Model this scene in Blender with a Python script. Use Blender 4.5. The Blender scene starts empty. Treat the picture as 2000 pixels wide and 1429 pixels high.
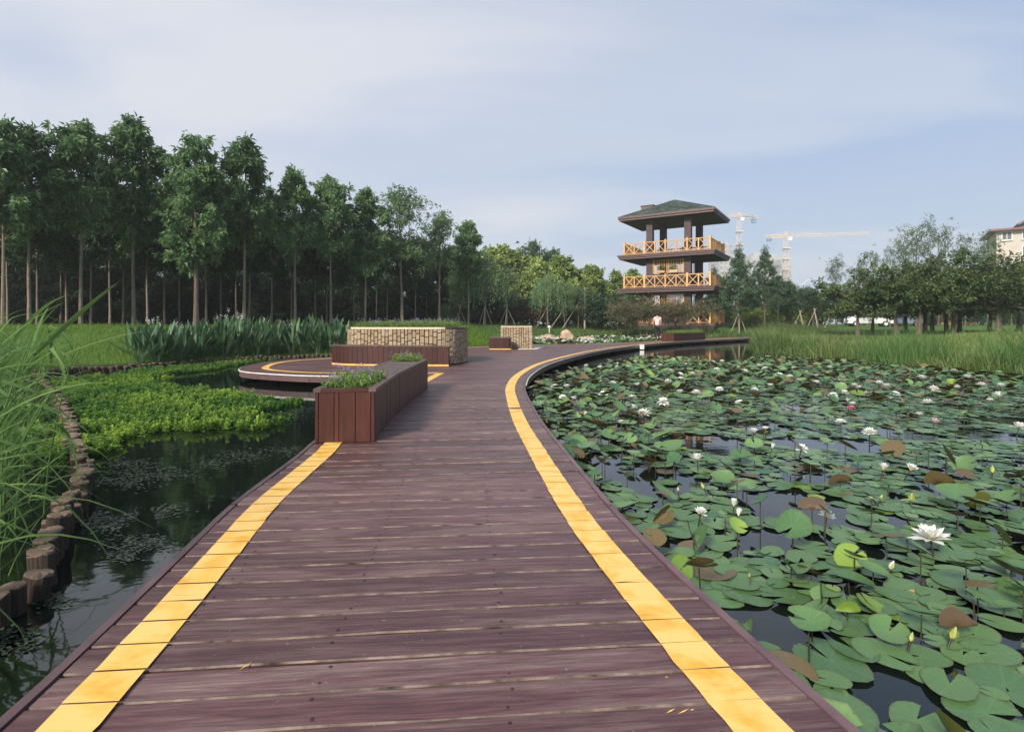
import bpy, bmesh, math, random
import numpy as np
from mathutils import Vector, Matrix, geometry, noise as mnoise

sc = bpy.context.scene
COL = sc.collection
random.seed(7)
R0 = np.random.default_rng(11)

# ------------------------------------------------------------------ camera, sky, sun, exposure
F, CX, HY, EYE = 1050.0, 1000.0, 632.0, 1.0          # eye one metre above the deck
WZ = -0.235                                            # water level
cd = bpy.data.cameras.new('camera')
cam = bpy.data.objects.new('camera', cd)
COL.objects.link(cam)
cam.location = (0, 0, EYE)
cam.rotation_euler = (math.radians(90), 0, 0)
cd.sensor_width = 36.0
cd.lens = F / 2000.0 * 36.0
cd.shift_y = -(714.5 - HY) / 2000.0
cd.clip_start = 0.05
cd.clip_end = 3000.0
sc.camera = cam

SUN_EL, SUN_AZ = math.radians(34), math.atan2(-0.50, -0.85)
sunvec = Vector((math.sin(SUN_AZ) * math.cos(SUN_EL), math.cos(SUN_AZ) * math.cos(SUN_EL), math.sin(SUN_EL)))
world = bpy.data.worlds.new('World')
sc.world = world
world.use_nodes = True
wn = world.node_tree
wn.nodes.clear()


def N(nt, typ, **kw):
    n = nt.nodes.new(typ)
    for k, v in kw.items():
        if k.startswith('i_'):
            k = k[2:]
            n.inputs[int(k) if k.isdigit() else k.replace('__', ' ')].default_value = v
        else:
            setattr(n, k, v)
    return n


def L(nt, a, b):
    nt.links.new(a, b)


def ramp(nt, stops, interp='LINEAR'):
    n = nt.nodes.new('ShaderNodeValToRGB')
    cr = n.color_ramp
    cr.interpolation = interp
    while len(cr.elements) > 1:
        cr.elements.remove(cr.elements[-1])
    cr.elements[0].position = stops[0][0]
    cr.elements[0].color = (*stops[0][1], 1) if len(stops[0][1]) == 3 else stops[0][1]
    for p, c in stops[1:]:
        e = cr.elements.new(p)
        e.color = (*c, 1) if len(c) == 3 else c
    return n


def build_world():
    nt = wn
    out = N(nt, 'ShaderNodeOutputWorld')
    bg = N(nt, 'ShaderNodeBackground')
    bg.inputs['Strength'].default_value = 0.092
    sky = N(nt, 'ShaderNodeTexSky', sky_type='NISHITA', sun_disc=False)
    sky.sun_elevation = SUN_EL
    sky.sun_rotation = SUN_AZ
    sky.air_density = 1.2
    sky.dust_density = 2.5
    sky.ozone_density = 1.6
    tc = N(nt, 'ShaderNodeTexCoord')
    sep = N(nt, 'ShaderNodeSeparateXYZ')
    L(nt, tc.outputs['Generated'], sep.inputs[0])
    # haze veil: thick at the horizon, thinner above (values are radiance / 0.10)
    veil = ramp(nt, [(0.0, (4.8, 5.5, 6.9)), (0.12, (4.3, 5.2, 7.0)), (0.35, (3.45, 4.6, 6.9)), (0.7, (3.1, 4.2, 6.5)), (1.0, (2.6, 3.7, 6.0))])
    L(nt, sep.outputs['Z'], veil.inputs[0])
    vf = ramp(nt, [(0.0, (0.95,) * 3), (0.15, (0.86,) * 3), (0.5, (0.7,) * 3), (1.0, (0.6,) * 3)])
    L(nt, sep.outputs['Z'], vf.inputs[0])
    m1 = N(nt, 'ShaderNodeMix', data_type='RGBA')
    L(nt, vf.outputs[0], m1.inputs['Factor'])
    L(nt, sky.outputs[0], m1.inputs['A'])
    L(nt, veil.outputs[0], m1.inputs['B'])
    # thin high cloud, on a plane overhead
    zz = N(nt, 'ShaderNodeMath', operation='ADD', i_1=0.12)
    L(nt, sep.outputs['Z'], zz.inputs[0])
    zc = N(nt, 'ShaderNodeMath', operation='MAXIMUM', i_1=0.06)
    L(nt, zz.outputs[0], zc.inputs[0])
    dx = N(nt, 'ShaderNodeMath', operation='DIVIDE')
    dy = N(nt, 'ShaderNodeMath', operation='DIVIDE')
    L(nt, sep.outputs['X'], dx.inputs[0]); L(nt, zc.outputs[0], dx.inputs[1])
    L(nt, sep.outputs['Y'], dy.inputs[0]); L(nt, zc.outputs[0], dy.inputs[1])
    cmb = N(nt, 'ShaderNodeCombineXYZ')
    L(nt, dx.outputs[0], cmb.inputs[0]); L(nt, dy.outputs[0], cmb.inputs[1])
    mp = N(nt, 'ShaderNodeMapping')
    mp.inputs['Rotation'].default_value = (0, 0, math.radians(-28))
    mp.inputs['Scale'].default_value = (0.55, 1.0, 1.0)
    mp.inputs['Location'].default_value = (3.3, 1.7, 0)
    L(nt, cmb.outputs[0], mp.inputs[0])
    nz = N(nt, 'ShaderNodeTexNoise', i_Scale=0.75, i_Detail=5.5, i_Roughness=0.52, i_Distortion=0.35)
    L(nt, mp.outputs[0], nz.inputs['Vector'])
    # more cover towards -X
    bias = N(nt, 'ShaderNodeMath', operation='MULTIPLY_ADD', i_1=-0.24, i_2=0.06)
    L(nt, sep.outputs['X'], bias.inputs[0])
    add = N(nt, 'ShaderNodeMath', operation='ADD')
    L(nt, nz.outputs[0], add.inputs[0]); L(nt, bias.outputs[0], add.inputs[1])
    cr = ramp(nt, [(0.40, (0, 0, 0)), (0.55, (0.45, 0.45, 0.45)), (0.74, (0.95, 0.95, 0.95))], 'EASE')
    L(nt, add.outputs[0], cr.inputs[0])
    m2 = N(nt, 'ShaderNodeMix', data_type='RGBA')
    L(nt, cr.outputs[0], m2.inputs['Factor'])
    L(nt, m1.outputs['Result'], m2.inputs['A'])
    m2.inputs['B'].default_value = (6.3, 6.5, 7.15, 1)
    L(nt, m2.outputs['Result'], bg.inputs['Color'])
    L(nt, bg.outputs[0], out.inputs[0])


build_world()
sl = bpy.data.lights.new('sun', 'SUN')
sl.energy = 4.8
sl.angle = math.radians(11)
sl.color = (1.0, 0.93, 0.82)
sun = bpy.data.objects.new('sun', sl)
sun.rotation_euler = sunvec.to_track_quat('Z', 'Y').to_euler()
sun.location = (-30, -20, 40)
COL.objects.link(sun)
vs = sc.view_settings
vs.view_transform = 'Standard'
vs.look = 'None'
vs.exposure = 0.35
vs.gamma = 1.0
vs.use_curve_mapping = False
sc.cycles.max_bounces = 6
sc.cycles.transparent_max_bounces = 6
sc.cycles.diffuse_bounces = 3
sc.cycles.glossy_bounces = 3
sc.cycles.volume_bounces = 1
sc.cycles.use_denoising = True


# ------------------------------------------------------------------ helpers
def W(px, py, z=0.0):
    """design-time aid: the point of the level plane at height z seen at a place of the photograph"""
    Y = F * (EYE - z) / (py - HY)
    return ((px - CX) * Y / F, Y)


def XW(px, Y):
    return (px - CX) * Y / F


def tag(o, label=None, cat=None, group=None, kind=None):
    if label: o['label'] = label
    if cat: o['category'] = cat
    if group: o['group'] = group
    if kind: o['kind'] = kind
    return o


def empty(name, loc=(0, 0, 0), rz=0.0, parent=None):
    o = bpy.data.objects.new(name, None)
    o.location = loc
    o.rotation_euler = (0, 0, rz)
    o.empty_display_size = 0.1
    COL.objects.link(o)
    if parent: o.parent = parent
    return o


def link(name, me, parent=None, loc=None, rot=None, scale=None):
    o = bpy.data.objects.new(name, me)
    COL.objects.link(o)
    if parent is not None: o.parent = parent
    if loc is not None: o.location = loc
    if rot is not None: o.rotation_euler = rot
    if scale is not None: o.scale = scale if hasattr(scale, '__len__') else (scale,) * 3
    return o


class MB:
    """collects vertices, quads and triangles; mesh() makes one mesh of them"""
    def __init__(s):
        s.v, s.q, s.t, s.tq, s.mq, s.mt = [], [], [], [], [], []
        s.n = 0

    def add(s, V, quads=None, tris=None, tint=0.5, mat=0):
        V = np.asarray(V, dtype=np.float64).reshape(-1, 3)
        s.v.append(V)
        tt = np.empty(len(V)); tt[:] = tint
        s.tq.append(tt)
        if quads is not None and len(quads):
            q = np.asarray(quads, dtype=np.int64).reshape(-1, 4) + s.n
            s.q.append(q); s.mq.append(np.full(len(q), mat) if np.isscalar(mat) else np.asarray(mat))
        if tris is not None and len(tris):
            t = np.asarray(tris, dtype=np.int64).reshape(-1, 3) + s.n
            s.t.append(t); s.mt.append(np.full(len(t), mat) if np.isscalar(mat) else np.asarray(mat))
        s.n += len(V)
        return s

    def mesh(s, name, mats, smooth=False):
        me = bpy.data.meshes.new(name)
        V = np.concatenate(s.v) if s.v else np.zeros((0, 3))
        q = np.concatenate(s.q) if s.q else np.zeros((0, 4), int)
        t = np.concatenate(s.t) if s.t else np.zeros((0, 3), int)
        me.vertices.add(len(V)); me.vertices.foreach_set('co', V.ravel())
        nl = q.size + t.size
        me.loops.add(nl)
        me.loops.foreach_set('vertex_index', np.concatenate([q.ravel(), t.ravel()]).astype(np.int32))
        me.polygons.add(len(q) + len(t))
        st = np.concatenate([np.arange(len(q)) * 4, q.size + np.arange(len(t)) * 3]).astype(np.int32)
        me.polygons.foreach_set('loop_start', st)
        mi = np.concatenate((s.mq if s.mq else [np.zeros(0)]) + (s.mt if s.mt else [np.zeros(0)])).astype(np.int32)
        me.polygons.foreach_set('material_index', mi)
        me.polygons.foreach_set('use_smooth', np.full(len(q) + len(t), bool(smooth)))
        a = me.attributes.new('tint', 'FLOAT', 'POINT')
        a.data.foreach_set('value', np.concatenate(s.tq).astype(np.float32))
        for m in (mats if isinstance(mats, (list, tuple)) else [mats]): me.materials.append(m)
        me.update(calc_edges=True)
        return me

    def obj(s, name, mats, parent=None, smooth=False, **kw):
        return link(name, s.mesh(name, mats, smooth), parent, **kw)

    # -- shapes
    def box(s, c, size, rz=0.0, tint=0.5, mat=0):
        x, y, z = [d / 2 for d in size]
        V = np.array([[-x, -y, -z], [x, -y, -z], [x, y, -z], [-x, y, -z], [-x, -y, z], [x, -y, z], [x, y, z], [-x, y, z]])
        ca, sa = math.cos(rz), math.sin(rz)
        V = V @ np.array([[ca, sa, 0], [-sa, ca, 0], [0, 0, 1]]) + np.array(c)
        return s.add(V, BOXQ, tint=tint, mat=mat)

    def hexa(s, b4, t4, tint=0.5, mat=0):
        return s.add(np.array(list(b4) + list(t4)), BOXQ, tint=tint, mat=mat)

    def bar(s, p, q, w, h=None, tint=0.5, mat=0, up=(0, 0, 1)):
        """a straight bar of section w x h from p to q"""
        h = h or w
        p, q = np.array(p, float), np.array(q, float)
        d = q - p; d /= np.linalg.norm(d)
        u = np.array(up, float)
        if abs(d @ u) > 0.98: u = np.array((0, 1.0, 0))
        sd = np.cross(d, u); sd /= np.linalg.norm(sd)
        u = np.cross(sd, d)
        o = [(-1, -1), (1, -1), (1, 1), (-1, 1)]
        b = [p + sd * a * w / 2 + u * c * h / 2 for a, c in o]
        t = [q + sd * a * w / 2 + u * c * h / 2 for a, c in o]
        return s.add(np.array(b + t), BOXQ, tint=tint, mat=mat)

    def tube(s, pts, rad, n=6, cap=True, tint=0.5, mat=0):
        pts = np.asarray(pts, float); m = len(pts)
        rad = np.broadcast_to(np.asarray(rad, float), (m,))
        d = np.gradient(pts, axis=0); d /= np.linalg.norm(d, axis=1)[:, None] + 1e-9
        ref = np.array([0, 0, 1.0]) if abs(d[:, 2]).mean() < 0.8 else np.array([0, 1.0, 0])
        a = np.cross(d, ref); a /= np.linalg.norm(a, axis=1)[:, None] + 1e-9
        b = np.cross(d, a)
        th = np.arange(n) * 2 * math.pi / n
        V = pts[:, None, :] + rad[:, None, None] * (a[:, None, :] * np.cos(th)[None, :, None] + b[:, None, :] * np.sin(th)[None, :, None])
        i = np.arange(m - 1)[:, None] * n + np.arange(n)[None, :]
        j = np.arange(m - 1)[:, None] * n + (np.arange(n)[None, :] + 1) % n
        Q = np.stack([i, i + n, j + n, j], -1).reshape(-1, 4)
        V = V.reshape(-1, 3)
        tr = None
        if cap:
            V = np.vstack([V, pts[0], pts[-1]])
            k = np.arange(n); k2 = (k + 1) % n
            tr = np.vstack([np.stack([np.full(n, m * n), k, k2], -1), np.stack([np.full(n, m * n + 1), (m - 1) * n + k2, (m - 1) * n + k], -1)])
        return s.add(V, Q, tr, tint=tint, mat=mat)

    def lathe(s, prof, n=12, c=(0, 0, 0), tint=0.5, mat=0):
        """profile of (radius, z) turned about z"""
        m = len(prof)
        th = np.arange(n) * 2 * math.pi / n
        V = np.array([[r * math.cos(a) + c[0], r * math.sin(a) + c[1], z + c[2]] for r, z in prof for a in th])
        i = np.arange(m - 1)[:, None] * n + np.arange(n)[None, :]
        j = np.arange(m - 1)[:, None] * n + (np.arange(n)[None, :] + 1) % n
        return s.add(V, np.stack([i, j, j + n, i + n], -1).reshape(-1, 4), tint=tint, mat=mat)

    def prism(s, poly, z0, z1, tint=0.5, mat=0, bottom=False):
        n = len(poly)
        P = np.array(poly, float)
        area = 0.5 * np.sum(P[:, 0] * np.roll(P[:, 1], -1) - np.roll(P[:, 0], -1) * P[:, 1])
        if area < 0: P = P[::-1]
        V = np.vstack([np.c_[P, np.full(n, z0)], np.c_[P, np.full(n, z1)]])
        k = np.arange(n); k2 = (k + 1) % n
        tri = np.array(geometry.tessellate_polygon([[Vector((p[0], p[1], 0)) for p in P]]))
        out = []
        for a, b, c in tri:
            cr = (P[b][0] - P[a][0]) * (P[c][1] - P[a][1]) - (P[b][1] - P[a][1]) * (P[c][0] - P[a][0])
            out.append((a, b, c) if cr > 0 else (a, c, b))
        out = np.array(out)
        T = out + n
        if bottom: T = np.vstack([T, out[:, ::-1]])
        return s.add(V, np.stack([k, k2, k2 + n, k + n], -1), T, tint=tint, mat=mat)

    def blades(s, P, az, H, lean, Wd, seg=3, tint=0.5, droop=0.25, mat=0, rng=R0):
        """grass blades: curved tapering ribbons"""
        P = np.asarray(P, float); n = len(P)
        if n == 0: return s
        t = np.linspace(0, 1, seg + 1)
        az, H, lean, Wd = [np.broadcast_to(np.asarray(a, float), (n,)) for a in (az, H, lean, Wd)]
        r = (lean * H)[:, None] * t ** 1.9
        z = H[:, None] * (t - droop * np.clip(lean, 0, 2)[:, None] * t ** 3)
        C = P[:, None, :] + np.stack([np.cos(az)[:, None] * r, np.sin(az)[:, None] * r, z], -1)
        sa = az + math.pi / 2 + rng.normal(0, 0.5, n)
        w = Wd[:, None] * np.maximum(0.06, (1 - t) ** 0.75 * np.minimum(1, 0.55 + 1.4 * t))[None, :] / 2
        S = np.stack([np.cos(sa), np.sin(sa), np.zeros(n)], -1)[:, None, :] * w[..., None]
        V = np.stack([C - S, C + S], 2).reshape(-1, 3)
        k = np.arange(seg)
        q = np.stack([2 * k, 2 * k + 1, 2 * k + 3, 2 * k + 2], -1)
        Q = (np.arange(n) * 2 * (seg + 1))[:, None, None] + q[None]
        tt = np.repeat(np.broadcast_to(np.asarray(tint, float), (n,)), 2 * (seg + 1))
        return s.add(V, Q.reshape(-1, 4), tint=tt, mat=mat)

    def leaves(s, P, D, Nn, Ln, Wd, tint=0.5, bend=0.18, mat=0):
        """leaves: folded rhombs"""
        n = len(P)
        if n == 0: return s
        D = D / (np.linalg.norm(D, axis=1)[:, None] + 1e-9)
        S = np.cross(D, Nn); S /= np.linalg.norm(S, axis=1)[:, None] + 1e-9
        U = np.cross(S, D)
        Ln = np.broadcast_to(np.asarray(Ln, float), (n,))[:, None]; Wd = np.broadcast_to(np.asarray(Wd, float), (n,))[:, None]
        mid = P + D * Ln * 0.45
        V = np.stack([P, mid + S * Wd / 2 + U * Ln * bend * 0.5, P + D * Ln - U * Ln * bend, mid - S * Wd / 2 + U * Ln * bend * 0.5], 1).reshape(-1, 3)
        Q = np.arange(n * 4).reshape(n, 4)
        return s.add(V, Q, tint=np.repeat(np.broadcast_to(np.asarray(tint, float), (n,)), 4), mat=mat)


BOXQ = np.array([[3, 2, 1, 0], [4, 5, 6, 7], [0, 1, 5, 4], [1, 2, 6, 5], [2, 3, 7, 6], [3, 0, 4, 7]])


def catmull(pts, per=6):
    P = np.array(pts, float)
    E = np.vstack([2 * P[0] - P[1], P, 2 * P[-1] - P[-2]])
    out = []
    for i in range(1, len(E) - 2):
        p0, p1, p2, p3 = E[i - 1:i + 3]
        for t in np.arange(per) / per:
            out.append(0.5 * (2 * p1 + (p2 - p0) * t + (2 * p0 - 5 * p1 + 4 * p2 - p3) * t * t + (3 * p1 - p0 - 3 * p2 + p3) * t ** 3))
    out.append(P[-1])
    return np.array(out)


def resample(P, step):
    P = np.array(P, float)
    d = np.r_[0, np.cumsum(np.linalg.norm(np.diff(P, axis=0), axis=1))]
    n = max(2, int(round(d[-1] / step)) + 1)
    s = np.linspace(0, d[-1], n)
    return np.stack([np.interp(s, d, P[:, k]) for k in range(P.shape[1])], -1)


def offset(P, d):
    """polyline moved d to its left"""
    P = np.array(P, float)
    t = np.gradient(P, axis=0); t /= np.linalg.norm(t, axis=1)[:, None]
    return P + np.stack([-t[:, 1], t[:, 0]], -1) * d


def inside(P, poly):
    P = np.asarray(P, float); poly = np.asarray(poly, float)
    c = np.zeros(len(P), bool)
    x1, y1 = poly[-1]
    for x2, y2 in poly:
        if y1 != y2:
            m = ((y1 > P[:, 1]) != (y2 > P[:, 1])) & (P[:, 0] < (x2 - x1) * (P[:, 1] - y1) / (y2 - y1) + x1)
            c ^= m
        x1, y1 = x2, y2
    return c


def polydist(P, poly, closed=True):
    P = np.asarray(P, float); A = np.asarray(poly, float)
    B = np.roll(A, -1, 0) if closed else A[1:]
    if not closed: A = A[:-1]
    best = np.full(len(P), 1e9)
    for a, b in zip(A, B):
        ab = b - a
        t = np.clip(((P - a) @ ab) / max(ab @ ab, 1e-12), 0, 1)
        best = np.minimum(best, np.linalg.norm(P - a - t[:, None] * ab, axis=1))
    return best


def sdist(P, poly):
    return np.where(inside(P, poly), -1, 1) * polydist(P, poly)


def sstep(x, a, b):
    t = np.clip((x - a) / (b - a), 0, 1)
    return t * t * (3 - 2 * t)


def vnoise(P, scale, seed=0.0):
    P = np.asarray(P, float)
    x = P[:, 0] * scale + seed * 1.7; y = P[:, 1] * scale - seed * 2.3
    xi, yi = np.floor(x).astype(int), np.floor(y).astype(int)
    fx, fy = x - xi, y - yi
    fx, fy = fx * fx * (3 - 2 * fx), fy * fy * (3 - 2 * fy)
    tab = np.random.default_rng(int(seed * 10) + 5).uniform(-1, 1, (64, 64))
    g = lambda a, b: tab[a % 64, b % 64]
    return ((g(xi, yi) * (1 - fx) + g(xi + 1, yi) * fx) * (1 - fy) + (g(xi, yi + 1) * (1 - fx) + g(xi + 1, yi + 1) * fx) * fy) * .85


# ------------------------------------------------------------------ materials
def mat(name):
    m = bpy.data.materials.new(name)
    m.use_nodes = True
    nt = m.node_tree
    nt.nodes.clear()
    out = N(nt, 'ShaderNodeOutputMaterial')
    bs = N(nt, 'ShaderNodeBsdfPrincipled')
    L(nt, bs.outputs[0], out.inputs[0])
    return m, nt, bs, out


def mixc(nt, fac, a, b, blend='MIX'):
    m = N(nt, 'ShaderNodeMix', data_type='RGBA', blend_type=blend)
    for s, v in (('Factor', fac), ('A', a), ('B', b)):
        if hasattr(v, 'is_linked'): L(nt, v, m.inputs[s])
        else: m.inputs[s].default_value = v if s == 'Factor' else (*v, 1)
    return m.outputs['Result']


def bump(nt, bs, h, strength=0.3, dist=0.01):
    b = N(nt, 'ShaderNodeBump', i_Strength=strength, i_Distance=dist)
    L(nt, h, b.inputs['Height']); L(nt, b.outputs[0], bs.inputs['Normal'])


def coords(nt, scale=(1, 1, 1), kind='Object', rot=(0, 0, 0)):
    tc = N(nt, 'ShaderNodeTexCoord')
    mp = N(nt, 'ShaderNodeMapping')
    mp.inputs['Scale'].default_value = scale
    mp.inputs['Rotation'].default_value = rot
    L(nt, tc.outputs[kind], mp.inputs[0])
    return mp.outputs[0]


def noisef(nt, vec, scale, detail=4, rough=0.55, dist=0.0):
    n = N(nt, 'ShaderNodeTexNoise', i_Scale=scale, i_Detail=detail, i_Roughness=rough, i_Distortion=dist)
    if vec is not None: L(nt, vec, n.inputs['Vector'])
    return n.outputs[0]


def plain(name, col, rough=0.6, var=0.12, scale=6.0, spec=0.4, metal=0.0, bmp=0.0):
    m, nt, bs, _ = mat(name)
    v = coords(nt)
    n = noisef(nt, v, scale)
    r = ramp(nt, [(0.3, tuple(c * (1 - var) for c in col)), (0.7, tuple(min(1, c * (1 + var)) for c in col))])
    L(nt, n, r.inputs[0]); L(nt, r.outputs[0], bs.inputs['Base Color'])
    bs.inputs['Roughness'].default_value = rough
    bs.inputs['Specular IOR Level'].default_value = spec
    bs.inputs['Metallic'].default_value = metal
    if bmp: bump(nt, bs, n, bmp, 0.01)
    return m


def leafmat(name, lo, hi, rough=0.5, trans=0.3, objvar=0.15, spec=0.35, back=None):
    """colour runs from lo to hi with the leaf's own tint; each plant differs a little"""
    m, nt, bs, out = mat(name)
    at = N(nt, 'ShaderNodeAttribute', attribute_name='tint')
    r = ramp(nt, [(0.0, lo), (1.0, hi)])
    L(nt, at.outputs['Fac'], r.inputs[0])
    oi = N(nt, 'ShaderNodeObjectInfo')
    hs = N(nt, 'ShaderNodeHueSaturation')
    mr = N(nt, 'ShaderNodeMapRange'); mr.inputs['To Min'].default_value = 1 - objvar; mr.inputs['To Max'].default_value = 1 + objvar
    L(nt, oi.outputs['Random'], mr.inputs[0]); L(nt, mr.outputs[0], hs.inputs['Value'])
    L(nt, r.outputs[0], hs.inputs['Color'])
    col = hs.outputs[0]
    if back:
        g = N(nt, 'ShaderNodeNewGeometry')
        col = mixc(nt, g.outputs['Backfacing'], col, back)
    L(nt, col, bs.inputs['Base Color'])
    bs.inputs['Roughness'].default_value = rough
    bs.inputs['Specular IOR Level'].default_value = spec
    if trans:
        tr = N(nt, 'ShaderNodeBsdfTranslucent')
        L(nt, col, tr.inputs['Color'])
        mx = N(nt, 'ShaderNodeMixShader', i_0=trans)
        L(nt, bs.outputs[0], mx.inputs[1]); L(nt, tr.outputs[0], mx.inputs[2])
        L(nt, mx.outputs[0], out.inputs[0])
    return m


PLANK_ANG = math.radians(4.75)


def deckmat():
    m, nt, bs, _ = mat('deck_wood')
    tc = N(nt, 'ShaderNodeTexCoord')
    oi = N(nt, 'ShaderNodeObjectInfo')
    mp = N(nt, 'ShaderNodeMapping'); mp.inputs['Rotation'].default_value = (0, 0, -PLANK_ANG)
    L(nt, tc.outputs['Object'], mp.inputs[0])
    off = N(nt, 'ShaderNodeVectorMath', operation='ADD')
    sc_ = N(nt, 'ShaderNodeVectorMath', operation='SCALE'); sc_.inputs['Scale'].default_value = 37.0
    cm = N(nt, 'ShaderNodeCombineXYZ'); L(nt, oi.outputs['Random'], cm.inputs[0]); L(nt, oi.outputs['Random'], cm.inputs[2])
    L(nt, cm.outputs[0], sc_.inputs[0]); L(nt, mp.outputs[0], off.inputs[0]); L(nt, sc_.outputs[0], off.inputs[1])
    st = N(nt, 'ShaderNodeMapping'); st.inputs['Scale'].default_value = (2.2, 42, 10)
    L(nt, off.outputs[0], st.inputs[0])
    grain = noisef(nt, st.outputs[0], 1.6, 6, 0.62, 0.3)
    st2 = N(nt, 'ShaderNodeMapping'); st2.inputs['Scale'].default_value = (1.0, 6.5, 4)
    L(nt, off.outputs[0], st2.inputs[0])
    patch = noisef(nt, st2.outputs[0], 1.5, 4, 0.6, 0.4)
    g = ramp(nt, [(0.28, (0.050, 0.020, 0.022)), (0.5, (0.096, 0.041, 0.043)), (0.74, (0.152, 0.084, 0.080))])
    L(nt, grain, g.inputs[0])
    # worn, dusty patches
    pf = ramp(nt, [(0.46, (0, 0, 0)), (0.74, (0.75, 0.75, 0.75))]); L(nt, patch, pf.inputs[0])
    fl = N(nt, 'ShaderNodeMath', operation='MULTIPLY'); L(nt, pf.outputs[0], fl.inputs[0]); L(nt, grain, fl.inputs[1])
    c1 = mixc(nt, fl.outputs[0], g.outputs[0], (0.33, 0.25, 0.22))
    # per plank tone
    hs = N(nt, 'ShaderNodeHueSaturation')
    mr = N(nt, 'ShaderNodeMapRange'); mr.inputs['To Min'].default_value = 0.74; mr.inputs['To Max'].default_value = 1.24
    L(nt, oi.outputs['Random'], mr.inputs[0]); L(nt, mr.outputs[0], hs.inputs['Value']); L(nt, c1, hs.inputs['Color'])
    # fine open grain
    fg_ = N(nt, 'ShaderNodeMapping'); fg_.inputs['Scale'].default_value = (9, 190, 30); L(nt, off.outputs[0], fg_.inputs[0])
    fine = noisef(nt, fg_.outputs[0], 1.0, 3, 0.7)
    fr_ = ramp(nt, [(0.3, (0.62,) * 3), (0.5, (1.0,) * 3), (0.72, (1.3,) * 3)]); L(nt, fine, fr_.inputs[0])
    hsout = mixc(nt, 1.0, hs.outputs[0], fr_.outputs[0], 'MULTIPLY')
    # scuffs and specks of white
    sp = noisef(nt, tc.outputs['Object'], 55, 2, 0.5)
    sf = ramp(nt, [(0.71, (0, 0, 0)), (0.76, (0.5, 0.5, 0.5))]); L(nt, sp, sf.inputs[0])
    c2 = mixc(nt, sf.outputs[0], hsout, (0.30, 0.25, 0.24))
    L(nt, c2, bs.inputs['Base Color'])
    rr = ramp(nt, [(0.3, (0.27,) * 3), (0.7, (0.52,) * 3)]); L(nt, patch, rr.inputs[0]); L(nt, rr.outputs[0], bs.inputs['Roughness'])
    bs.inputs['Specular IOR Level'].default_value = 0.45
    bump(nt, bs, fine, 0.3, 0.003)
    return m


def woodmat(name, col, stretch=(10, 10, 1.2), rough=0.5, wear=(0.2, 0.12, 0.1), wearf=0.35):
    m, nt, bs, _ = mat(name)
    tc = N(nt, 'ShaderNodeTexCoord'); oi = N(nt, 'ShaderNodeObjectInfo')
    sc_ = N(nt, 'ShaderNodeVectorMath', operation='ADD')
    cm = N(nt, 'ShaderNodeCombineXYZ'); mm = N(nt, 'ShaderNodeMath', operation='MULTIPLY', i_1=23.0)
    L(nt, oi.outputs['Random'], mm.inputs[0]); L(nt, mm.outputs[0], cm.inputs[0]); L(nt, mm.outputs[0], cm.inputs[2])
    L(nt, tc.outputs['Object'], sc_.inputs[0]); L(nt, cm.outputs[0], sc_.inputs[1])
    mp = N(nt, 'ShaderNodeMapping'); mp.inputs['Scale'].default_value = stretch
    L(nt, sc_.outputs[0], mp.inputs[0])
    g = noisef(nt, mp.outputs[0], 3.0, 6, 0.6, 0.2)
    p = noisef(nt, sc_.outputs[0], 5.0, 4, 0.6)
    r = ramp(nt, [(0.25, tuple(c * 0.55 for c in col)), (0.5, col), (0.78, tuple(c * 1.45 for c in col))]); L(nt, g, r.inputs[0])
    pf = ramp(nt, [(0.52, (0, 0, 0)), (0.8, (wearf,) * 3)]); L(nt, p, pf.inputs[0])
    c = mixc(nt, pf.outputs[0], r.outputs[0], wear)
    hs = N(nt, 'ShaderNodeHueSaturation'); mr = N(nt, 'ShaderNodeMapRange'); mr.inputs['To Min'].default_value = 0.78; mr.inputs['To Max'].default_value = 1.2
    L(nt, oi.outputs['Random'], mr.inputs[0]); L(nt, mr.outputs[0], hs.inputs['Value']); L(nt, c, hs.inputs['Color'])
    L(nt, hs.outputs[0], bs.inputs['Base Color'])
    bs.inputs['Roughness'].default_value = rough
    bump(nt, bs, g, 0.3, 0.004)
    return m


def yellowmat():
    m, nt, bs, _ = mat('yellow_paint')
    v = coords(nt)
    n1 = noisef(nt, v, 7.0, 5, 0.6, 0.3)
    r1 = ramp(nt, [(0.44, (0.78, 0.50, 0.15)), (0.55, (0.75, 0.44, 0.09)), (0.66, (0.66, 0.34, 0.035))]); L(nt, n1, r1.inputs[0])
    st = coords(nt, (3, 60, 1), rot=(0, 0, -PLANK_ANG))
    n2 = noisef(nt, st, 1.5, 5, 0.65)
    sf = ramp(nt, [(0.58, (0, 0, 0)), (0.78, (0.75, 0.75, 0.75))]); L(nt, n2, sf.inputs[0])
    c = mixc(nt, sf.outputs[0], r1.outputs[0], (0.35, 0.19, 0.08))
    L(nt, c, bs.inputs['Base Color'])
    bs.inputs['Roughness'].default_value = 0.5
    bump(nt, bs, n2, 0.2, 0.003)
    return m


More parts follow.
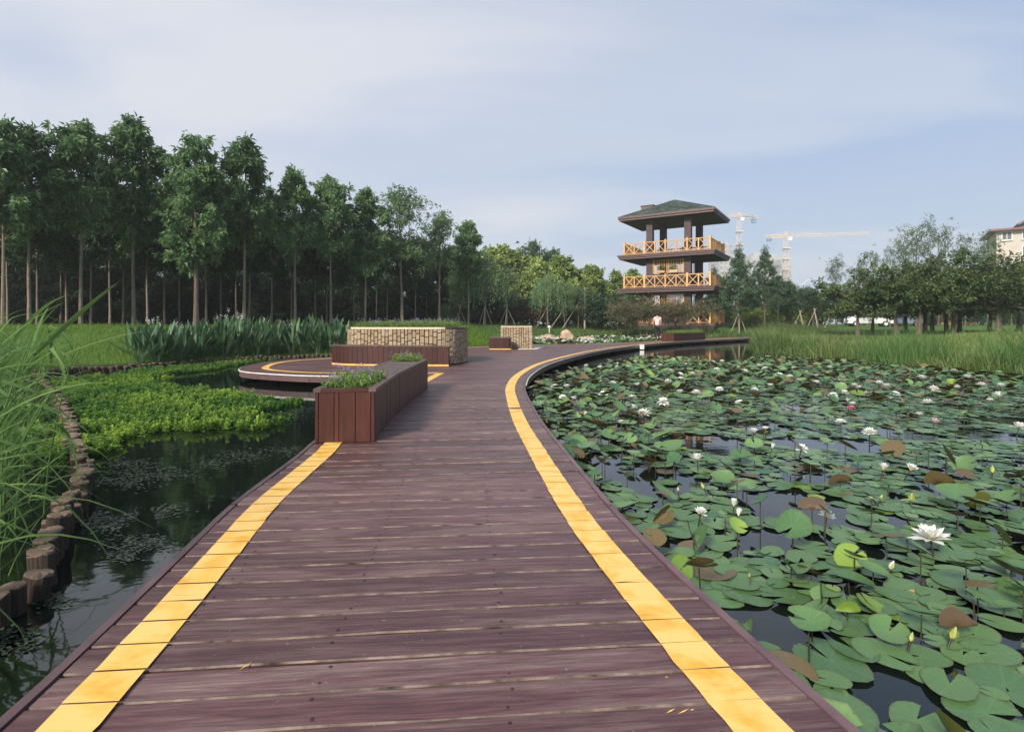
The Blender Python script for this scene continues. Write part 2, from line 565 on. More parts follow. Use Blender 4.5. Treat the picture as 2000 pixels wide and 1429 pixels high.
def stonemat():
    m, nt, bs, _ = mat('rough_stone')
    tc = N(nt, 'ShaderNodeTexCoord'); oi = N(nt, 'ShaderNodeObjectInfo')
    ad = N(nt, 'ShaderNodeVectorMath', operation='ADD'); mm = N(nt, 'ShaderNodeMath', operation='MULTIPLY', i_1=19.0)
    L(nt, oi.outputs['Random'], mm.inputs[0]); cm = N(nt, 'ShaderNodeCombineXYZ'); L(nt, mm.outputs[0], cm.inputs[0]); L(nt, mm.outputs[0], cm.inputs[1])
    L(nt, tc.outputs['Object'], ad.inputs[0]); L(nt, cm.outputs[0], ad.inputs[1])
    n1 = noisef(nt, ad.outputs[0], 26, 6, 0.7)
    base = ramp(nt, [(0.0, (0.31, 0.215, 0.125)), (0.35, (0.40, 0.29, 0.175)), (0.65, (0.46, 0.36, 0.245)), (1.0, (0.36, 0.285, 0.205))]); L(nt, oi.outputs['Random'], base.inputs[0])
    dk = ramp(nt, [(0.3, (0.55,) * 3), (0.62, (1.1,) * 3)]); L(nt, n1, dk.inputs[0])
    c = mixc(nt, 1.0, base.outputs[0], dk.outputs[0], 'MULTIPLY')
    L(nt, c, bs.inputs['Base Color'])
    bs.inputs['Roughness'].default_value = 0.85
    bump(nt, bs, n1, 0.8, 0.02)
    return m


def watermat():
    m, nt, bs, _ = mat('pond_water')
    v = coords(nt)
    n = noisef(nt, v, 0.5, 3)
    r = ramp(nt, [(0.35, (0.004, 0.007, 0.006)), (0.7, (0.008, 0.013, 0.009))]); L(nt, n, r.inputs[0])
    L(nt, r.outputs[0], bs.inputs['Base Color'])
    bs.inputs['Roughness'].default_value = 0.035
    bs.inputs['IOR'].default_value = 1.42
    bs.inputs['Specular IOR Level'].default_value = 0.85
    n2 = noisef(nt, coords(nt, (1.0, 1.6, 1)), 3.2, 3, 0.5)
    bump(nt, bs, n2, 0.05, 0.03)
    return m


def groundmat():
    m, nt, bs, _ = mat('turf_ground')
    v = coords(nt)
    n1 = noisef(nt, v, 0.7, 5, 0.6)
    n2 = noisef(nt, v, 9.0, 5, 0.65)
    g = ramp(nt, [(0.3, (0.045, 0.092, 0.016)), (0.5, (0.075, 0.140, 0.024)), (0.75, (0.115, 0.165, 0.040))])
    mx = N(nt, 'ShaderNodeMath', operation='MULTIPLY_ADD', i_1=0.5, i_2=0.0); L(nt, n1, mx.inputs[0])
    ad = N(nt, 'ShaderNodeMath', operation='MULTIPLY_ADD', i_1=0.5); L(nt, n2, ad.inputs[0]); L(nt, mx.outputs[0], ad.inputs[2])
    L(nt, ad.outputs[0], g.inputs[0])
    at = N(nt, 'ShaderNodeAttribute', attribute_name='tint')          # bare wet soil by the water and under the grove
    soil = ramp(nt, [(0.3, (0.018, 0.014, 0.010)), (0.7, (0.040, 0.032, 0.022))]); L(nt, n2, soil.inputs[0])
    c = mixc(nt, at.outputs['Fac'], g.outputs[0], soil.outputs[0])
    L(nt, c, bs.inputs['Base Color'])
    bs.inputs['Roughness'].default_value = 0.9
    bs.inputs['Specular IOR Level'].default_value = 0.15
    bump(nt, bs, n2, 0.8, 0.05)
    return m


def barkmat(name, a, b):
    m, nt, bs, _ = mat(name)
    v = coords(nt, (7, 7, 1.4))
    n = noisef(nt, v, 2.5, 6, 0.65)
    r = ramp(nt, [(0.3, a), (0.7, b)]); L(nt, n, r.inputs[0]); L(nt, r.outputs[0], bs.inputs['Base Color'])
    bs.inputs['Roughness'].default_value = 0.9
    bs.inputs['Specular IOR Level'].default_value = 0.15
    bump(nt, bs, n, 0.7, 0.03)
    return m


def padmat(name, lo, hi, back):
    m, nt, bs, out = mat(name)
    at = N(nt, 'ShaderNodeAttribute', attribute_name='tint')
    oi = N(nt, 'ShaderNodeObjectInfo')
    v = coords(nt)
    n1 = noisef(nt, v, 9.0, 4, 0.6)
    s1 = N(nt, 'ShaderNodeMath', operation='MULTIPLY_ADD', i_1=0.45); L(nt, n1, s1.inputs[0]); L(nt, at.outputs['Fac'], s1.inputs[2])
    s2 = N(nt, 'ShaderNodeMath', operation='MULTIPLY_ADD', i_1=0.5, i_2=-0.45); L(nt, oi.outputs['Random'], s2.inputs[0])
    s3 = N(nt, 'ShaderNodeMath', operation='ADD', use_clamp=True); L(nt, s1.outputs[0], s3.inputs[0]); L(nt, s2.outputs[0], s3.inputs[1])
    r = ramp(nt, [(0.0, lo), (1.0, hi)]); L(nt, s3.outputs[0], r.inputs[0])
    sp = noisef(nt, v, 70, 2, 0.5)
    sf = ramp(nt, [(0.66, (0, 0, 0)), (0.72, (0.6, 0.6, 0.6))]); L(nt, sp, sf.inputs[0])
    c = mixc(nt, sf.outputs[0], r.outputs[0], tuple(x * 0.6 for x in lo))
    ag = noisef(nt, v, 3.1, 3, 0.6)
    af = ramp(nt, [(0.62, (0, 0, 0)), (0.74, (0.65, 0.65, 0.65))]); L(nt, ag, af.inputs[0])
    c = mixc(nt, af.outputs[0], c, (0.17, 0.15, 0.035))
    ed = N(nt, 'ShaderNodeAttribute', attribute_name='rim')
    ef = ramp(nt, [(0.80, (0, 0, 0)), (1.0, (0.6, 0.6, 0.6))]); L(nt, ed.outputs['Fac'], ef.inputs[0])
    c = mixc(nt, ef.outputs[0], c, (0.075, 0.055, 0.02))
    vn = N(nt, 'ShaderNodeAttribute', attribute_name='vein')
    vf = ramp(nt, [(0.72, (0, 0, 0)), (0.98, (0.10, 0.10, 0.10))]); L(nt, vn.outputs['Fac'], vf.inputs[0])
    c = mixc(nt, vf.outputs[0], c, tuple(min(1, x * 1.5) for x in hi))
    g = N(nt, 'ShaderNodeNewGeometry')
    c = mixc(nt, g.outputs['Backfacing'], c, back)
    L(nt, c, bs.inputs['Base Color'])
    bs.inputs['Roughness'].default_value = 0.34
    bs.inputs['Specular IOR Level'].default_value = 0.5
    bump(nt, bs, n1, 0.25, 0.01)
    return m


M = dict(
    deck=deckmat(), yellow=yellowmat(), stone=stonemat(), water=watermat(), ground=groundmat(),
    dirt=plain('joint_dirt', (0.145, 0.112, 0.092), 0.9, 0.75, 11, 0.1),
    trim=woodmat('edge_board_wood', (0.105, 0.060, 0.066), (1.5, 1.5, 20), 0.45),
    panel=woodmat('panel_wood', (0.060, 0.017, 0.012), (14, 14, 1.0), 0.42, (0.10, 0.04, 0.03), 0.4),
    bench=woodmat('bench_top_wood', (0.105, 0.066, 0.062), (3, 20, 3), 0.4),
    redwood=woodmat('red_bench_wood', (0.046, 0.012, 0.009), (14, 14, 1.0), 0.45, (0.07, 0.025, 0.02), 0.3),
    white=plain('white_strip', (0.62, 0.60, 0.56), 0.5, 0.15, 9),
    cream=plain('cream_coping', (0.62, 0.52, 0.37), 0.75, 0.12, 14, 0.3, bmp=0.2),
    mortar=plain('mortar', (0.045, 0.036, 0.026), 0.95, 0.3, 20, 0.1),
    soil=plain('planter_soil', (0.035, 0.026, 0.018), 0.95, 0.4, 20, 0.1, bmp=0.6),
    nail=plain('nail_iron', (0.018, 0.014, 0.013), 0.5, 0.3, 30, 0.5),
    log_bark=barkmat('log_bark', (0.040, 0.030, 0.024), (0.125, 0.095, 0.075)),
    log_end=plain('log_end_grain', (0.20, 0.145, 0.105), 0.85, 0.6, 16, 0.2, bmp=0.5),
    bark=barkmat('grey_bark', (0.105, 0.082, 0.060), (0.30, 0.245, 0.19)),
    bark_dark=barkmat('dark_bark', (0.030, 0.023, 0.017), (0.075, 0.058, 0.042)),
    bark_brown=barkmat('brown_bark', (0.075, 0.056, 0.043), (0.18, 0.14, 0.112)),
    pole=barkmat('stake_wood', (0.22, 0.18, 0.14), (0.42, 0.36, 0.29)),
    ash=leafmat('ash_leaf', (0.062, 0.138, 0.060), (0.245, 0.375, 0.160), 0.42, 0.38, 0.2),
    ash_back=leafmat('ash_leaf_shade_toned', (0.030, 0.070, 0.034), (0.090, 0.160, 0.070), 0.5, 0.25, 0.2),  # darker ash green, grove shade put into the colour; young trees share it
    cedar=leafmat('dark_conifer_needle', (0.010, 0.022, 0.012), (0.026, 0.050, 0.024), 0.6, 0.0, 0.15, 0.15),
    poplar=leafmat('poplar_leaf', (0.115, 0.200, 0.050), (0.47, 0.54, 0.170), 0.5, 0.40, 0.22),
    willow=leafmat('willow_leaf', (0.070, 0.140, 0.060), (0.19, 0.29, 0.125), 0.5, 0.3, 0.15),
    pine=leafmat('feathery_conifer_leaf', (0.038, 0.085, 0.044), (0.110, 0.185, 0.085), 0.55, 0.2, 0.15),
    olive=leafmat('olive_leaf', (0.040, 0.080, 0.026), (0.135, 0.175, 0.055), 0.5, 0.25, 0.2),
    thin=leafmat('thin_tree_leaf', (0.060, 0.105, 0.050), (0.155, 0.210, 0.105), 0.5, 0.3, 0.15),
    myrtle=leafmat('myrtle_leaf', (0.045, 0.090, 0.028), (0.200, 0.130, 0.085), 0.5, 0.2, 0.15),
    maple=leafmat('red_leaf', (0.060, 0.026, 0.018), (0.135, 0.065, 0.040), 0.5, 0.2, 0.15),
    bush=leafmat('bush_leaf', (0.016, 0.042, 0.018), (0.045, 0.090, 0.035), 0.5, 0.15, 0.2),
    goldbush=leafmat('bright_bush_leaf', (0.07, 0.12, 0.02), (0.22, 0.26, 0.05), 0.5, 0.25, 0.15),
    grass=leafmat('lawn_blade', (0.075, 0.155, 0.018), (0.185, 0.280, 0.045), 0.6, 0.35, 0.0, 0.2),
    sedge=leafmat('sedge_blade', (0.060, 0.125, 0.034), (0.235, 0.300, 0.095), 0.55, 0.35, 0.0, 0.25),
    meadow=leafmat('meadow_blade', (0.036, 0.072, 0.028), (0.125, 0.165, 0.062), 0.6, 0.3, 0.0, 0.2),
    reed=leafmat('reed_leaf', (0.065, 0.150, 0.048), (0.190, 0.310, 0.090), 0.55, 0.4, 0.12, 0.2),
    dry=leafmat('dry_blade', (0.16, 0.12, 0.05), (0.28, 0.22, 0.11), 0.7, 0.3, 0.1, 0.2),
    thalia=leafmat('thalia_leaf', (0.050, 0.110, 0.048), (0.115, 0.205, 0.095), 0.5, 0.3, 0.28, 0.3),
    feather=leafmat('parrot_feather_leaf', (0.038, 0.150, 0.040), (0.44, 0.60, 0.095), 0.55, 0.35, 0.0, 0.25),
    weed=plain('pondweed_leaf', (0.065, 0.095, 0.062), 0.35, 0.4, 40, 0.5),
    herb=leafmat('herb_leaf', (0.075, 0.150, 0.030), (0.23, 0.33, 0.085), 0.5, 0.3, 0.1),
    lilac=leafmat('lilac_petal', (0.20, 0.12, 0.34), (0.42, 0.33, 0.60), 0.6, 0.3, 0.1),
    pad=padmat('lily_pad_green', (0.030, 0.088, 0.032), (0.128, 0.222, 0.078), (0.085, 0.060, 0.022)),
    pad_bright=padmat('lily_pad_bright', (0.095, 0.170, 0.022), (0.19, 0.29, 0.05), (0.12, 0.13, 0.03)),
    pad_brown=padmat('lily_pad_brown', (0.080, 0.058, 0.026), (0.145, 0.110, 0.045), (0.085, 0.055, 0.03)),
    pad_yellow=padmat('lily_pad_yellow', (0.42, 0.26, 0.05), (0.5, 0.36, 0.10), (0.3, 0.2, 0.05)),
    stem=plain('lily_stem', (0.035, 0.030, 0.014), 0.5, 0.3, 20),
    petal=leafmat('white_petal', (0.78, 0.78, 0.72), (0.88, 0.87, 0.84), 0.5, 0.3, 0.03),
    pink=leafmat('pink_petal', (0.62, 0.14, 0.26), (0.78, 0.38, 0.48), 0.5, 0.3, 0.03),
    blush=leafmat('blush_petal', (0.74, 0.52, 0.55), (0.84, 0.74, 0.74), 0.5, 0.3, 0.03),
    bud=plain('bud_green', (0.32, 0.36, 0.10), 0.5, 0.3, 30),
    stamen=plain('stamen_yellow', (0.75, 0.48, 0.05), 0.6, 0.2, 60),
    rock=plain('pale_boulder', (0.42, 0.30, 0.21), 0.9, 0.35, 2.6, 0.2, bmp=0.9),
)

# ------------------------------------------------------------------ plan of the place (metres; x right, y ahead)
DECK_R = catmull([(1.10, 0.0), (.96, .66), (.82, 1.317), (.755, 1.6), (.632, 2.23), (.54, 2.8), (.468, 3.465), (.385, 4.32), (.275, 5.585), (.19, 7.34), (.175, 8.4),
                  (.245, 9.72), (.38, 10.82), (.62, 12.2), (1.0, 13.8), (1.75, 16.15), (2.85, 19.1), (4.13, 21.9), (6.5, 26.25), (9.1, 30.0), (11.5, 32.8), (16.1, 37.5), (20, 41)], 5)
DECK_L1 = catmull([(-1.11, 0.0), (-1.257, 1.336), (-1.37, 2.067), (-1.445, 2.512), (-1.53, 3.06), (-1.60, 4.086), (-1.655, 4.526), (-1.72, 5.5), (-1.77, 6.5), (-1.84, 8.3), (-1.95, 9.4), (-2.2, 10.1), (-2.7, 10.36)], 5)
DECK_L2 = catmull([(-2.7, 10.36), (-3.3, 10.38), (-4.14, 10.52), (-5.2, 11.03), (-5.77, 11.5), (-6.08, 12.1), (-6.32, 12.87), (-6.42, 13.6), (-6.38, 14.4), (-6.08, 15.2), (-5.3, 16.1), (-4.2, 17.9),
                   (-3.1, 20.3), (-2.1, 22.7), (-1.0, 24.2), (.9, 25.6), (3.95, 26.9), (6.4, 29.0), (8.75, 31.9), (11.2, 34.6), (16.0, 39.2), (18.6, 42)], 5)
DECK_L = np.vstack([DECK_L1[:-1], DECK_L2])
DECK = np.vstack([DECK_R, DECK_L[::-1]])

LOGS_A = catmull([(-1.72, .9), (-1.93, 1.6), (-2.1, 2.2), (-2.2, 2.48), (-2.42, 2.81), (-2.6, 3.09), (-2.82, 3.5), (-3.0, 3.76), (-3.22, 4.06), (-3.6, 4.5), (-4.4, 5.4), (-4.92, 6.0), (-6.2, 7.4), (-7.3, 8.6), (-8.6, 9.9), (-9.6, 10.9)], 6)
LOGS_B = catmull([(-9.6, 10.9), (-10.5, 11.8), (-10.9, 12.7), (-10.7, 13.4), (-9.95, 14.4), (-9.5, 15.5), (-8.7, 17.1), (-7.6, 18.2), (-6.4, 18.8), (-5.0, 19.2), (-3.4, 19.9)], 6)
POND_L = np.vstack([LOGS_A, LOGS_B[1:], [(-2.5, 18), (-1.5, 12), (-1, 6), (0, 0), (0, -8), (-1.5, -8)]])
SWAMP = np.array([(-1.72, .9)] + [tuple(p) for p in LOGS_A if p[1] < 8.7] + [(-8.4, 8.4), (-6.3, 6.0), (-4.9, 4.2), (-4.0, 2.2), (-3.6, -2), (-3.6, -8), (-1.5, -8)])
BANK_R = catmull([(17.5, 40), (16.8, 38), (15.2, 33.5), (13.0, 28.6), (10.6, 23.2), (9.7, 20.3), (9.75, 18.3), (10.3, 15.8), (10.6, 13.9), (11.1, 11.6), (12.3, 8.6), (14.5, 4.5), (16, -8)], 5)
POND_R = np.vstack([BANK_R, [(0, -8), (0, 5), (0, 10), (1, 15), (4, 23), (8, 29.5), (14.5, 37.5)]])
POND_F = catmull([(.3, 25.6), (4, 27.2), (8.8, 32.3), (14, 38), (15.6, 41.2), (13, 42.6), (9, 42.9), (5, 42.0), (2.2, 40), (.4, 36), (-.2, 31), (-.1, 27)], 3)
GROVE = np.array([(-70, -10), (-46, -8), (-30, 8.5), (-20.4, 20.6), (-5.6, 37.6), (-6.5, 44), (-30, 60), (-80, 60)])


def ground_z(P):
    P = np.asarray(P, float)
    d = np.minimum(np.minimum(sdist(P, POND_L), sdist(P, POND_R)), np.minimum(sdist(P, POND_F), sdist(P, DECK)))
    d = np.minimum(d, sdist(P, SWAMP) + 0.0)
    x, y = P[:, 0], P[:, 1]
    seam = polydist(P, LOGS_A[LOGS_A[:, 1] < 8.3], closed=False)
    d = np.where((seam < .45), np.minimum(d, -.3), d)
    A = 0.98 + (0.55 - 0.98) * sstep(x, -1.5, 4.0)
    A = A + (0.22 - A) * sstep(x, -2.6, .2) * (1 - sstep(y, 36, 42)) * (1 - sstep(x, 7, 10))
    A = A + (0.75 - A) * sstep(y, 41, 47) * sstep(x, 2, 6)
    D = 8.5 + (4.2 - 8.5) * sstep(x, -8, -3)
    D = D + (4.0 - D) * sstep(x, -1, 3)
    D = D + (12.0 - D) * sstep(x, 10, 13) * (1 - sstep(y, 38, 44))
    z = -0.10 + A * np.clip(d / D, 0, 1) ** 0.85 * (1 - 0.25 * np.clip(1 - d / D, 0, 1))
    z = z + 0.25 * sstep(y, 48, 90)
    # the mown mound at the deck's far corner
    z = z + 0.38 * np.exp(-(((x + 3.2) / 1.9) ** 2 + ((y - 28.0) / 2.2) ** 2)) * np.clip(d / 1.5, 0, 1)
    z = np.where(d < 0, -0.10 - 0.55 * sstep(-d, 0, 0.22), z)
    wob = 0.06 * np.sin(x * .31 + 1.3) * np.cos(y * .27) + 0.03 * np.sin(x * 1.1) * np.sin(y * .9 + 2)
    return z + np.where(d > 1.0, wob * np.clip((d - 1) / 3, 0, 1), 0), d


def gz(x, y):
    return float(ground_z(np.array([[x, y]]))[0][0])


def build_terrain():
    fx = np.arange(-16, 20, 0.24); fy = np.arange(-2.5, 46, 0.24)
    gx = np.r_[-700, -550, -400, -250, -160, -110, -80, np.arange(-64, -16, 1.6), fx, np.arange(20, 66, 1.8), 80, 110, 160, 250, 400, 550, 700]
    gy = np.r_[-40, -25, -15, -9, -5, fy, np.arange(46, 90, 1.8), 100, 120, 150, 200, 280, 400, 550, 700]
    X, Y = np.meshgrid(gx, gy)
    P = np.c_[X.ravel(), Y.ravel()]
    z, d = ground_z(P)
    nx, ny = len(gx), len(gy)
    i = (np.arange(ny - 1)[:, None] * nx + np.arange(nx - 1)[None]).ravel()
    tint = np.clip(1 - d / 0.5, 0, 1)
    tint = np.maximum(tint, 0.92 * sstep(-sdist(P, GROVE), 0.0, 1.6))
    mb = MB().add(np.c_[P, z], np.stack([i, i + 1, i + nx + 1, i + nx], -1), tint=tint)
    tag(mb.obj('ground', M['ground'], smooth=True), kind='structure')
    w = MB().add([(-13, -20, WZ), (22, -20, WZ), (22, 46, WZ), (-13, 46, WZ)], [[0, 1, 2, 3]])
    tag(w.obj('water', M['water']), 'dark still pond water reflecting trees and sky', None, kind='structure')


build_terrain()

# ------------------------------------------------------------------ the boardwalk: planks cut to its curved outline
UA = np.array([math.cos(PLANK_ANG), math.sin(PLANK_ANG)]); VA = np.array([-math.sin(PLANK_ANG), math.cos(PLANK_ANG)])
PITCH, GAP, THICK, V0 = 0.1315, 0.0062, 0.034, 1.5002 - 0.1315 * 8


def crossings(poly, v):
    s = poly @ VA - v; u = poly @ UA
    s2, u2 = np.roll(s, -1), np.roll(u, -1)
    k = (s < 0) != (s2 < 0)
    return np.sort(u[k] + (u2[k] - u[k]) * s[k] / (s[k] - s2[k]))


def uv2xy(u, v, z):
    p = UA * u + VA * v
    return (p[0], p[1], z)


def flat_mesh(poly):
    """triangulated outline, as bmesh"""
    bm = bmesh.new()
    vs_ = [bm.verts.new((p[0], p[1], 0)) for p in poly]
    for t in geometry.tessellate_polygon([[Vector((p[0], p[1], 0)) for p in poly]]):
        try: bm.faces.new([vs_[i] for i in t])
        except ValueError: pass
    return bm


def cut_strip(bm0, va, vb):
    bm = bm0.copy()
    for v, sg in ((va, -1), (vb, 1)):
        geo = bm.verts[:] + bm.edges[:] + bm.faces[:]
        bmesh.ops.bisect_plane(bm, geom=geo, dist=1e-5, plane_co=(*(VA * v), 0), plane_no=(*(VA * sg), 0), clear_outer=True)
        if not bm.faces: break
    bm.normal_update()
    return bm


def strip_verts(bm, z, thick=None):
    """top faces turned upward at height z, with skirts down to z - thick"""
    V = np.array([(v.co.x, v.co.y, z) for v in bm.verts]); n = len(V)
    for i, v in enumerate(bm.verts): v.index = i
    tris, quads = [], []
    for f in bm.faces:
        ix = [v.index for v in f.verts]
        if f.normal.z < 0: ix = ix[::-1]
        for k in range(1, len(ix) - 1): tris.append((ix[0], ix[k], ix[k + 1]))
        if thick:
            for a, b in zip(ix, ix[1:] + ix[:1]):
                e = bm.edges.get((bm.verts[a], bm.verts[b]))
                if e is not None and e.is_boundary: quads.append((b, a, a + n, b + n))
    if thick: V = np.vstack([V, V - (0, 0, thick)])
    return V, quads, tris


def build_deck():
    root = empty('boardwalk', (0, 0, 0))
    tag(root, 'winding maroon plank boardwalk with yellow stripes running over the pond', None, kind='structure')
    bm0 = flat_mesh(DECK)
    bm0.verts.ensure_lookup_table()
    rng = np.random.default_rng(3)
    nails = MB()
    vmax = (DECK @ VA).max()
    nmax = int((vmax - V0) / PITCH)
    for k in range(nmax):
        va = V0 + k * PITCH + GAP / 2 + rng.normal(0, .0012); vb = V0 + (k + 1) * PITCH - GAP / 2 + rng.normal(0, .0012)
        mb = MB()
        dz = rng.normal(0, .0016)
        vm = (va + vb) / 2
        cr = crossings(DECK, vm)
        if va < 9.0 and len(cr) == 2:
            c = .0045
            rows = [(va, -THICK), (va, -c), (va + c, 0), (vm, .0006), (vb - c, 0), (vb, -c), (vb, -THICK)]
            m = 15
            ends = [crossings(DECK, r[0]) for r in rows]
            ends = [e if len(e) == 2 else cr for e in ends]
            tl = rng.normal(0, .0022)
            wob = np.cumsum(rng.normal(0, .0009, m)); wob -= wob.mean()
            V = []
            for (v, z), e in zip(rows, ends):
                for j in range(m):
                    u = e[0] + (e[1] - e[0]) * j / (m - 1)
                    V.append(uv2xy(u, v + (wob[j] if abs(v - vm) > .03 else 0) * 0.9, z + dz + tl * (j / (m - 1) - .5) + wob[j] * .6))
            i = (np.arange(6)[:, None] * m + np.arange(m - 1)[None]).ravel()
            q = np.stack([i, i + 1, i + m + 1, i + m], -1)
            mi = np.zeros(len(q), int)
            mi[(i // m) == 1] = 1                                   # dusty arris along the near edge
            mb.add(V, q, mat=mi)
            # joists: nail heads in pairs
            for jx in np.arange(-1.45, 1.3, 0.52):
                if cr[0] + .05 < jx < cr[1] - .04 and va < 7:
                    for vv in (va + .028, vb - .028):
                        if rng.random() < .16: continue
                        u, v = jx + rng.normal(0, .008), vv + rng.normal(0, .004)
                        r = .0042 + rng.random() * .002
                        p = UA * u + VA * v
                        th = np.arange(7) * 2 * math.pi / 7
                        nails.add(np.c_[p[0] + r * np.cos(th), p[1] + r * np.sin(th), np.full(7, dz + .0022)], None, [[0, a, a + 1] for a in range(1, 6)])
        else:
            bm = cut_strip(bm0, va, vb)
            if not bm.faces:
                bm.free(); continue
            bm.verts.index_update(); bm.verts.ensure_lookup_table()
            V, q, t = strip_verts(bm, dz * .6, THICK)
            mb.add(V, q, t); bm.free()
        mb.obj('plank', [M['deck'], M['dirt']], root)
    tag(nails.obj('nail_heads', M['nail'], root), kind='stuff')
    # dirt packed in the joints
    j = MB(); V, q, t = strip_verts(_idx(bm0), -.0105, .02); j.add(V, None, t)
    j.obj('joint_dirt', M['dirt'], root)
    # painted stripes, laid on each plank
    def stripe(pairs, name='yellow_stripe', paintgap=.0005):
        A, B = pairs
        bm = bmesh.new()
        va_ = [bm.verts.new((*p, 0)) for p in A]; vb_ = [bm.verts.new((*p, 0)) for p in B]
        for i in range(len(A) - 1):
            f = bm.faces.new([va_[i], va_[i + 1], vb_[i + 1], vb_[i]])
        bm.normal_update()
        mb = MB()
        allp = np.vstack([A, B]) @ VA
        for k in range(nmax):
            va = V0 + k * PITCH + GAP / 2 + paintgap; vb = V0 + (k + 1) * PITCH - GAP / 2 - paintgap
            if vb < allp.min() or va > allp.max(): continue
            b = cut_strip(bm, va, vb)
            if b.faces:
                V, q, t = strip_verts(_idx(b), .0055)
                # brush-ragged long sides
                V[:, :2] += rng.normal(0, .0016, (len(V), 2))
                mb.add(V, None, t)
            b.free()
        bm.free()
        return mb.obj(name, M['yellow'], root)
    rp = resample(DECK_R, .12)
    stripe((offset(rp, .128), offset(rp, .272)), paintgap=-.0016)
    lp = resample(DECK_L1, .12); lp = lp[lp[:, 1] < 4.62]
    stripe((offset(lp, -.228), offset(lp, -.085)))
    a = resample([(-1.62, 8.25), (-1.58, 9.4), (-1.52, 10.88)], .15)
    stripe((offset(a, .0), offset(a, -.15)))
    b = resample(np.vstack([[(-1.40, 10.80)], catmull([(-1.60, 10.80), (-3.0, 10.78), (-4.15, 10.90), (-5.05, 11.38), (-5.5, 11.85), (-5.75, 12.4), (-5.95, 13.1), (-6.03, 13.7), (-5.98, 14.3), (-5.72, 14.95), (-5.05, 15.85), (-3.95, 17.7),
                               (-2.85, 20.1), (-1.88, 22.45), (-.85, 23.85), (1.0, 25.2), (4.1, 26.5), (6.6, 28.6), (8.95, 31.5), (11.4, 34.2), (16.2, 38.8)], 5)]), .15)
    stripe((offset(b, .0), offset(b, -.15)))
    # slips of the brush beside the stripes
    dr = MB()
    for px, py, ln, ang in ((1310, 1388, .035, .55), (1335, 1389, .04, .5), (1352, 1386, .012, .3), (1302, 1322, .012, .2), (480, 1300, .045, 1.1), (1137, 978, .02, .4)):
        x, y = W(px, py, .003); c, s = math.cos(ang) * ln / 2, math.sin(ang) * ln / 2; w = .0016
        dr.add([(x - c - w * .4, y - s, .0042), (x - w, y + w, .0042), (x + c, y + s, .0042), (x + w, y - w, .0042)], [[0, 3, 2, 1]])
    tag(dr.obj('paint_drips', M['yellow'], root), kind='stuff')
    # edge boards following the curves
    def edge(path, w, z0, z1, m, name, out=1, gap=0.004):
        p = resample(path, .22)
        A, B = offset(p, -out * gap), offset(p, -out * (gap + w))
        n = len(p)
        V = np.vstack([np.c_[A, np.full(n, z0)], np.c_[B, np.full(n, z0)], np.c_[A, np.full(n, z1)], np.c_[B, np.full(n, z1)]])
        i = np.arange(n - 1)
        Q = np.vstack([np.stack([i + 2 * n, i + 3 * n, i + 1 + 3 * n, i + 1 + 2 * n], -1), np.stack([i + n, i + n + 1, i + 1 + 3 * n, i + 3 * n], -1), np.stack([i, i + 2 * n, i + 1 + 2 * n, i + 1], -1), np.stack([i, i + 1, i + n + 1, i + n], -1)])
        if out < 0: Q = Q[:, ::-1]
        return MB().add(V, Q).obj(name, m, root)
    fine_r, fine_l = resample(DECK_R, .2), resample(DECK_L, .2)
    for fine, out in ((fine_r, 1), (fine_l, -1)):
        for a in range(0, len(fine) - 2, 15):
            seg = fine[a:a + 16]
            if len(seg) < 3: continue
            seg = seg.copy(); dcut = (seg[-1] - seg[-2]); seg[-1] -= dcut / np.linalg.norm(dcut) * .006
            edge(seg, .030, -.135, .0045, M['trim'], 'edge_board', out)
    edge(fine_r[fine_r[:, 1] > 8.6], .016, -.02, -.002, M['white'], 'edge_strip', 1, .036)
    f = fine_l[(fine_l[:, 1] > 10.0) & (fine_l[:, 1] < 13.3) & (fine_l[:, 0] < -2.4)]
    edge(f, .016, -.022, -.001, M['white'], 'edge_strip', -1, .036)
    # posts and a beam under the deck
    for fine, o in ((fine_r, .38), (fine_l, -.38)):
        for p in resample(offset(fine, o), 1.7):
            if p[1] > 38 or p[1] < .5: continue
            MB().box((p[0], p[1], -.47), (.12, .12, .66)).obj('support_post', M['bark_dark'], root)
    bm0.free()


def _idx(bm):
    bm.verts.index_update(); bm.verts.ensure_lookup_table()
    return bm


build_deck()

# ------------------------------------------------------------------ furniture on the deck
def perp(d):
    return np.array([-d[1], d[0]])


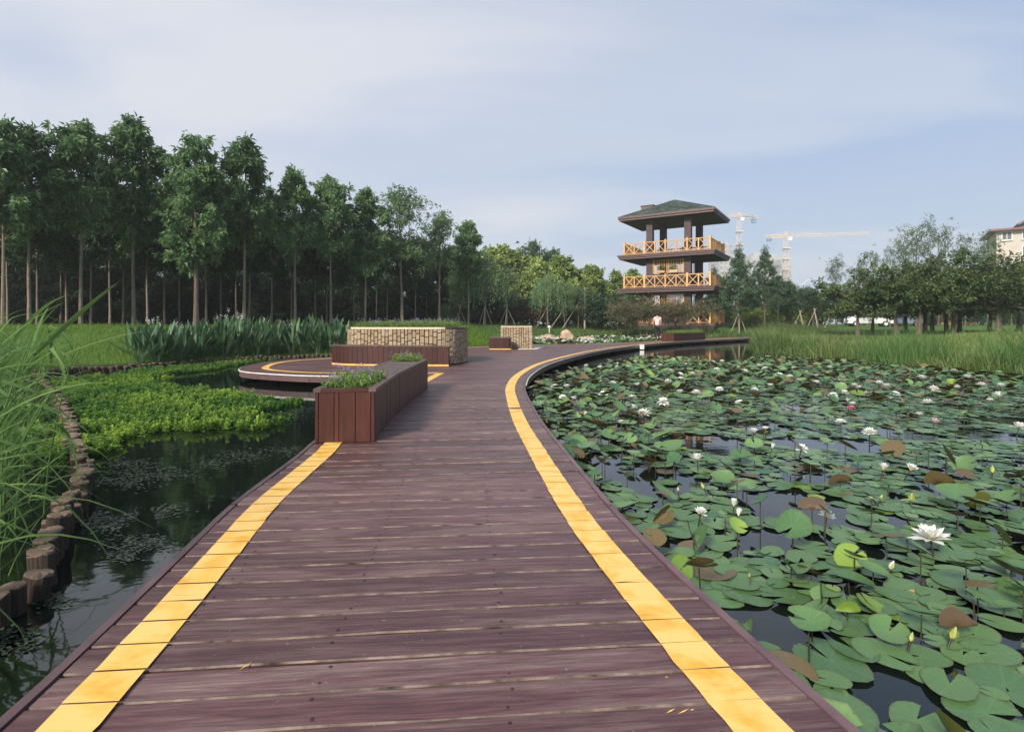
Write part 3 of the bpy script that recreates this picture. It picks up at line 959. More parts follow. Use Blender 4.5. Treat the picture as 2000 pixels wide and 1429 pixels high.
def herb_bed(name, pts_fn, n, h, seed, label, cat, flowers=0.35, spread=0.03, leafw=0.016, purple=True, group=None, grassy=0.0):
    """a bed of soft herbs with lilac flower spikes; pts_fn(n) gives points on the soil"""
    rng = np.random.default_rng(seed)
    P = pts_fn(n)
    root = empty(name, tuple(P.mean(0)))
    tag(root, label, cat, group)
    o = P.mean(0)
    P = P - o
    lv = MB()
    m = 12
    C = np.repeat(P, m, 0)
    hh = h * (0.55 + 0.45 * np.repeat(rng.random(n), m)) * (0.25 + 0.75 * rng.random(n * m))
    C[:, 2] += hh
    C[:, :2] += rng.normal(0, spread, (n * m, 2)) * (0.5 + hh[:, None] / h)
    D = rng.normal(0, 1, (n * m, 3)); D[:, 2] = np.abs(D[:, 2]) * .7 + .1
    lv.leaves(C, D, rng.normal(0, .5, (n * m, 3)) + [0, 0, 1], leafw * 2.6 * rng.uniform(.7, 1.3, n * m), leafw * rng.uniform(.8, 1.3, n * m), tint=rng.random(n * m) * .6 + .4 * hh / h)
    if grassy:
        k = int(n * grassy); ii = rng.integers(0, n, k)
        lv.blades(P[ii], rng.random(k) * 6.28, h * rng.uniform(.7, 1.35, k), rng.uniform(.2, .8, k), .008, 3, tint=rng.random(k))
    tag(lv.obj('foliage', M['herb'], root), kind='stuff')
    st = MB()
    k = int(n * flowers); ii = rng.integers(0, n, k)
    az = rng.random(k) * 6.28; hs = h * rng.uniform(.95, 1.5, k); ln = rng.uniform(.05, .35, k)
    st.blades(P[ii], az, hs, ln, .005, 3, tint=.6)
    tag(st.obj('flower_stems', M['herb'], root), kind='stuff')
    if purple:
        fl = MB(); q = 9
        tip = P[ii] + np.stack([np.cos(az) * ln * hs, np.sin(az) * ln * hs, hs * (1 - .25 * ln)], -1)
        C = np.repeat(tip, q, 0); C[:, 2] -= rng.random(k * q) * h * .22; C[:, :2] += rng.normal(0, .008, (k * q, 2))
        fl.leaves(C, rng.normal(0, 1, (k * q, 3)), rng.normal(0, 1, (k * q, 3)), .017, .012, tint=rng.random(k * q))
        tag(fl.obj('flower_heads', M['lilac'], root), kind='stuff')
    return root


def planter_bench(front, width, h, pw, label, beds, end_boards=None, top_seats=((0.0, 1.0),), cat='planter bench', mats=('panel', 'panel', 'bench'), group=None):
    """a long plank-clad box: FRONT is the polyline of its long visible side (near end first); the box lies to its left"""
    f = resample(front, pw)
    root = empty('planter_bench', (f[0][0], f[0][1], 0))
    tag(root, label, cat, group)
    o = np.array([f[0][0], f[0][1]])
    rel = f - o
    back = offset(rel, width)
    g = .006
    for i in range(len(rel) - 1):                                     # upright boards of the long side
        a, b = rel[i], rel[i + 1]
        t = (b - a) / np.linalg.norm(b - a); nrm = perp(t); dz = random.uniform(-.002, .002)
        a2, b2 = a + t * g / 2, b - t * g / 2; pr = random.uniform(0, .003)
        MB().hexa([(*(a2 - nrm * pr), .004), (*(b2 - nrm * pr), .004), (*(b2 + nrm * .025), .004), (*(a2 + nrm * .025), .004)],
                  [(*(a2 - nrm * pr), h - .032 + dz), (*(b2 - nrm * pr), h - .032 + dz), (*(b2 + nrm * .025), h - .032 + dz), (*(a2 + nrm * .025), h - .032 + dz)]).obj('side_board', M[mats[1]], root)
    t0 = (rel[1] - rel[0]); t0 /= np.linalg.norm(t0); n0 = perp(t0)
    cuts = end_boards or list(np.linspace(0, 1, max(2, int(round(width / .14))) + 1))
    for j in range(len(cuts) - 1):                                    # near end
        a = rel[0] + n0 * (width * cuts[j] + g / 2) - t0 * .026; b = rel[0] + n0 * (width * cuts[j + 1] - g / 2) - t0 * .026
        pr = random.uniform(0, .004) * t0
        MB().hexa([(*(b - pr), .004), (*(a - pr), .004), (*(a + t0 * .024), .004), (*(b + t0 * .024), .004)],
                  [(*(b - pr), h - .032), (*(a - pr), h - .032), (*(a + t0 * .024), h - .032), (*(b + t0 * .024), h - .032)]).obj('end_board', M[mats[0]], root)
    tN = rel[-1] - rel[-2]; tN /= np.linalg.norm(tN)
    MB().hexa([(*(rel[-1] + tN * .004), .004), (*(rel[-1] + tN * .028), .004), (*(back[-1] + tN * .028), .004), (*(back[-1] + tN * .004), .004)],
              [(*(rel[-1] + tN * .004), h - .032), (*(rel[-1] + tN * .028), h - .032), (*(back[-1] + tN * .028), h - .032), (*(back[-1] + tN * .004), h - .032)]).obj('end_board', M[mats[0]], root)
    # back wall and core
    n = len(rel)
    for i in range(0, n - 1, 4):
        a, b = back[i], back[min(i + 4, n - 1)]
        t = (b - a) / np.linalg.norm(b - a); nr = perp(t); b = b - t * .004
        MB().hexa([(*(a - nr * .025), .004), (*(b - nr * .025), .004), (*b, .004), (*a, .004)], [(*(a - nr * .025), h - .032), (*(b - nr * .025), h - .032), (*b, h - .032), (*a, h - .032)]).obj('back_board', M[mats[1]], root)
    core = MB(); inn, bk = offset(rel, .028), offset(rel, width - .028)
    core.prism(np.vstack([inn, bk[::-1]]), .01, h - .075)
    core.obj('soil_box', M['soil'], root)
    # rim boards and seat boards
    ln = np.r_[0, np.cumsum(np.linalg.norm(np.diff(rel, axis=0), axis=1))]; tot = ln[-1]

    def at(s, w):
        s = np.clip(s, 0, tot); k = min(np.searchsorted(ln, s, 'right') - 1, n - 2); k = max(k, 0)
        u = (s - ln[k]) / (ln[k + 1] - ln[k]); p = rel[k] * (1 - u) + rel[k + 1] * u
        t = rel[k + 1] - rel[k]; t /= np.linalg.norm(t)
        return p + perp(t) * w
    def slab(s0, s1, w0, w1, z0, z1, name, m):
        q = [at(s0, w0), at(s1, w0), at(s1, w1), at(s0, w1)]
        if s0 <= 0: q[0] = q[0] - t0 * .034; q[3] = q[3] - t0 * .034
        if s1 >= tot: q[1] = q[1] + tN * .034; q[2] = q[2] + tN * .034
        MB().hexa([(*p, z0) for p in q], [(*p, z1) for p in q]).obj(name, m, root)
    rw = .05
    step = tot / max(1, round(tot / 1.2))
    s = 0
    while s < tot - .01:
        slab(s, s + step - .003, -.012, rw, h - .030, h, 'rim_board', M[mats[2]])
        slab(s, s + step - .003, width - rw, width + .012, h - .030, h, 'rim_board', M[mats[2]])
        s += step
    slab(0, rw, rw + .003, width - rw - .003, h - .030, h - .001, 'rim_board', M[mats[0]])
    slab(tot - rw, tot, rw + .003, width - rw - .003, h - .030, h - .001, 'rim_board', M[mats[0]])
    for s0, s1 in top_seats:
        k = max(1, int(round((s1 - s0) * tot / .118)))
        for j in range(k):
            a = s0 * tot + (s1 - s0) * tot * j / k; b = s0 * tot + (s1 - s0) * tot * (j + 1) / k - .007
            slab(max(a, rw + .004), min(b, tot - rw - .004), rw + .004, width - rw - .004, h - .030, h - .002 + random.uniform(-.002, .002), 'seat_board', M[mats[2]])
    out = []
    for (s0, s1, n_, hh, seed, lab, kw) in beds:
        rng = np.random.default_rng(seed)
        def fn(k, s0=s0, s1=s1, rng=rng):
            return np.array([(*(at(rng.uniform(s0, s1) * tot, rng.uniform(.05, width - .05)) + o), h - .07) for _ in range(k)])
        out.append(herb_bed('planter_herbs', fn, n_, hh, seed, lab, 'plant', **kw))
    return root


near_front = catmull([(-1.165, 4.575), (-1.215, 5.05), (-1.262, 5.8), (-1.285, 6.5), (-1.30, 7.4), (-1.305, 8.3)], 5)
planter_bench(near_front, .49, .455, .118, 'long near maroon plank bench box with purple herbs at both ends',
              [(.015, .25, 170, .17, 5, 'leafy herb clump with purple flower spikes in the near end of the long bench', dict(flowers=.15, leafw=.014)),
               (.865, .99, 80, .17, 6, 'pale green herb clump with few flowers in the far end of the long bench', dict(flowers=.10, leafw=.014))],
              end_boards=[0, .065, .325, .60, .68, .94, 1.0], top_seats=((.265, .85),))
# yellow paint slopped up on its front
def paint_smear():
    mb = MB(); rng = np.random.default_rng(4)
    for k in range(34):
        u = rng.normal(.36, .10); w = rng.uniform(.008, .03); hh = abs(rng.normal(0, .022)) + .006
        if not .16 < u < .55: continue
        x = -1.165 - .49 * (1 - u) * math.cos(PLANK_ANG * .3); y = 4.5385 + .0003 * k
        mb.add([(x - w, y, .006), (x + w, y, .006), (x + w * .5, y, .006 + hh), (x - w * .6, y, .006 + hh * .8)], [[0, 1, 2, 3]])
    return mb
root = [o for o in COL.objects if o.name == 'planter_bench'][0]
sm = paint_smear(); sm.v = [v - (-1.165, 4.575, 0) for v in sm.v]
sm.obj('paint_splash', M['yellow'], root)

planter_bench([(9.15, 30.35), (10.6, 31.85), (12.05, 33.55)], .75, .45, .125, 'distant plank planter box full of low grass near the walking person',
              [(.02, .98, 420, .26, 8, 'low tufted grass growing along the distant plank planter box', dict(flowers=.1, purple=False, grassy=2.2, spread=.05))],
              top_seats=(), cat='planter box', mats=('panel', 'redwood', 'panel'))


def stone_wall(root, outline, z0, z1, course, mean_w, seed, depth=.10, closed=True, skip=None):
    """upright rough stones set along OUTLINE (ccw), broken joints column by column"""
    rng = np.random.default_rng(seed)
    P = np.array(outline + ([outline[0]] if closed else []), float)
    P = resample(P, .03)
    d = np.r_[0, np.cumsum(np.linalg.norm(np.diff(P, axis=0), axis=1))]; tot = d[-1]
    # a few rough block shapes, shared
    shapes = []
    for k in range(7):
        bm = bmesh.new(); bmesh.ops.create_cube(bm, size=1.0)
        bmesh.ops.bevel(bm, geom=bm.edges[:], offset=.07, segments=1, affect='EDGES')
        for v in bm.verts: v.co += Vector(rng.normal(0, .022, 3))
        me = bpy.data.meshes.new('stone'); bm.to_mesh(me); bm.free(); me.materials.append(M['stone']); shapes.append(me)
    s = 0; col = 0
    while s < tot - .02:
        w = mean_w * rng.uniform(.78, 1.22); w = min(w, tot - s)
        mid = s + w / 2
        x, y = np.interp(mid, d, P[:, 0]), np.interp(mid, d, P[:, 1])
        x2, y2 = np.interp(mid + .02, d, P[:, 0]), np.interp(mid + .02, d, P[:, 1])
        x1, y1 = np.interp(mid - .02, d, P[:, 0]), np.interp(mid - .02, d, P[:, 1])
        ang = math.atan2(y2 - y1, x2 - x1)
        nx, ny = math.sin(ang), -math.cos(ang)                        # outward of a ccw outline
        if not (skip and skip(x, y, nx, ny)):
            z = z0 - (course * .5 if col % 2 else 0)
            while z < z1 - .015:
                hh = course * rng.uniform(.8, 1.25)
                a, b = max(z, z0), min(z + hh, z1)
                if z1 - b < .035: b = z1
                if b - a > .02:
                    pr = rng.uniform(.0, .014)
                    link('stone', shapes[rng.integers(7)], root, (x + nx * (pr - depth / 2) - root.location.x, y + ny * (pr - depth / 2) - root.location.y, (a + b) / 2), (0, 0, ang), (w - .017, depth, b - a - .016))
                z = b if b == z1 else z + hh
        s += w; col += 1


def coping(path, w0, w1, z0, z1, m, root, step=.5):
    p = resample(path, .08); k = max(1, int(step / .08))
    for i in range(0, len(p) - 1, k):
        s = p[i:i + k + 1].copy()
        if len(s) < 2: continue
        e = s[-1] - s[-2]; s[-1] -= e / np.linalg.norm(e) * .004
        A, B = offset(s, -w0), offset(s, w1)
        n = len(s); o = np.array(root.location[:2]); A = A - o; B = B - o
        V = np.vstack([np.c_[A, np.full(n, z0)], np.c_[B, np.full(n, z0)], np.c_[A, np.full(n, z1)], np.c_[B, np.full(n, z1)]])
        j = np.arange(n - 1)
        Q = np.vstack([np.stack([j + 2 * n, j + 2 * n + 1, j + 3 * n + 1, j + 3 * n], -1), np.stack([j, j + 1, j + 2 * n + 1, j + 2 * n], -1), np.stack([j + n + 1, j + n, j + 3 * n, j + 3 * n + 1], -1)])
        Q = np.vstack([Q, [[0, 2 * n, 3 * n, n], [n - 1, 2 * n - 1, 4 * n - 1, 3 * n - 1]]])
        MB().add(V, Q).obj('coping', m, root)


# big stone planter with curved plank bench
big = catmull([(-4.02, 13.42), (-3.5, 13.22), (-2.7, 13.08), (-1.95, 13.03), (-1.62, 13.06), (-1.40, 13.28), (-1.25, 13.75), (-1.20, 14.4), (-1.45, 15.1), (-2.2, 15.5), (-3.3, 15.6), (-4.0, 15.3), (-4.3, 14.6), (-4.25, 13.9), (-4.02, 13.42)], 6)[:-1]
root = empty('stone_planter', (-2.8, 14.3, 0))
tag(root, 'big rounded tan stone planter with grass on top behind a curved bench', 'planter')
core = MB().prism(offset(np.vstack([big, big[:1]]), .035)[:-1] - (-2.8, 14.3), .004, .84); core.obj('wall_core', M['mortar'], root)
stone_wall(root, [tuple(p) for p in big], .006, .865, .148, .098, 21, skip=lambda x, y, nx, ny: ny > .55)
pc = np.vstack([big, big[:1]])
ft = pc[(np.arange(len(pc)) <= 24)]
coping(ft, .008, .22, .868, .912, M['cream'], root)
coping(pc[24:], .006, .20, .868, .908, M['bench'], root)
MB().prism(offset(pc, .2)[:-1] - (-2.8, 14.3), .5, .86).obj('soil_bed', M['soil'], root)
rngp = np.random.default_rng(31)
def bigbed(k):
    out = []
    while len(out) < k:
        p = (rngp.uniform(-4.2, -1.25), rngp.uniform(13.2, 15.5))
        if sdist(np.array([p]), big)[0] < -.22: out.append((*p, .85))
    return np.array(out)
herb_bed('planter_grass', bigbed, 620, .22, 33, 'mixed grass and small lilac flowers on top of the big stone planter', 'plant', flowers=.22, grassy=4.5, spread=.07, leafw=.02)

# the curved bench against it
bench_f = catmull([(-4.50, 13.62), (-4.44, 13.25), (-4.15, 12.97), (-3.7, 12.80), (-3.1, 12.70), (-2.3, 12.63), (-1.485, 12.60)], 6)
root = empty('curved_bench', (-3, 12.9, 0))
tag(root, 'curved low dark red plank bench hugging the big stone planter', 'bench')
bf = resample(bench_f, .128) - (-3, 12.9)
for i in range(len(bf) - 1):
    a, b = bf[i], bf[i + 1]; t = (b - a) / np.linalg.norm(b - a); nr = perp(t); a = a + t * .003; b = b - t * .003; pr = random.uniform(0, .004)
    MB().hexa([(*(a - nr * pr), .045), (*(b - nr * pr), .045), (*(b + nr * .03), .045), (*(a + nr * .03), .045)], [(*(a - nr * pr), .452), (*(b - nr * pr), .452), (*(b + nr * .03), .452), (*(a + nr * .03), .452)]).obj('front_board', M['redwood'], root)
A, B = resample(bench_f, .128), None
inner = np.array([(-4.30, 14.0)] + [tuple(p) for p in offset(pc, -.022)[:22]])
inner = resample(inner, .128); m = min(len(A), len(inner))
A2 = resample(bench_f, .125); 
ti = np.linspace(0, 1, 26)
def along(P, t):
    d = np.r_[0, np.cumsum(np.linalg.norm(np.diff(P, axis=0), axis=1))]; return np.stack([np.interp(t * d[-1], d, P[:, 0]), np.interp(t * d[-1], d, P[:, 1])], -1)
oa = along(offset(bench_f, -.012), ti) - (-3, 12.9)
ib = along(np.array([tuple(p) for p in offset(pc, -.02)[:19]]), np.clip(ti * 1.06 - .06, 0, 1)) - (-3, 12.9)
for i in range(25):
    q = [oa[i], oa[i + 1] + (oa[i] - oa[i + 1]) * .05, ib[i + 1] + (ib[i] - ib[i + 1]) * .05, ib[i]]
    MB().hexa([(*p, .455) for p in q], [(*p, .482) for p in q]).obj('seat_board', M['bench'], root)
MB().hexa([(bf[-1][0] - .02, bf[-1][1] + .032, .045), (bf[-1][0], bf[-1][1] + .032, .045), (bf[-1][0] - .03, bf[-1][1] + .41, .045), (bf[-1][0] - .05, bf[-1][1] + .41, .045)],
          [(bf[-1][0] - .02, bf[-1][1] + .032, .452), (bf[-1][0], bf[-1][1] + .032, .452), (bf[-1][0] - .03, bf[-1][1] + .41, .452), (bf[-1][0] - .05, bf[-1][1] + .41, .452)]).obj('end_board', M['redwood'], root)
bl = resample(offset(bench_f, -.004), .1) - (-3, 12.9); bl2 = resample(offset(bench_f, .02), .1) - (-3, 12.9)
k = min(len(bl), len(bl2)); yb = MB()
for i in range(k - 1):
    yb.hexa([(*bl[i], .006), (*bl[i + 1], .006), (*bl2[i + 1], .006), (*bl2[i], .006)], [(*bl[i], .042), (*bl[i + 1], .042), (*bl2[i + 1], .042), (*bl2[i], .042)])
yb.obj('yellow_base_line', M['yellow'], root)

# small stone planter with its dark block seat
root = empty('stone_planter', (.2, 22.0, 0))
tag(root, 'small square tan stone planter far along the boardwalk', 'planter')
sq = [(-.44, 21.45), (.80, 21.45), (.80, 22.7), (-.44, 22.7)]
MB().prism([(x - .2 + (.03 if x < 0 else -.03), y - 22 + (.03 if y < 22 else -.03)) for x, y in sq], .004, .84).obj('wall_core', M['mortar'], root)
stone_wall(root, sq, .006, .865, .14, .10, 22, skip=lambda x, y, nx, ny: ny > .5)
coping(np.array([(-.44, 21.45), (.80, 21.45)]), .008, .2, .868, .905, M['cream'], root)
coping(np.array([(.80, 21.655), (.80, 22.7)]), .008, .2, .868, .905, M['cream'], root)
coping(np.array([(-.44, 22.7), (-.44, 21.655)]), .008, .2, .868, .905, M['cream'], root)
MB().box((-.02, .08, .8), (.8, .98, .06)).obj('soil_bed', M['soil'], root)
rq = np.random.default_rng(35)
root = empty('block_seat', (-.46, 20.95, 0))
tag(root, 'small dark red plank block seat set before the small stone planter', 'seat')
for i in range(6):
    MB().box((-.34 + .125 * i + .015, -.25, .245), (.119, .024, .40)).obj('front_board', M['redwood'], root)
for sx in (-.405, .428):
    MB().box((sx, .005, .245), (.024, .484, .40)).obj('end_board', M['redwood'], root)
for i in range(4):
    MB().box((.0115, -.205 + .128 * i, .4615), (.88, .12, .030)).obj('seat_board', M['bench'], root)
MB().box((.011, -.258, .024), (.84, .018, .032)).obj('yellow_base_line', M['yellow'], root)
MB().box((.011, .0, .24), (.80, .44, .36)).obj('core', M['soil'], root)

mb = MB().prism([(.24, 20.75), (.98, 20.95), (1.42, 23.2), (.92, 23.25), (.86, 21.35), (.24, 21.3)], .004, .016)
tag(mb.obj('white_sheet', M['white']), 'flat white sheet lying on the deck beside the small stone planter', 'sheet')

# white box fixed on the deck edge, and lawn lamps
i = np.argmin(np.abs(DECK_R[:, 1] - 25.7)); p = DECK_R[i]
root = empty('edge_box', (p[0] + .14, p[1] - .07, 0)); tag(root, 'small white box fixed to the outer edge of the far boardwalk', 'box')
MB().box((0, 0, -.10), (.20, .14, .20), -.45).obj('body', M['white'], root)
MB().box((0, 0, .012), (.24, .18, .02), -.45).obj('lid', M['white'], root)

# ------------------------------------------------------------------ log edging
def build_logs():
    rng = np.random.default_rng(41)
    variants = []
    for k in range(6):
        n = 16
        th = np.arange(n) * 2 * math.pi / n
        rr = 1 + .05 * np.sin(2 * th + rng.random() * 6) + rng.normal(0, .02, n)
        mb = MB()
        rings = [(-.5, 1.0), (.1, 1.0 + rng.normal(0, .02)), (.482, .99), (.5, .93)]
        V = np.array([[math.cos(a) * r * s * (1 + rng.normal(0, .012)), math.sin(a) * r * s, z + rng.normal(0, .006) * (z > .3)] for z, s in rings for a, r in zip(th, rr)])
        i = np.arange(3)[:, None] * n + np.arange(n)[None]; j = np.arange(3)[:, None] * n + (np.arange(n)[None] + 1) % n
        V = np.vstack([V, [[0, 0, .503 + rng.normal(0, .004)]]])
        tri = [[3 * n + a, 3 * n + (a + 1) % n, 4 * n] for a in range(n)]
        mb.add(V, np.stack([i, j, j + n, i + n], -1).reshape(-1, 4), tri, mat=np.array([0] * (2 * n) + [1] * n))
        mb.mt[-1] = np.full(n, 1)
        variants.append(mb.mesh('log', [M['log_bark'], M['log_end']]))
    for path, lab, step in ((LOGS_A, 'row of upright cut logs edging the reed bed along the dark water', .122), (LOGS_B, 'far row of short upright logs edging the lawn bank', .15)):
        root = empty('log_edging', (path[len(path) // 2][0], path[len(path) // 2][1], WZ))
        tag(root, lab, 'log edging')
        o = np.array([*root.location])
        for p in resample(path, step):
            r = rng.uniform(.042, .060); top = rng.normal(-.095, .024) if path is LOGS_A else rng.normal(-.075, .02)
            hgt = top + .62
            link('log', variants[rng.integers(6)], root, (p[0] - o[0] + rng.normal(0, .014), p[1] - o[1] + rng.normal(0, .014), top - hgt / 2 - o[2]), (rng.normal(0, .05), rng.normal(0, .05), rng.random() * 6.28), (r, r, hgt))


build_logs()


# ------------------------------------------------------------------ water lilies
PADN = 21


def pad_arrays(rng, kind='flat', n=PADN):
    """unit pad: radius 1, notch towards +x; returns V, tris, rim"""
    a0 = rng.uniform(.10, .26)
    th = np.linspace(a0, 2 * math.pi - a0, n)
    ph = rng.random(3) * 6.28
    r = (1 + .035 * np.sin(3 * th + ph[0]) + .02 * np.sin(5 * th + ph[1])) * (1 + .10 * np.cos(th) ** 2)
    r[[0, -1]] *= .93
    el = rng.uniform(.80, 1.0)
    if kind == 'flat':
        zr = .016 * np.sin(2 * th + ph[2]) + .012 * np.sin(4 * th + ph[0]) + rng.uniform(.0, .02); zi = -.004; zc = -.02
    elif kind == 'cup':
        zr = .20 + .06 * np.sin(2 * th + ph[2]); zi = .05; zc = 0
    else:                                                             # folded along its middle
        f = rng.uniform(.7, 1.5)
        zr = np.abs(np.sin(th)) * f * .75 + .05 * np.sin(3 * th + ph[0]); zi = np.abs(np.sin(th)) * f * .34; zc = 0
    yc = np.cos(math.atan(f)) if kind == 'fold' else 1.0
    rim = np.stack([np.cos(th) * r, np.sin(th) * r * el * yc, np.broadcast_to(zr, th.shape)], -1)
    mid = np.stack([np.cos(th) * r * .55, np.sin(th) * r * .55 * el * yc, np.broadcast_to(zi, th.shape)], -1)
    V = np.vstack([rim, mid, [[.04, 0, zc]]])
    i = np.arange(n - 1)
    Q = np.stack([n + i, i, i + 1, n + i + 1], -1)
    T = np.stack([np.full(n - 1, 2 * n), n + i, n + i + 1], -1)
    return V, Q, T, np.stack([np.r_[np.ones(n), np.zeros(n + 1)], np.r_[np.arange(n) % 2, np.arange(n) % 2, 1]], -1)


def rim_attr(me, rim):
    for k, nm in enumerate(('rim', 'vein')):
        a = me.attributes.new(nm, 'FLOAT', 'POINT'); a.data.foreach_set('value', np.ascontiguousarray(rim[:, k]).astype(np.float32))


def pad_mesh(rng, kind, m, n=PADN, name='lily_pad'):
    V, Q, T, rim = pad_arrays(rng, kind, n)
    me = MB().add(V, Q, T, tint=.5).mesh(name, m, smooth=True)
    rim_attr(me, rim)
    return me


def build_lilies():
    rng = np.random.default_rng(51)
    region = np.vstack([BANK_R, [(0, 0), (0, 5), (0, 10), (1, 15), (4, 23)]])
    holes = [(W(1240, 930, WZ), .32), (W(1190, 900, WZ), .28), (W(1300, 960, WZ), .26), (W(1490, 1055, WZ), .20), (W(1560, 1045, WZ), .16), (W(1480, 1000, WZ), .14), (W(1500, 1200, WZ), .17), (W(1535, 1240, WZ), .12),
             (W(1720, 1330, WZ), .20), (W(1800, 1370, WZ), .17), (W(1850, 1310, WZ), .14), (W(1900, 1330, WZ), .10), (W(1660, 1290, WZ), .08), (W(1620, 1010, WZ), .2), (W(1700, 1080, WZ), .13), (W(1960, 1250, WZ), .12), (W(1740, 1420, WZ), .16),
             (W(1660, 870, WZ), .5), (W(1560, 865, WZ), .4), (W(1480, 835, WZ), .45), (W(1780, 850, WZ), .4), (W(1360, 945, WZ), .2), (W(1850, 960, WZ), .3), (W(1560, 930, WZ), .22), (W(1930, 850, WZ), .45)]
    pads = []                                                         # x, y, r
    cell = {}

    def free(x, y, r, k):
        cx, cy = int(x / .3), int(y / .3)
        for i in (-1, 0, 1):
            for j in (-1, 0, 1):
                for (a, b, c) in cell.get((cx + i, cy + j), ()):
                    if (a - x) ** 2 + (b - y) ** 2 < (k * (r + c)) ** 2: return False
        return True

    def put(x, y, r):
        cell.setdefault((int(x / .3), int(y / .3)), []).append((x, y, r)); pads.append((x, y, r))
    hand = []
    for (px, py, w, kind, tint) in [(1622, 1290, 140, 'flat', 0), (1962, 1345, 130, 'flat', 0), (1640, 1400, 150, 'flat', 0), (1790, 1415, 110, 'flat', 0), (1925, 1400, 130, 'flat', 0), (1855, 1345, 110, 'flat', 0),
                                    (1905, 1240, 90, 'flat', 0), (1800, 1285, 95, 'flat', 0), (1540, 1345, 100, 'flat', 0), (1955, 1185, 130, 'flat', 0), (1600, 1220, 90, 'flat', 0), (1460, 1165, 90, 'flat', 0), (1880, 1140, 110, 'flat', 0)]:
        x, y = W(px, py, WZ); r = w * y / F / 2 * .96
        put(x, y, r)
    C = np.stack([rng.uniform(.2, 17, 90000), 1.15 + rng.random(90000) ** 1.15 * 17.4], -1)
    C = C[(C[:, 0] < C[:, 1] * 1.02 + .5)]
    ok = (sdist(C, region) < -.04) & (sdist(C, DECK) > .13)
    # ragged far edge and the open channel beside the deck
    edge = 17.3 + 0.7 * np.sin(C[:, 0] * 1.7) + .5 * np.sin(C[:, 0] * .6)
    ok &= (C[:, 1] < edge) & ~((C[:, 1] > 12.0) & (sdist(C, DECK) < .35 + .22 * (C[:, 1] - 12.0)))
    C = C[ok]
    nz = vnoise(C, .9, 3.1); nz2 = vnoise(C, .33, 9.7)
    for (x, y), a, b in zip(C, nz, nz2):
        if y < 9 and a < -.56 + .10 * (b < 0): continue
        if any((x - hx) ** 2 + (y - hy) ** 2 < hr * hr * .6 for (hx, hy), hr in holes): continue
        r = rng.uniform(.046, .106) * (1.0 if y < 9 else 1.1)
        if rng.random() < .12: r *= .6
        if free(x, y, r, .54 if y > 9 else .51): put(x, y, r)
    P = np.array(pads)
    # how large each shows
    size = P[:, 2] / P[:, 1] * np.where((P[:, 0] / P[:, 1] < .97) & (P[:, 1] > 1.6), 1, 0)
    order = np.argsort(-size)
    near = set(order[:268].tolist())
    flat = [pad_mesh(rng, 'flat', M['pad']) for _ in range(8)]
    cupm = [pad_mesh(rng, 'cup', M['pad']) for _ in range(3)]
    brown = [pad_mesh(rng, 'flat', M['pad_brown']) for _ in range(2)]
    stuff = {k: MB() for k in ('pad', 'pad_brown', 'pad_bright')}
    rims = {k: [] for k in stuff}
    stems = MB()
    for i, (x, y, r) in enumerate(P):
        rz = rng.random() * 6.28
        far = sstep(np.array(y), 7.0, 11.5)
        rb = .10 + .30 * float(far)
        # beside the deck the leaves crowd up out of the water
        if 4.2 < y and x < .9 + .12 * y and x < 3.2: rb = .42
        raised = rng.random() < rb
        z = WZ + .006 + rng.random() * .014
        if raised:
            z = WZ + rng.uniform(.04, .17); tx, ty = rng.normal(0, .30, 2)
        else:
            tx, ty = rng.normal(0, .035, 2)
        u = rng.random()
        kind = 'pad_brown' if u < ((.15 if y > 3.2 else .08) if raised else .03) else ('pad_bright' if u > .955 else 'pad')
        if i in near:
            if raised and kind == 'pad': me, lab, col = cupm[rng.integers(3)], 'green lily pad standing up out of the water on its stem', 'raised lily pads'
            elif kind == 'pad_brown': me, lab, col = brown[rng.integers(2)], 'brownish old lily pad lying among green lily pads', 'brown lily pads'
            else:
                me = flat[rng.integers(8)]; dk = sdist(np.array([[x, y]]), DECK)[0]
                if dk < .45: lab, col = 'flat green lily pad floating close along the boardwalk edge', 'green lily pads along the boardwalk edge'
                elif y < 2.7: lab, col = 'flat green lily pad in the nearest open pond, away from the deck', 'green lily pads in the nearest pond'
                else: lab, col = 'flat green lily pad lying out in the middle of the pond', 'green lily pads in the middle of the pond'
            o = link('lily_pad', me, None, (x, y, z), (tx, ty, rz), (r, r * rng.uniform(.9, 1.05), r))
            tag(o, lab, 'lily pad', col)
            if raised: stems.tube([(x, y, WZ - .1), (x + rng.normal(0, .01), y, z - .01)], .0035, 4)
        else:
            V, Q, T, rim = pad_arrays(rng, 'cup' if raised else 'flat', 10)
            Rm = np.array(Matrix.Rotation(tx, 3, 'X') @ Matrix.Rotation(ty, 3, 'Y') @ Matrix.Rotation(rz, 3, 'Z'))
            stuff[kind].add((V * r) @ Rm.T + (x, y, z), Q, T, tint=np.clip(rng.normal(.5, .4), 0, 1))
            rims[kind].append(rim)
            if raised and y < 12: stems.tube([(x, y, WZ - .1), (x, y, z - .01)], .004, 3, cap=False)
    for k, mb in stuff.items():
        me = mb.mesh('lily_pads', M[k], smooth=True)
        rim_attr(me, np.concatenate(rims[k]))
        tag(link('lily_pads', me), {'pad': 'mass of green lily pads covering the farther pond', 'pad_brown': 'brown lily pads scattered through the farther pond', 'pad_bright': 'bright green lily pads scattered through the farther pond'}[k], None, kind='stuff')
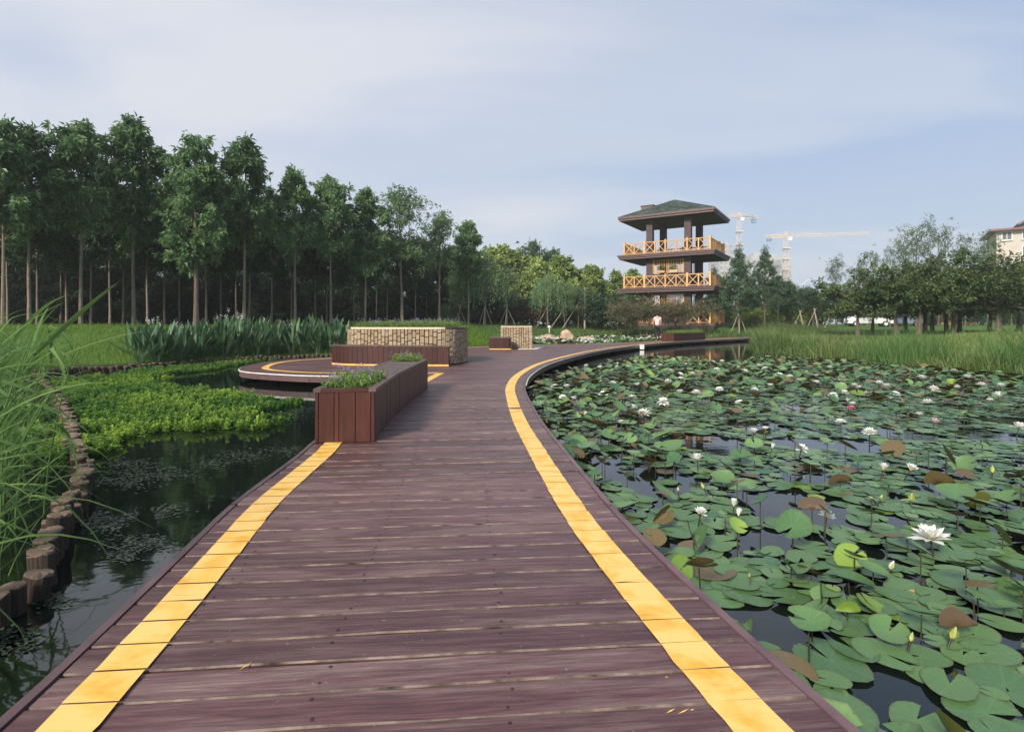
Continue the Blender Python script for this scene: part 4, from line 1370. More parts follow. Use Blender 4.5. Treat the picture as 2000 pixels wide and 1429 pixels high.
    # leaves that stand out: px, py, width px, height above water, kind, material, tilt, label
    special = [(1330, 1110, 56, .05, 'flat', 'pad_bright', (.95, -.3, .6), 'bright yellow green lily pad standing against the boardwalk edge'),
               (1660, 1086, 62, .05, 'flat', 'pad_bright', (.62, -.35, .3), 'bright yellow green tilted lily pad among flat pads'),
               (1958, 1042, 48, .09, 'flat', 'pad_bright', (1.1, .2, 1.2), 'upright bright green lily pad seen past the large white lily flower'),
               (1716, 1193, 84, .02, 'cup', 'pad_bright', (.25, -.2, 2.0), 'large pale green lily pad with a bulging middle'),
               (1815, 1170, 84, .004, 'flat', 'pad_yellow', (.02, .03, .2), 'dying orange yellow lily pad floating by the pale green pads'),
               (1870, 1225, 62, .05, 'fold', 'pad_brown', (.9, .5, 2.2), 'withered brown spotted lily pad tilted beside a yellow bud'),
               (1586, 995, 52, .10, 'fold', 'pad_brown', (1.25, .2, 2.4), 'brown upright folded lily pad next to a white flower'),
               (1280, 1052, 46, .08, 'fold', 'pad_brown', (1.4, .3, 1.7), 'narrow brown curled lily pad by the deck edge'),
               (1293, 1005, 44, .07, 'fold', 'pad_brown', (1.2, -.5, .4), 'dark brown curled lily pad above still water by the deck'),
               (1582, 922, 44, .06, 'fold', 'pad_brown', (.4, .2, .3), 'brown arched lily pad in the middle of the pond'),
               (1641, 943, 40, .04, 'fold', 'pad_brown', (.5, .3, 2.9), 'wrinkled russet lily pad in the middle of the pond'),
               (1605, 1160, 44, .06, 'fold', 'pad', (.9, .4, 4.2), 'pale green rolled lily pad among flat pads'),
               (1655, 1195, 50, .05, 'fold', 'pad_bright', (.7, .2, .1), 'half rolled lily pad showing a spotted pale underside'),
               (1355, 1057, 70, .06, 'fold', 'pad', (.2, .0, 1.4), 'big green lily pad folded like an open book near the deck'),
               (1545, 1110, 84, .06, 'fold', 'pad', (.3, .2, 1.3), 'large green lily pad folded upwards along its middle'),
               (1460, 1228, 46, .05, 'fold', 'pad', (.3, -.2, 4.5), 'small green heart shaped folded lily pad'),
               (1975, 1115, 90, .05, 'cup', 'pad', (.3, .3, .9), 'broad dark green lily pad lifted at the pond side of the picture'),
               (1835, 945, 52, .07, 'fold', 'pad', (.6, .3, 2.0), 'green folded lily pad standing clear of the far pads'),
               (1905, 975, 44, .09, 'flat', 'pad_bright', (1.0, .4, 2.6), 'bright green lily pad on edge beside brown leaves'),
               (1440, 860, 40, .10, 'cup', 'pad', (.3, .3, 1.0), 'rounded green lily pad lifted on its stem mid pond'),
               (1216, 990, 60, .05, 'cup', 'pad', (.1, .2, 3.0), 'green lily pad raised beside the deck above dark water')]
    for px, py, w, hh, kind, m, (tx, ty, rz), lab in special:
        x, y = W(px, py, WZ + hh); r = w * y / F / 2
        tag(link('lily_pad', pad_mesh(rng, kind, M[m]), None, (x, y, WZ + hh), (tx, ty, rz), r), lab, 'lily pad', 'lily pads that stand out')
        stems.tube([(x, y, WZ - .1), (x, y, WZ + hh)], .0035, 4)
    tag(stems.obj('lily_stems', M['stem']), 'thin dark lily stems standing in the pond water', None, kind='stuff')


def flower_meshes(rng, col):
    """petal meshes and a stamen ring, unit radius"""
    def petal(L, Wd, lift, curl):
        t = np.array([0, .3, .65, 1.0]); w = np.array([.25, .85, 1.0, .06]) * Wd / 2
        r = L * np.sin(np.minimum(lift * 1.0, 1.5)) * t
        z = L * np.cos(lift) * t - curl * t ** 2
        V = []
        for k in range(4): V += [(r[k], -w[k], z[k] + .06 * L * (k in (1, 2))), (r[k], w[k], z[k] + .06 * L * (k in (1, 2)))]
        return np.array(V), np.array([[2 * k, 2 * k + 1, 2 * k + 3, 2 * k + 2] for k in range(3)])
    return petal


def flower(name, x, y, z, rad, openness, col, label, group, detail, seed, tilt=0.15):
    rng = np.random.default_rng(seed)
    root_loc = (x, y, z)
    pet = flower_meshes(rng, col)
    rows = [(9, 1.35, 1.0), (9, .95, .92), (8, .6, .8), (6, .3, .62)] if openness > .5 else [(7, .42, 1.0), (6, .22, .9)]
    rot = (rng.normal(0, tilt), rng.normal(0, tilt), rng.random() * 6.28)
    if detail:
        root = empty(name, root_loc); root.rotation_euler = rot
        for q, (n, lift, ln) in enumerate(rows):
            V, Q = pet(rad * ln, rad * .34, lift * openness if openness > .5 else lift, .04 * rad)
            me = MB().add(V, Q, tint=rng.random()).mesh('petal', M[col], smooth=True)
            for k in range(n):
                link('petal', me, root, (0, 0, .004 * q), (rng.normal(0, .06), rng.normal(0, .12), 6.28 * (k + .5 * (q % 2)) / n + rng.normal(0, .06)))
        if openness > .5:
            mb = MB(); n = 22; a = rng.random(n) * 6.28
            mb.blades(np.c_[np.cos(a) * rad * .08, np.sin(a) * rad * .08, np.full(n, .0)], a, rad * .42, .6, rad * .07, 2)
            mb.obj('stamens', M['stamen'], root)
        mb = MB().tube([(0, 0, -(z - WZ) - .08), (0, 0, -.002)], .0045, 5); st = mb.obj('stem', M['stem'], root)
        tag(root, label, 'flower', group)
    else:
        mb = MB()
        for q, (n, lift, ln) in enumerate(rows):
            V, Q = pet(rad * ln, rad * .42, lift * openness if openness > .5 else lift, .04 * rad)
            for k in range(n):
                a = 6.28 * (k + .5 * (q % 2)) / n + rng.normal(0, .08); c, s = math.cos(a), math.sin(a)
                mb.add(V @ np.array([[c, s, 0], [-s, c, 0], [0, 0, 1]]), Q, tint=rng.random())
        if openness > .5:
            n = 9; a = np.arange(n) * .7
            mb.blades(np.c_[np.cos(a) * rad * .05, np.sin(a) * rad * .05, np.zeros(n)], a, rad * .42, .5, rad * .12, 1, mat=1)
        mb.tube([(0, 0, -(z - WZ) - .05), (0, 0, -.002)], .005, 4, mat=2)
        o = mb.obj(name, [M[col], M['stamen'], M['stem']], smooth=True, loc=root_loc, rot=rot)
        tag(o, label, 'flower', group)


def build_flowers():
    rng = np.random.default_rng(61)
    big = {(1818, 1046): 'largest fully open white water lily standing tall over the near pads', (1362, 894): 'open white water lily alone near the middle of the boardwalk edge', (1565, 875): 'open white water lily above clear water mid pond',
           (1368, 1000): 'cupped white water lily among pads close to the deck', (1615, 1006): 'white water lily half hidden by a brown upright leaf', (1662, 800): 'deep pink water lily, only pink one in the pond',
           (1825, 826): 'pale blush water lily beyond the deep pink one', (1257, 807): 'white open water lily, lowest of a trio near the deck curve', (1240, 796): 'white open water lily, middle of a trio near the deck curve', (1217, 791): 'white open water lily, upper of a trio near the deck curve'}
    near = [(1818, 1046, 78, 1), (1362, 894, 38, 1), (1565, 875, 28, 1), (1368, 1000, 32, .8), (1433, 985, 26, .4), (1442, 1004, 26, .4), (1615, 1006, 34, .9), (1725, 914, 24, .6), (1778, 915, 24, .6), (1698, 844, 24, .9), (1642, 824, 20, .9),
            (1682, 827, 16, .9), (1508, 873, 16, .5), (1472, 842, 20, .9), (1495, 838, 14, .6), (1217, 791, 24, 1), (1240, 796, 22, 1), (1257, 807, 26, 1), (1213, 825, 16, .8), (1142, 809, 13, .5), (1060, 788, 20, 1), (1120, 778, 16, 1), (1099, 775, 14, 1),
            (1084, 755, 17, 1), (1107, 754, 15, .9), (1178, 770, 18, 1), (1235, 776, 18, 1), (1295, 784, 22, 1), (1197, 748, 16, 1), (1245, 751, 15, 1), (1172, 746, 12, .8), (1172, 717, 12, 1), (1145, 714, 10, 1), (1445, 787, 18, .8), (1328, 765, 18, 1),
            (1360, 766, 17, 1), (1405, 760, 15, 1), (1474, 761, 14, .9), (1330, 740, 15, 1), (1305, 744, 14, 1), (1328, 731, 13, 1), (1352, 730, 15, 1), (1310, 724, 12, 1), (1400, 721, 11, 1), (1392, 707, 10, 1), (1482, 714, 13, 1), (1495, 720, 14, 1),
            (1522, 732, 15, 1), (1505, 752, 14, 1), (1550, 719, 13, 1), (1542, 736, 13, .8), (1575, 727, 12, 1), (1595, 734, 13, 1), (1595, 746, 14, 1), (1639, 741, 17, 1), (1620, 717, 11, 1), (1592, 712, 10, 1), (1667, 752, 14, .9), (1679, 756, 14, 1),
            (1650, 766, 15, 1), (1627, 771, 16, 1), (1655, 782, 13, .7), (1666, 788, 14, 1), (1717, 747, 14, 1), (1732, 753, 17, 1), (1697, 764, 13, 1), (1748, 769, 18, 1), (1740, 780, 17, 1), (1800, 737, 18, 1), (1825, 741, 17, 1), (1822, 760, 22, 1),
            (1812, 785, 21, 1), (1795, 809, 16, .9), (1889, 736, 19, 1), (1863, 724, 13, 1), (1917, 751, 17, 1), (1955, 752, 16, 1), (1950, 773, 26, 1), (1934, 782, 13, .7), (1870, 756, 11, .8), (1645, 704, 9, 1), (1990, 833, 26, 1), (1410, 705, 9, 1),
            (1340, 712, 10, 1), (1290, 713, 10, 1), (1225, 716, 11, 1), (1240, 706, 9, 1), (1205, 716, 9, 1), (1278, 716, 9, 1), (1320, 707, 9, 1), (1440, 717, 11, 1), (1455, 725, 12, 1), (1560, 742, 12, 1)]
    for i, (px, py, w, op) in enumerate(near):
        hgt = .10 if py > 760 else .13
        x, y = W(px, py + w * .12, WZ + hgt)
        rad = w * y / F / 2 * (1.0 if w > 26 else 1.3)
        lab = big.get((px, py))
        col = 'petal'
        if (px, py) == (1682, 827): continue
        if lab is None:
            lab = 'half open white water lily held just above the pads' if op < .75 else ('white water lily open among the near lily pads' if py > 780 else 'small white water lily open among the distant lily pads')
        flower('water_lily_flower', x, y, WZ + hgt, rad, op, col, lab, 'white water lilies on the pond' if op >= .75 else 'half open water lilies', w >= 22, 100 + i, .15)
    for px, py, w, col, lab in [(1662, 800, 22, 'pink', big[(1662, 800)]), (1825, 826, 26, 'blush', big[(1825, 826)])]:
        x, y = W(px, py, WZ + .1); flower('water_lily_flower', x, y, WZ + .1, w * y / F / 2, .8, col, lab, 'coloured water lilies', True, 300 + px)
    buds = [(1738, 1100, 22, 'petal', 'closed white lily bud pointing up between flat pads'), (1375, 947, 14, 'bud', 'slim pale yellow lily bud standing near the deck'), (1325, 954, 11, 'bud', 'tiny green lily bud close to the boardwalk'),
            (1705, 969, 12, 'bud', 'green lily bud, nearer of a pair mid pond'), (1719, 969, 12, 'bud', 'green lily bud, farther of a pair mid pond'), (1780, 969, 20, 'bud', 'yellow opening lily bud leaning over the pads'), (1858, 1232, 30, 'bud', 'fat yellow lily bud lying beside a withered brown leaf'),
            (1778, 1242, 20, 'bud', 'small cream lily bud low among near pads'), (1464, 1122, 9, 'bud', 'small pale lily bud between two near pads'), (1938, 914, 18, 'bud', 'greenish lily bud far across the pond'), (1195, 850, 12, 'bud', 'thin yellow lily bud beside the deck curve')]
    for i, (px, py, w, m, lab) in enumerate(buds):
        x, y = W(px, py + w * .5, WZ + .05); r = w * y / F / 2 * .62
        mb = MB().lathe([(.001, 0), (.6 * r, .5 * r), (.72 * r, 1.1 * r), (.5 * r, 2.0 * r), (.2 * r, 2.7 * r), (.001, 2.95 * r)], 8)
        for k in range(4):
            a = k * 1.57; mb.leaves(np.array([[math.cos(a) * .5 * r, math.sin(a) * .5 * r, .2 * r]]), np.array([[math.cos(a) * .15, math.sin(a) * .15, 1.0]]), np.array([[math.cos(a), math.sin(a), 0]]), 2.5 * r, .8 * r, mat=1)
        mb.tube([(0, 0, -.15), (0, 0, .002)], .004, 4, mat=2)
        tag(mb.obj('lily_bud', [M[m], M['bud'], M['stem']], smooth=True, loc=(x, y, WZ + .05), rot=(rng.normal(0, .25), rng.normal(0, .3), rng.random() * 6)), lab, 'flower bud', 'lily buds')


build_lilies()
build_flowers()


# ------------------------------------------------------------------ parrot feather and pondweed on the water at the other side
def build_parrot_feather():
    rng = np.random.default_rng(71)
    A = np.array([W(*p, WZ) for p in [(176, 858), (222, 868), (274, 861), (325, 850), (392, 851), (470, 841), (552, 828), (556, 800), (548, 779), (470, 771), (400, 763), (353, 757), (320, 748), (300, 738), (200, 733), (112, 742)]])
    A = np.vstack([A, [(-8.3, 9.3), (-7.1, 8.0), (-5.9, 6.6), (-4.6, 5.3), (-3.9, 4.9)]])
    B = np.array([W(*p, WZ) for p in [(313, 733), (400, 724), (490, 712), (560, 702), (480, 703), (353, 711), (300, 716), (240, 722)]])
    Cc = np.array([(-9.2, 11.4), (-9.6, 13.0), (-9.2, 14.0), (-8.2, 13.5), (-8.0, 12.4), (-8.4, 11.2)])
    pts = []
    for poly, dens in ((A, 150), (B, 110), (Cc, 90)):
        lo, hi = poly.min(0), poly.max(0)
        n = int(dens * (hi - lo).prod())
        P = rng.uniform(lo, hi, (n, 2))
        d = sdist(P, poly); nz = vnoise(P, 1.3, 2.0) * .55 + vnoise(P, 3.5, 5.0) * .25
        P = P[(d + nz * .95 < .0) & (sdist(P, DECK) > .15)]
        pts.append(P)
    P = np.vstack(pts); n = len(P)
    nz = vnoise(P, .75, 8.0); nz3 = vnoise(P, 4.0, 1.0)
    # older dark fans inside, yellow new tips along the outer edge
    edge = np.clip(1 - np.minimum(np.minimum(-sdist(P, A) / .75, 99) + 99 * (sdist(P, A) > 0), 1.0), 0, 1)
    edge = np.where(sdist(P, A) > 0, .35, edge)
    tip = np.clip(.20 + .68 * edge * (P[:, 1] < 6.4) + .75 * np.clip(nz + .05, 0, 1) + .25 * nz3 + rng.normal(0, .10, n), 0, 1)
    H = rng.uniform(.04, .115, n) * (0.75 + .5 * tip)
    mb = MB()
    wl, k = 5, 7
    for w in range(wl):
        f = (w + .35) / wl
        a = rng.random((n, 1)) * 6.28 + np.arange(k)[None] * 6.28 / k + rng.normal(0, .2, (n, k))
        el = .25 + .95 * f + rng.normal(0, .22, (n, k))
        D = np.stack([np.cos(a) * np.cos(el), np.sin(a) * np.cos(el), np.sin(el)], -1).reshape(-1, 3)
        C = np.repeat(np.c_[P, WZ + .005 + H * f], k, 0) + rng.normal(0, .006, (n * k, 3))
        ln = np.repeat((.052 - .022 * f) * rng.uniform(.75, 1.3, n), k)
        mb.leaves(C, D, np.tile([0, 0, 1.0], (n * k, 1)) + D * -.3, ln, ln * .55, tint=np.repeat(np.clip(tip * (.45 + .65 * f) + .04 * (w == wl - 1), 0, 1), k))
    tag(mb.obj('parrot_feather', M['feather']), 'bright green feathery water plants floating as a carpet on the pond', None, kind='stuff')
    # pondweed: drifts of tiny floating leaves
    mb = MB()
    for px, py, sx, sy, cnt in [(300, 925, 75, 14, 520), (230, 940, 60, 12, 260), (200, 1020, 45, 16, 380), (280, 1062, 60, 14, 300), (240, 1085, 30, 10, 160), (330, 995, 35, 9, 90), (480, 890, 55, 12, 300), (560, 880, 40, 10, 160), (560, 815, 50, 10, 220), (590, 800, 30, 8, 140), (420, 905, 50, 8, 160),
                                (60, 1170, 50, 12, 260), (30, 1250, 45, 20, 260), (110, 1180, 30, 8, 90), (250, 905, 60, 8, 200), (500, 815, 60, 10, 160)]:
        for _ in range(cnt):
            q = W(px + rng.normal(0, sx * .5), py + rng.normal(0, sy * .6), WZ)
            if sdist(np.array([q]), DECK)[0] < .05: continue
            r = rng.uniform(.004, .013) * (1 + .04 * q[1]); a = rng.random() * 6.28; e = rng.uniform(.4, 1)
            th = a + np.array([0, 1.3, 3.14, 4.5]); ca, sa = math.cos(a), math.sin(a)
            V = np.stack([q[0] + r * np.cos(th), q[1] + r * e * np.sin(th), np.full(4, WZ + .004)], -1)
            mb.add(V, [[0, 1, 2, 3]])
    tag(mb.obj('pondweed', M['weed']), 'drifts of tiny pondweed leaves on the dark water', None, kind='stuff')


build_parrot_feather()

# ------------------------------------------------------------------ the viewing tower
M['brick'] = None


def brickmat():
    m, nt, bs, _ = mat('dark_brick')
    tc = N(nt, 'ShaderNodeTexCoord')
    g = N(nt, 'ShaderNodeNewGeometry')
    sep = N(nt, 'ShaderNodeSeparateXYZ'); L(nt, tc.outputs['Object'], sep.inputs[0])
    ad = N(nt, 'ShaderNodeMath', operation='ADD'); L(nt, sep.outputs[0], ad.inputs[0]); L(nt, sep.outputs[1], ad.inputs[1])
    cm = N(nt, 'ShaderNodeCombineXYZ'); L(nt, ad.outputs[0], cm.inputs[0]); L(nt, sep.outputs[2], cm.inputs[1])
    b = N(nt, 'ShaderNodeTexBrick')
    b.inputs['Color1'].default_value = (0.060, 0.040, 0.042, 1); b.inputs['Color2'].default_value = (0.105, 0.066, 0.062, 1); b.inputs['Mortar'].default_value = (0.05, 0.04, 0.04, 1)
    b.inputs['Scale'].default_value = 1.0; b.inputs['Brick Width'].default_value = .24; b.inputs['Row Height'].default_value = .075; b.inputs['Mortar Size'].default_value = .008
    L(nt, cm.outputs[0], b.inputs['Vector'])
    L(nt, b.outputs[0], bs.inputs['Base Color']); bs.inputs['Roughness'].default_value = .8
    return m


def shinglemat():
    m, nt, bs, _ = mat('green_shingle')
    v = coords(nt)
    b = N(nt, 'ShaderNodeTexNoise', i_Scale=5.0, i_Detail=3)
    L(nt, v, b.inputs['Vector'])
    oi = N(nt, 'ShaderNodeObjectInfo')
    r = ramp(nt, [(0.25, (0.026, 0.040, 0.036)), (0.55, (0.050, 0.072, 0.062)), (0.8, (0.095, 0.112, 0.098))]); L(nt, b.outputs[0], r.inputs[0])
    at = N(nt, 'ShaderNodeAttribute', attribute_name='tint'); tr = ramp(nt, [(0, (.45,) * 3), (1, (1.6,) * 3)]); L(nt, at.outputs['Fac'], tr.inputs[0])
    L(nt, mixc(nt, 1.0, r.outputs[0], tr.outputs[0], 'MULTIPLY'), bs.inputs['Base Color']); bs.inputs['Roughness'].default_value = .85
    return m


M['brick'] = brickmat()
M['shingle'] = shinglemat()
M['fascia'] = woodmat('brown_fascia', (0.115, 0.070, 0.066), (2, 2, 12), .55, (0.2, .13, .11), .3)
M['soffit'] = plain('dark_soffit', (0.060, 0.044, 0.044), .7, .2, 5)
M['rail'] = woodmat('orange_rail_wood', (0.60, 0.33, 0.125), (6, 6, 2), .5, (.68, .44, .22), .4)
M['glass'] = plain('dark_glass', (0.03, 0.04, 0.045), .08, .2, 2, .6)


def build_tower():
    P1 = np.array([16.89, 45.0]); a = np.array([.843, -.537]); b = np.array([.537, .843])
    Wd, Dp = 8.35, 6.4
    root = empty('viewing_tower', (P1[0], P1[1], 0), math.atan2(a[1], a[0]))
    tag(root, 'three level dark brick viewing tower with orange railings and green hipped roof', 'tower')
    # local frame: x along the front towards the near right corner (front runs x -Wd..0), y to the back
    x0, x1, y0, y1 = -Wd, 0.0, 0.0, Dp

    def deck(z0, z1, name, inset=.0):
        h = (z1 - z0) / 3
        for k in range(3):                                            # three stepped boards
            e = .07 * k + inset
            mb = MB()
            mb.box(((x0 + x1) / 2, y0 - e + .06, z0 + h * (k + .5)), (Wd + 2 * e, .12, h - .012)); mb.obj('fascia_board', M['fascia'], root)
            MB().box(((x0 + x1) / 2, y1 + e - .06, z0 + h * (k + .5)), (Wd + 2 * e, .12, h - .012)).obj('fascia_board', M['fascia'], root)
            for xs in (x0 - e + .06, x1 + e - .06):
                MB().box((xs, (y0 + y1) / 2, z0 + h * (k + .5)), (.12, Dp + 2 * e - .246, h - .012)).obj('fascia_board', M['fascia'], root)
        MB().box(((x0 + x1) / 2, (y0 + y1) / 2, (z0 + z1) / 2), (Wd - .13, Dp - .13, z1 - z0 - .06)).obj(name, M['soffit'], root)
    deck(.55, .98, 'base_slab'); deck(3.80, 4.22, 'floor_slab'); deck(6.86, 7.27, 'floor_slab')
    # columns
    colx, coly = (-5.75, -2.35), (1.0, 5.0)
    for z0, z1 in ((.98, 3.80), (4.22, 6.86), (7.27, 10.45)):
        for cx in colx:
            for cy in coly:
                MB().box((cx, cy, (z0 + z1) / 2), (.56, .56, z1 - z0 - .004)).obj('column', M['brick'], root)
    # enclosed part of the two lower storeys: brick dado, lattice window, flower boxes
    for z0, zt in ((4.22, 6.86), (.98, 3.80)):
        zs = z0 + 1.25
        for cy in (1.0, 5.0):
            w = MB().box((-4.05, cy, (z0 + zs) / 2), (2.83, .3, zs - z0 - .006)).obj('brick_wall', M['brick'], root)
            fr = MB(); zz0, zz1 = zs, zt - .12
            fr.bar((-5.40, cy - .2, zz0), (-5.40, cy - .2, zz1), .09); fr.bar((-2.70, cy - .2, zz0), (-2.70, cy - .2, zz1), .09)
            fr.bar((-5.40, cy - .2, zz0 + .1), (-2.70, cy - .2, zz0 + .1), .07); fr.bar((-5.40, cy - .2, zz1 - .05), (-2.70, cy - .2, zz1 - .05), .07); fr.bar((-4.05, cy - .2, zz0), (-4.05, cy - .2, zz1), .08)
            win = fr.obj('lattice_window', M['rail'], root)
            for k in range(17):
                MB().box((-5.28 + k * .154, cy - .2, (zz0 + zz1) / 2 + .05), (.045, .04, zz1 - zz0 - .22)).obj('slat', M['rail'], win)
            for bx in (-4.62, -3.5):
                box = MB().box((bx, cy - .42, zz0 + .16), (.7, .26, .2)).obj('flower_box', M['rail'], root)
        for cx in colx:
            MB().box((cx, 3.0, (z0 + zs) / 2), (.3, 3.43, zs - z0 - .006)).obj('brick_wall', M['brick'], root)
        ld = MB().box((-4.05, 3.0, z0 + 1.32), (1.9, 2.6, .1)); ld.obj('inner_table', M['soffit'], root)

    def railing(p, q, z, h, kind, sect=None):
        p, q = np.array(p), np.array(q); Ln = np.linalg.norm(q - p); d = (q - p) / Ln
        nb = max(2, int(round(Ln / .9))) if kind == 'cross' else max(2, int(round(Ln / 1.9)))
        mb = MB()
        for zz, t in ((z + h - .05, .075), (z + .12, .06)): mb.bar((*(p), zz), (*(q), zz), t)
        r = mb.obj('railing', M['rail'], root)
        for k in range(nb + 1):
            c = p + d * Ln * k / nb
            big = (k % 2 == 0) or k == nb
            MB().box((c[0], c[1], z + (h + (.10 if big else 0)) / 2), (.15 if big else .10, .15 if big else .10, h + (.10 if big else -.08))).obj('post', M['rail'], r)
            if k < nb:
                e0, e1 = p + d * (Ln * k / nb + .08), p + d * (Ln * (k + 1) / nb - .08)
                if kind == 'cross':
                    m2 = MB(); m2.bar((*e0, z + .16), (*e1, z + h - .1), .055); m2.obj('cross_brace', M['rail'], r)
                    n_ = np.array([-d[1], d[0]]) * .03
                    m3 = MB(); m3.bar((*(e0 + n_), z + h - .1), (*(e1 + n_), z + .16), .055); m3.obj('cross_brace', M['rail'], r)
                else:
                    for j in range(6):
                        c2 = e0 + (e1 - e0) * (j + .5) / 6
                        MB().box((c2[0], c2[1], z + .14 + (h - .2) / 2), (.075, .06, h - .26)).obj('baluster', M['rail'], r)
    i = .38
    for z, h in ((4.22, 1.10), (7.27, 1.10)):
        railing((x0 + i, y0 + i), (x1 - i, y0 + i), z, h, 'cross')
        railing((x1 - i, y0 + i + .1), (x1 - i, y1 - i), z, h, 'slat')
        railing((x1 - i, y1 - i + .05), (x0 + i, y1 - i + .05), z, h, 'slat')
        railing((x0 + i, y1 - i - .1), (x0 + i, y0 + i + .1), z, h, 'slat')
    z, h = .98, 1.06
    railing((-2.25, y0 + i), (x1 - i, y0 + i), z, h, 'cross')
    railing((x1 - i, y0 + i + .1), (x1 - i, y1 - i), z, h, 'slat')
    railing((x0 + i, y0 + i), (-5.3, y0 + i), z, h, 'slat')
    railing((x0 + i, y1 - i - .1), (x0 + i, y0 + i + .1), z, h, 'slat')
    # steps up to the base from the front
    for k in range(3):
        MB().box((-3.8, y0 - .30 - .3 * k, .86 - .16 * k - .24), (2.2, .29, .48)).obj('step', M['brick'], root)
    # roof: fascia, soffit, four shingled slopes with overlapping courses, box
    ze, zr = 10.43, 12.5
    MB().box(((x0 + x1) / 2, (y0 + y1) / 2, ze + .02), (Wd - .1, Dp - .1, .10)).obj('soffit', M['soffit'], root)
    for k, (zz, hh, e) in enumerate(((ze + .06, .16, .0), (ze + .24, .19, .09))):
        for yy in (y0 - e + .05, y1 + e - .05): MB().box(((x0 + x1) / 2, yy, zz), (Wd + 2 * e, .1, hh)).obj('fascia_board', M['fascia'], root)
        for xx in (x0 - e + .05, x1 + e - .05): MB().box((xx, (y0 + y1) / 2, zz), (.1, Dp + 2 * e - .206, hh)).obj('fascia_board', M['fascia'], root)
    rf = MB(); zt = ze + .34
    ap = np.array([(x0 + x1) / 2, (y0 + y1) / 2, zr]); c4 = [np.array(p) for p in ((x0 - .06, y0 - .06, zt), (x1 + .06, y0 - .06, zt), (x1 + .06, y1 + .06, zt), (x0 - .06, y1 + .06, zt))]
    rng = np.random.default_rng(81)
    for s in range(4):
        A, B = c4[s], c4[(s + 1) % 4]
        nrm = np.cross(B - A, ap - A); nrm /= np.linalg.norm(nrm)
        nc = 16
        for k in range(nc):
            f0, f1 = k / nc, (k + 1.12) / nc; f1 = min(f1, 1)
            l0, r0, l1, r1 = A + (ap - A) * f0, B + (ap - B) * f0, A + (ap - A) * f1, B + (ap - B) * f1
            o0, o1 = nrm * .035, nrm * .004
            nt_ = max(1, int(np.linalg.norm(r0 - l0) / .42))
            for q in range(nt_):
                a0, a1 = q / nt_, (q + .96) / nt_; tn = rng.random()
                rf.add([l0 + (r0 - l0) * a0 + o0, l0 + (r0 - l0) * a1 + o0, l1 + (r1 - l1) * a1 + o1, l1 + (r1 - l1) * a0 + o1, l0 + (r0 - l0) * a0, l0 + (r0 - l0) * a1], [[0, 1, 2, 3], [4, 5, 1, 0]], tint=tn)
        rf.add([A, B, ap], None, [[0, 1, 2]], tint=.2)
    rf.obj('roof', M['shingle'], root)
    ch = MB().box((-6.35, 2.35, ze + 1.22), (1.15, .8, .62)).obj('chimney', M['fascia'], root)
    MB().box((-6.35, 2.35, ze + 1.56), (1.3, .95, .05)).obj('cap', M['fascia'], ch)
    # flower plants in the boxes
    k = 260; P = np.c_[rng.choice([-4.62, -3.5], k) + rng.uniform(-.32, .32, k), np.full(k, .58) + rng.uniform(-.12, .1, k), 5.47 + .26 + rng.random(k) * .38]
    MBx = MB().leaves(P, rng.normal(0, 1, (k, 3)) + [0, 0, .4], rng.normal(0, 1, (k, 3)), .12, .09, tint=rng.random(k))
    c, s = math.cos(root.rotation_euler[2]), math.sin(root.rotation_euler[2])
    MBx.v = [v @ np.array([[c, s, 0], [-s, c, 0], [0, 0, 1]]) + (P1[0], P1[1], 0) for v in MBx.v]
    tag(MBx.obj('window_plants', M['goldbush']), 'yellow green plants in the window boxes of the brick tower', 'plant')


build_tower()

# ------------------------------------------------------------------ far buildings, cranes, lamps, cars
M['beige'] = plain('beige_render', (0.50, 0.435, 0.38), .85, .06, .6)
M['stonefac'] = plain('stone_cladding', (0.36, 0.29, 0.24), .9, .35, 3.0)
M['towerwall'] = plain('grey_concrete', (0.40, 0.39, 0.40), .85, .08, .1)
M['farwin'] = plain('far_window', (0.27, 0.28, 0.31), .4, .2, .2)
M['darkwin'] = plain('window_dark', (0.10, 0.11, 0.13), .3, .2, .2)
M['whitepaint'] = plain('white_paint', (0.78, 0.78, 0.77), .4, .04, 3)
M['cranesteel'] = plain('crane_steel', (0.66, 0.52, 0.42), .5, .12, .3)
M['cranecab'] = plain('crane_blue', (0.16, 0.27, 0.42), .5, .15, .3)
M['roof_red'] = plain('maroon_roof', (0.20, 0.10, 0.09), .8, .15, 2)
M['carwhite'] = plain('white_car_paint', (0.75, 0.74, 0.74), .25, .03, 2, .5)
M['cargrey'] = plain('blue_grey_car_paint', (0.22, 0.29, 0.36), .25, .03, 2, .5)
M['tyre'] = plain('tyre_rubber', (0.02, 0.02, 0.02), .8, .2, 10)
M['redlamp'] = plain('red_lamp', (0.5, 0.03, 0.02), .3, .1, 10)
M['galv'] = plain('pale_lamp_metal', (0.62, 0.64, 0.66), .4, .06, 3)
M['blueglass'] = plain('blue_shop_glass', (0.16, 0.34, 0.50), .2, .15, .4)
M['brickred'] = plain('red_brick_wall', (0.30, 0.14, 0.10), .85, .2, 3)


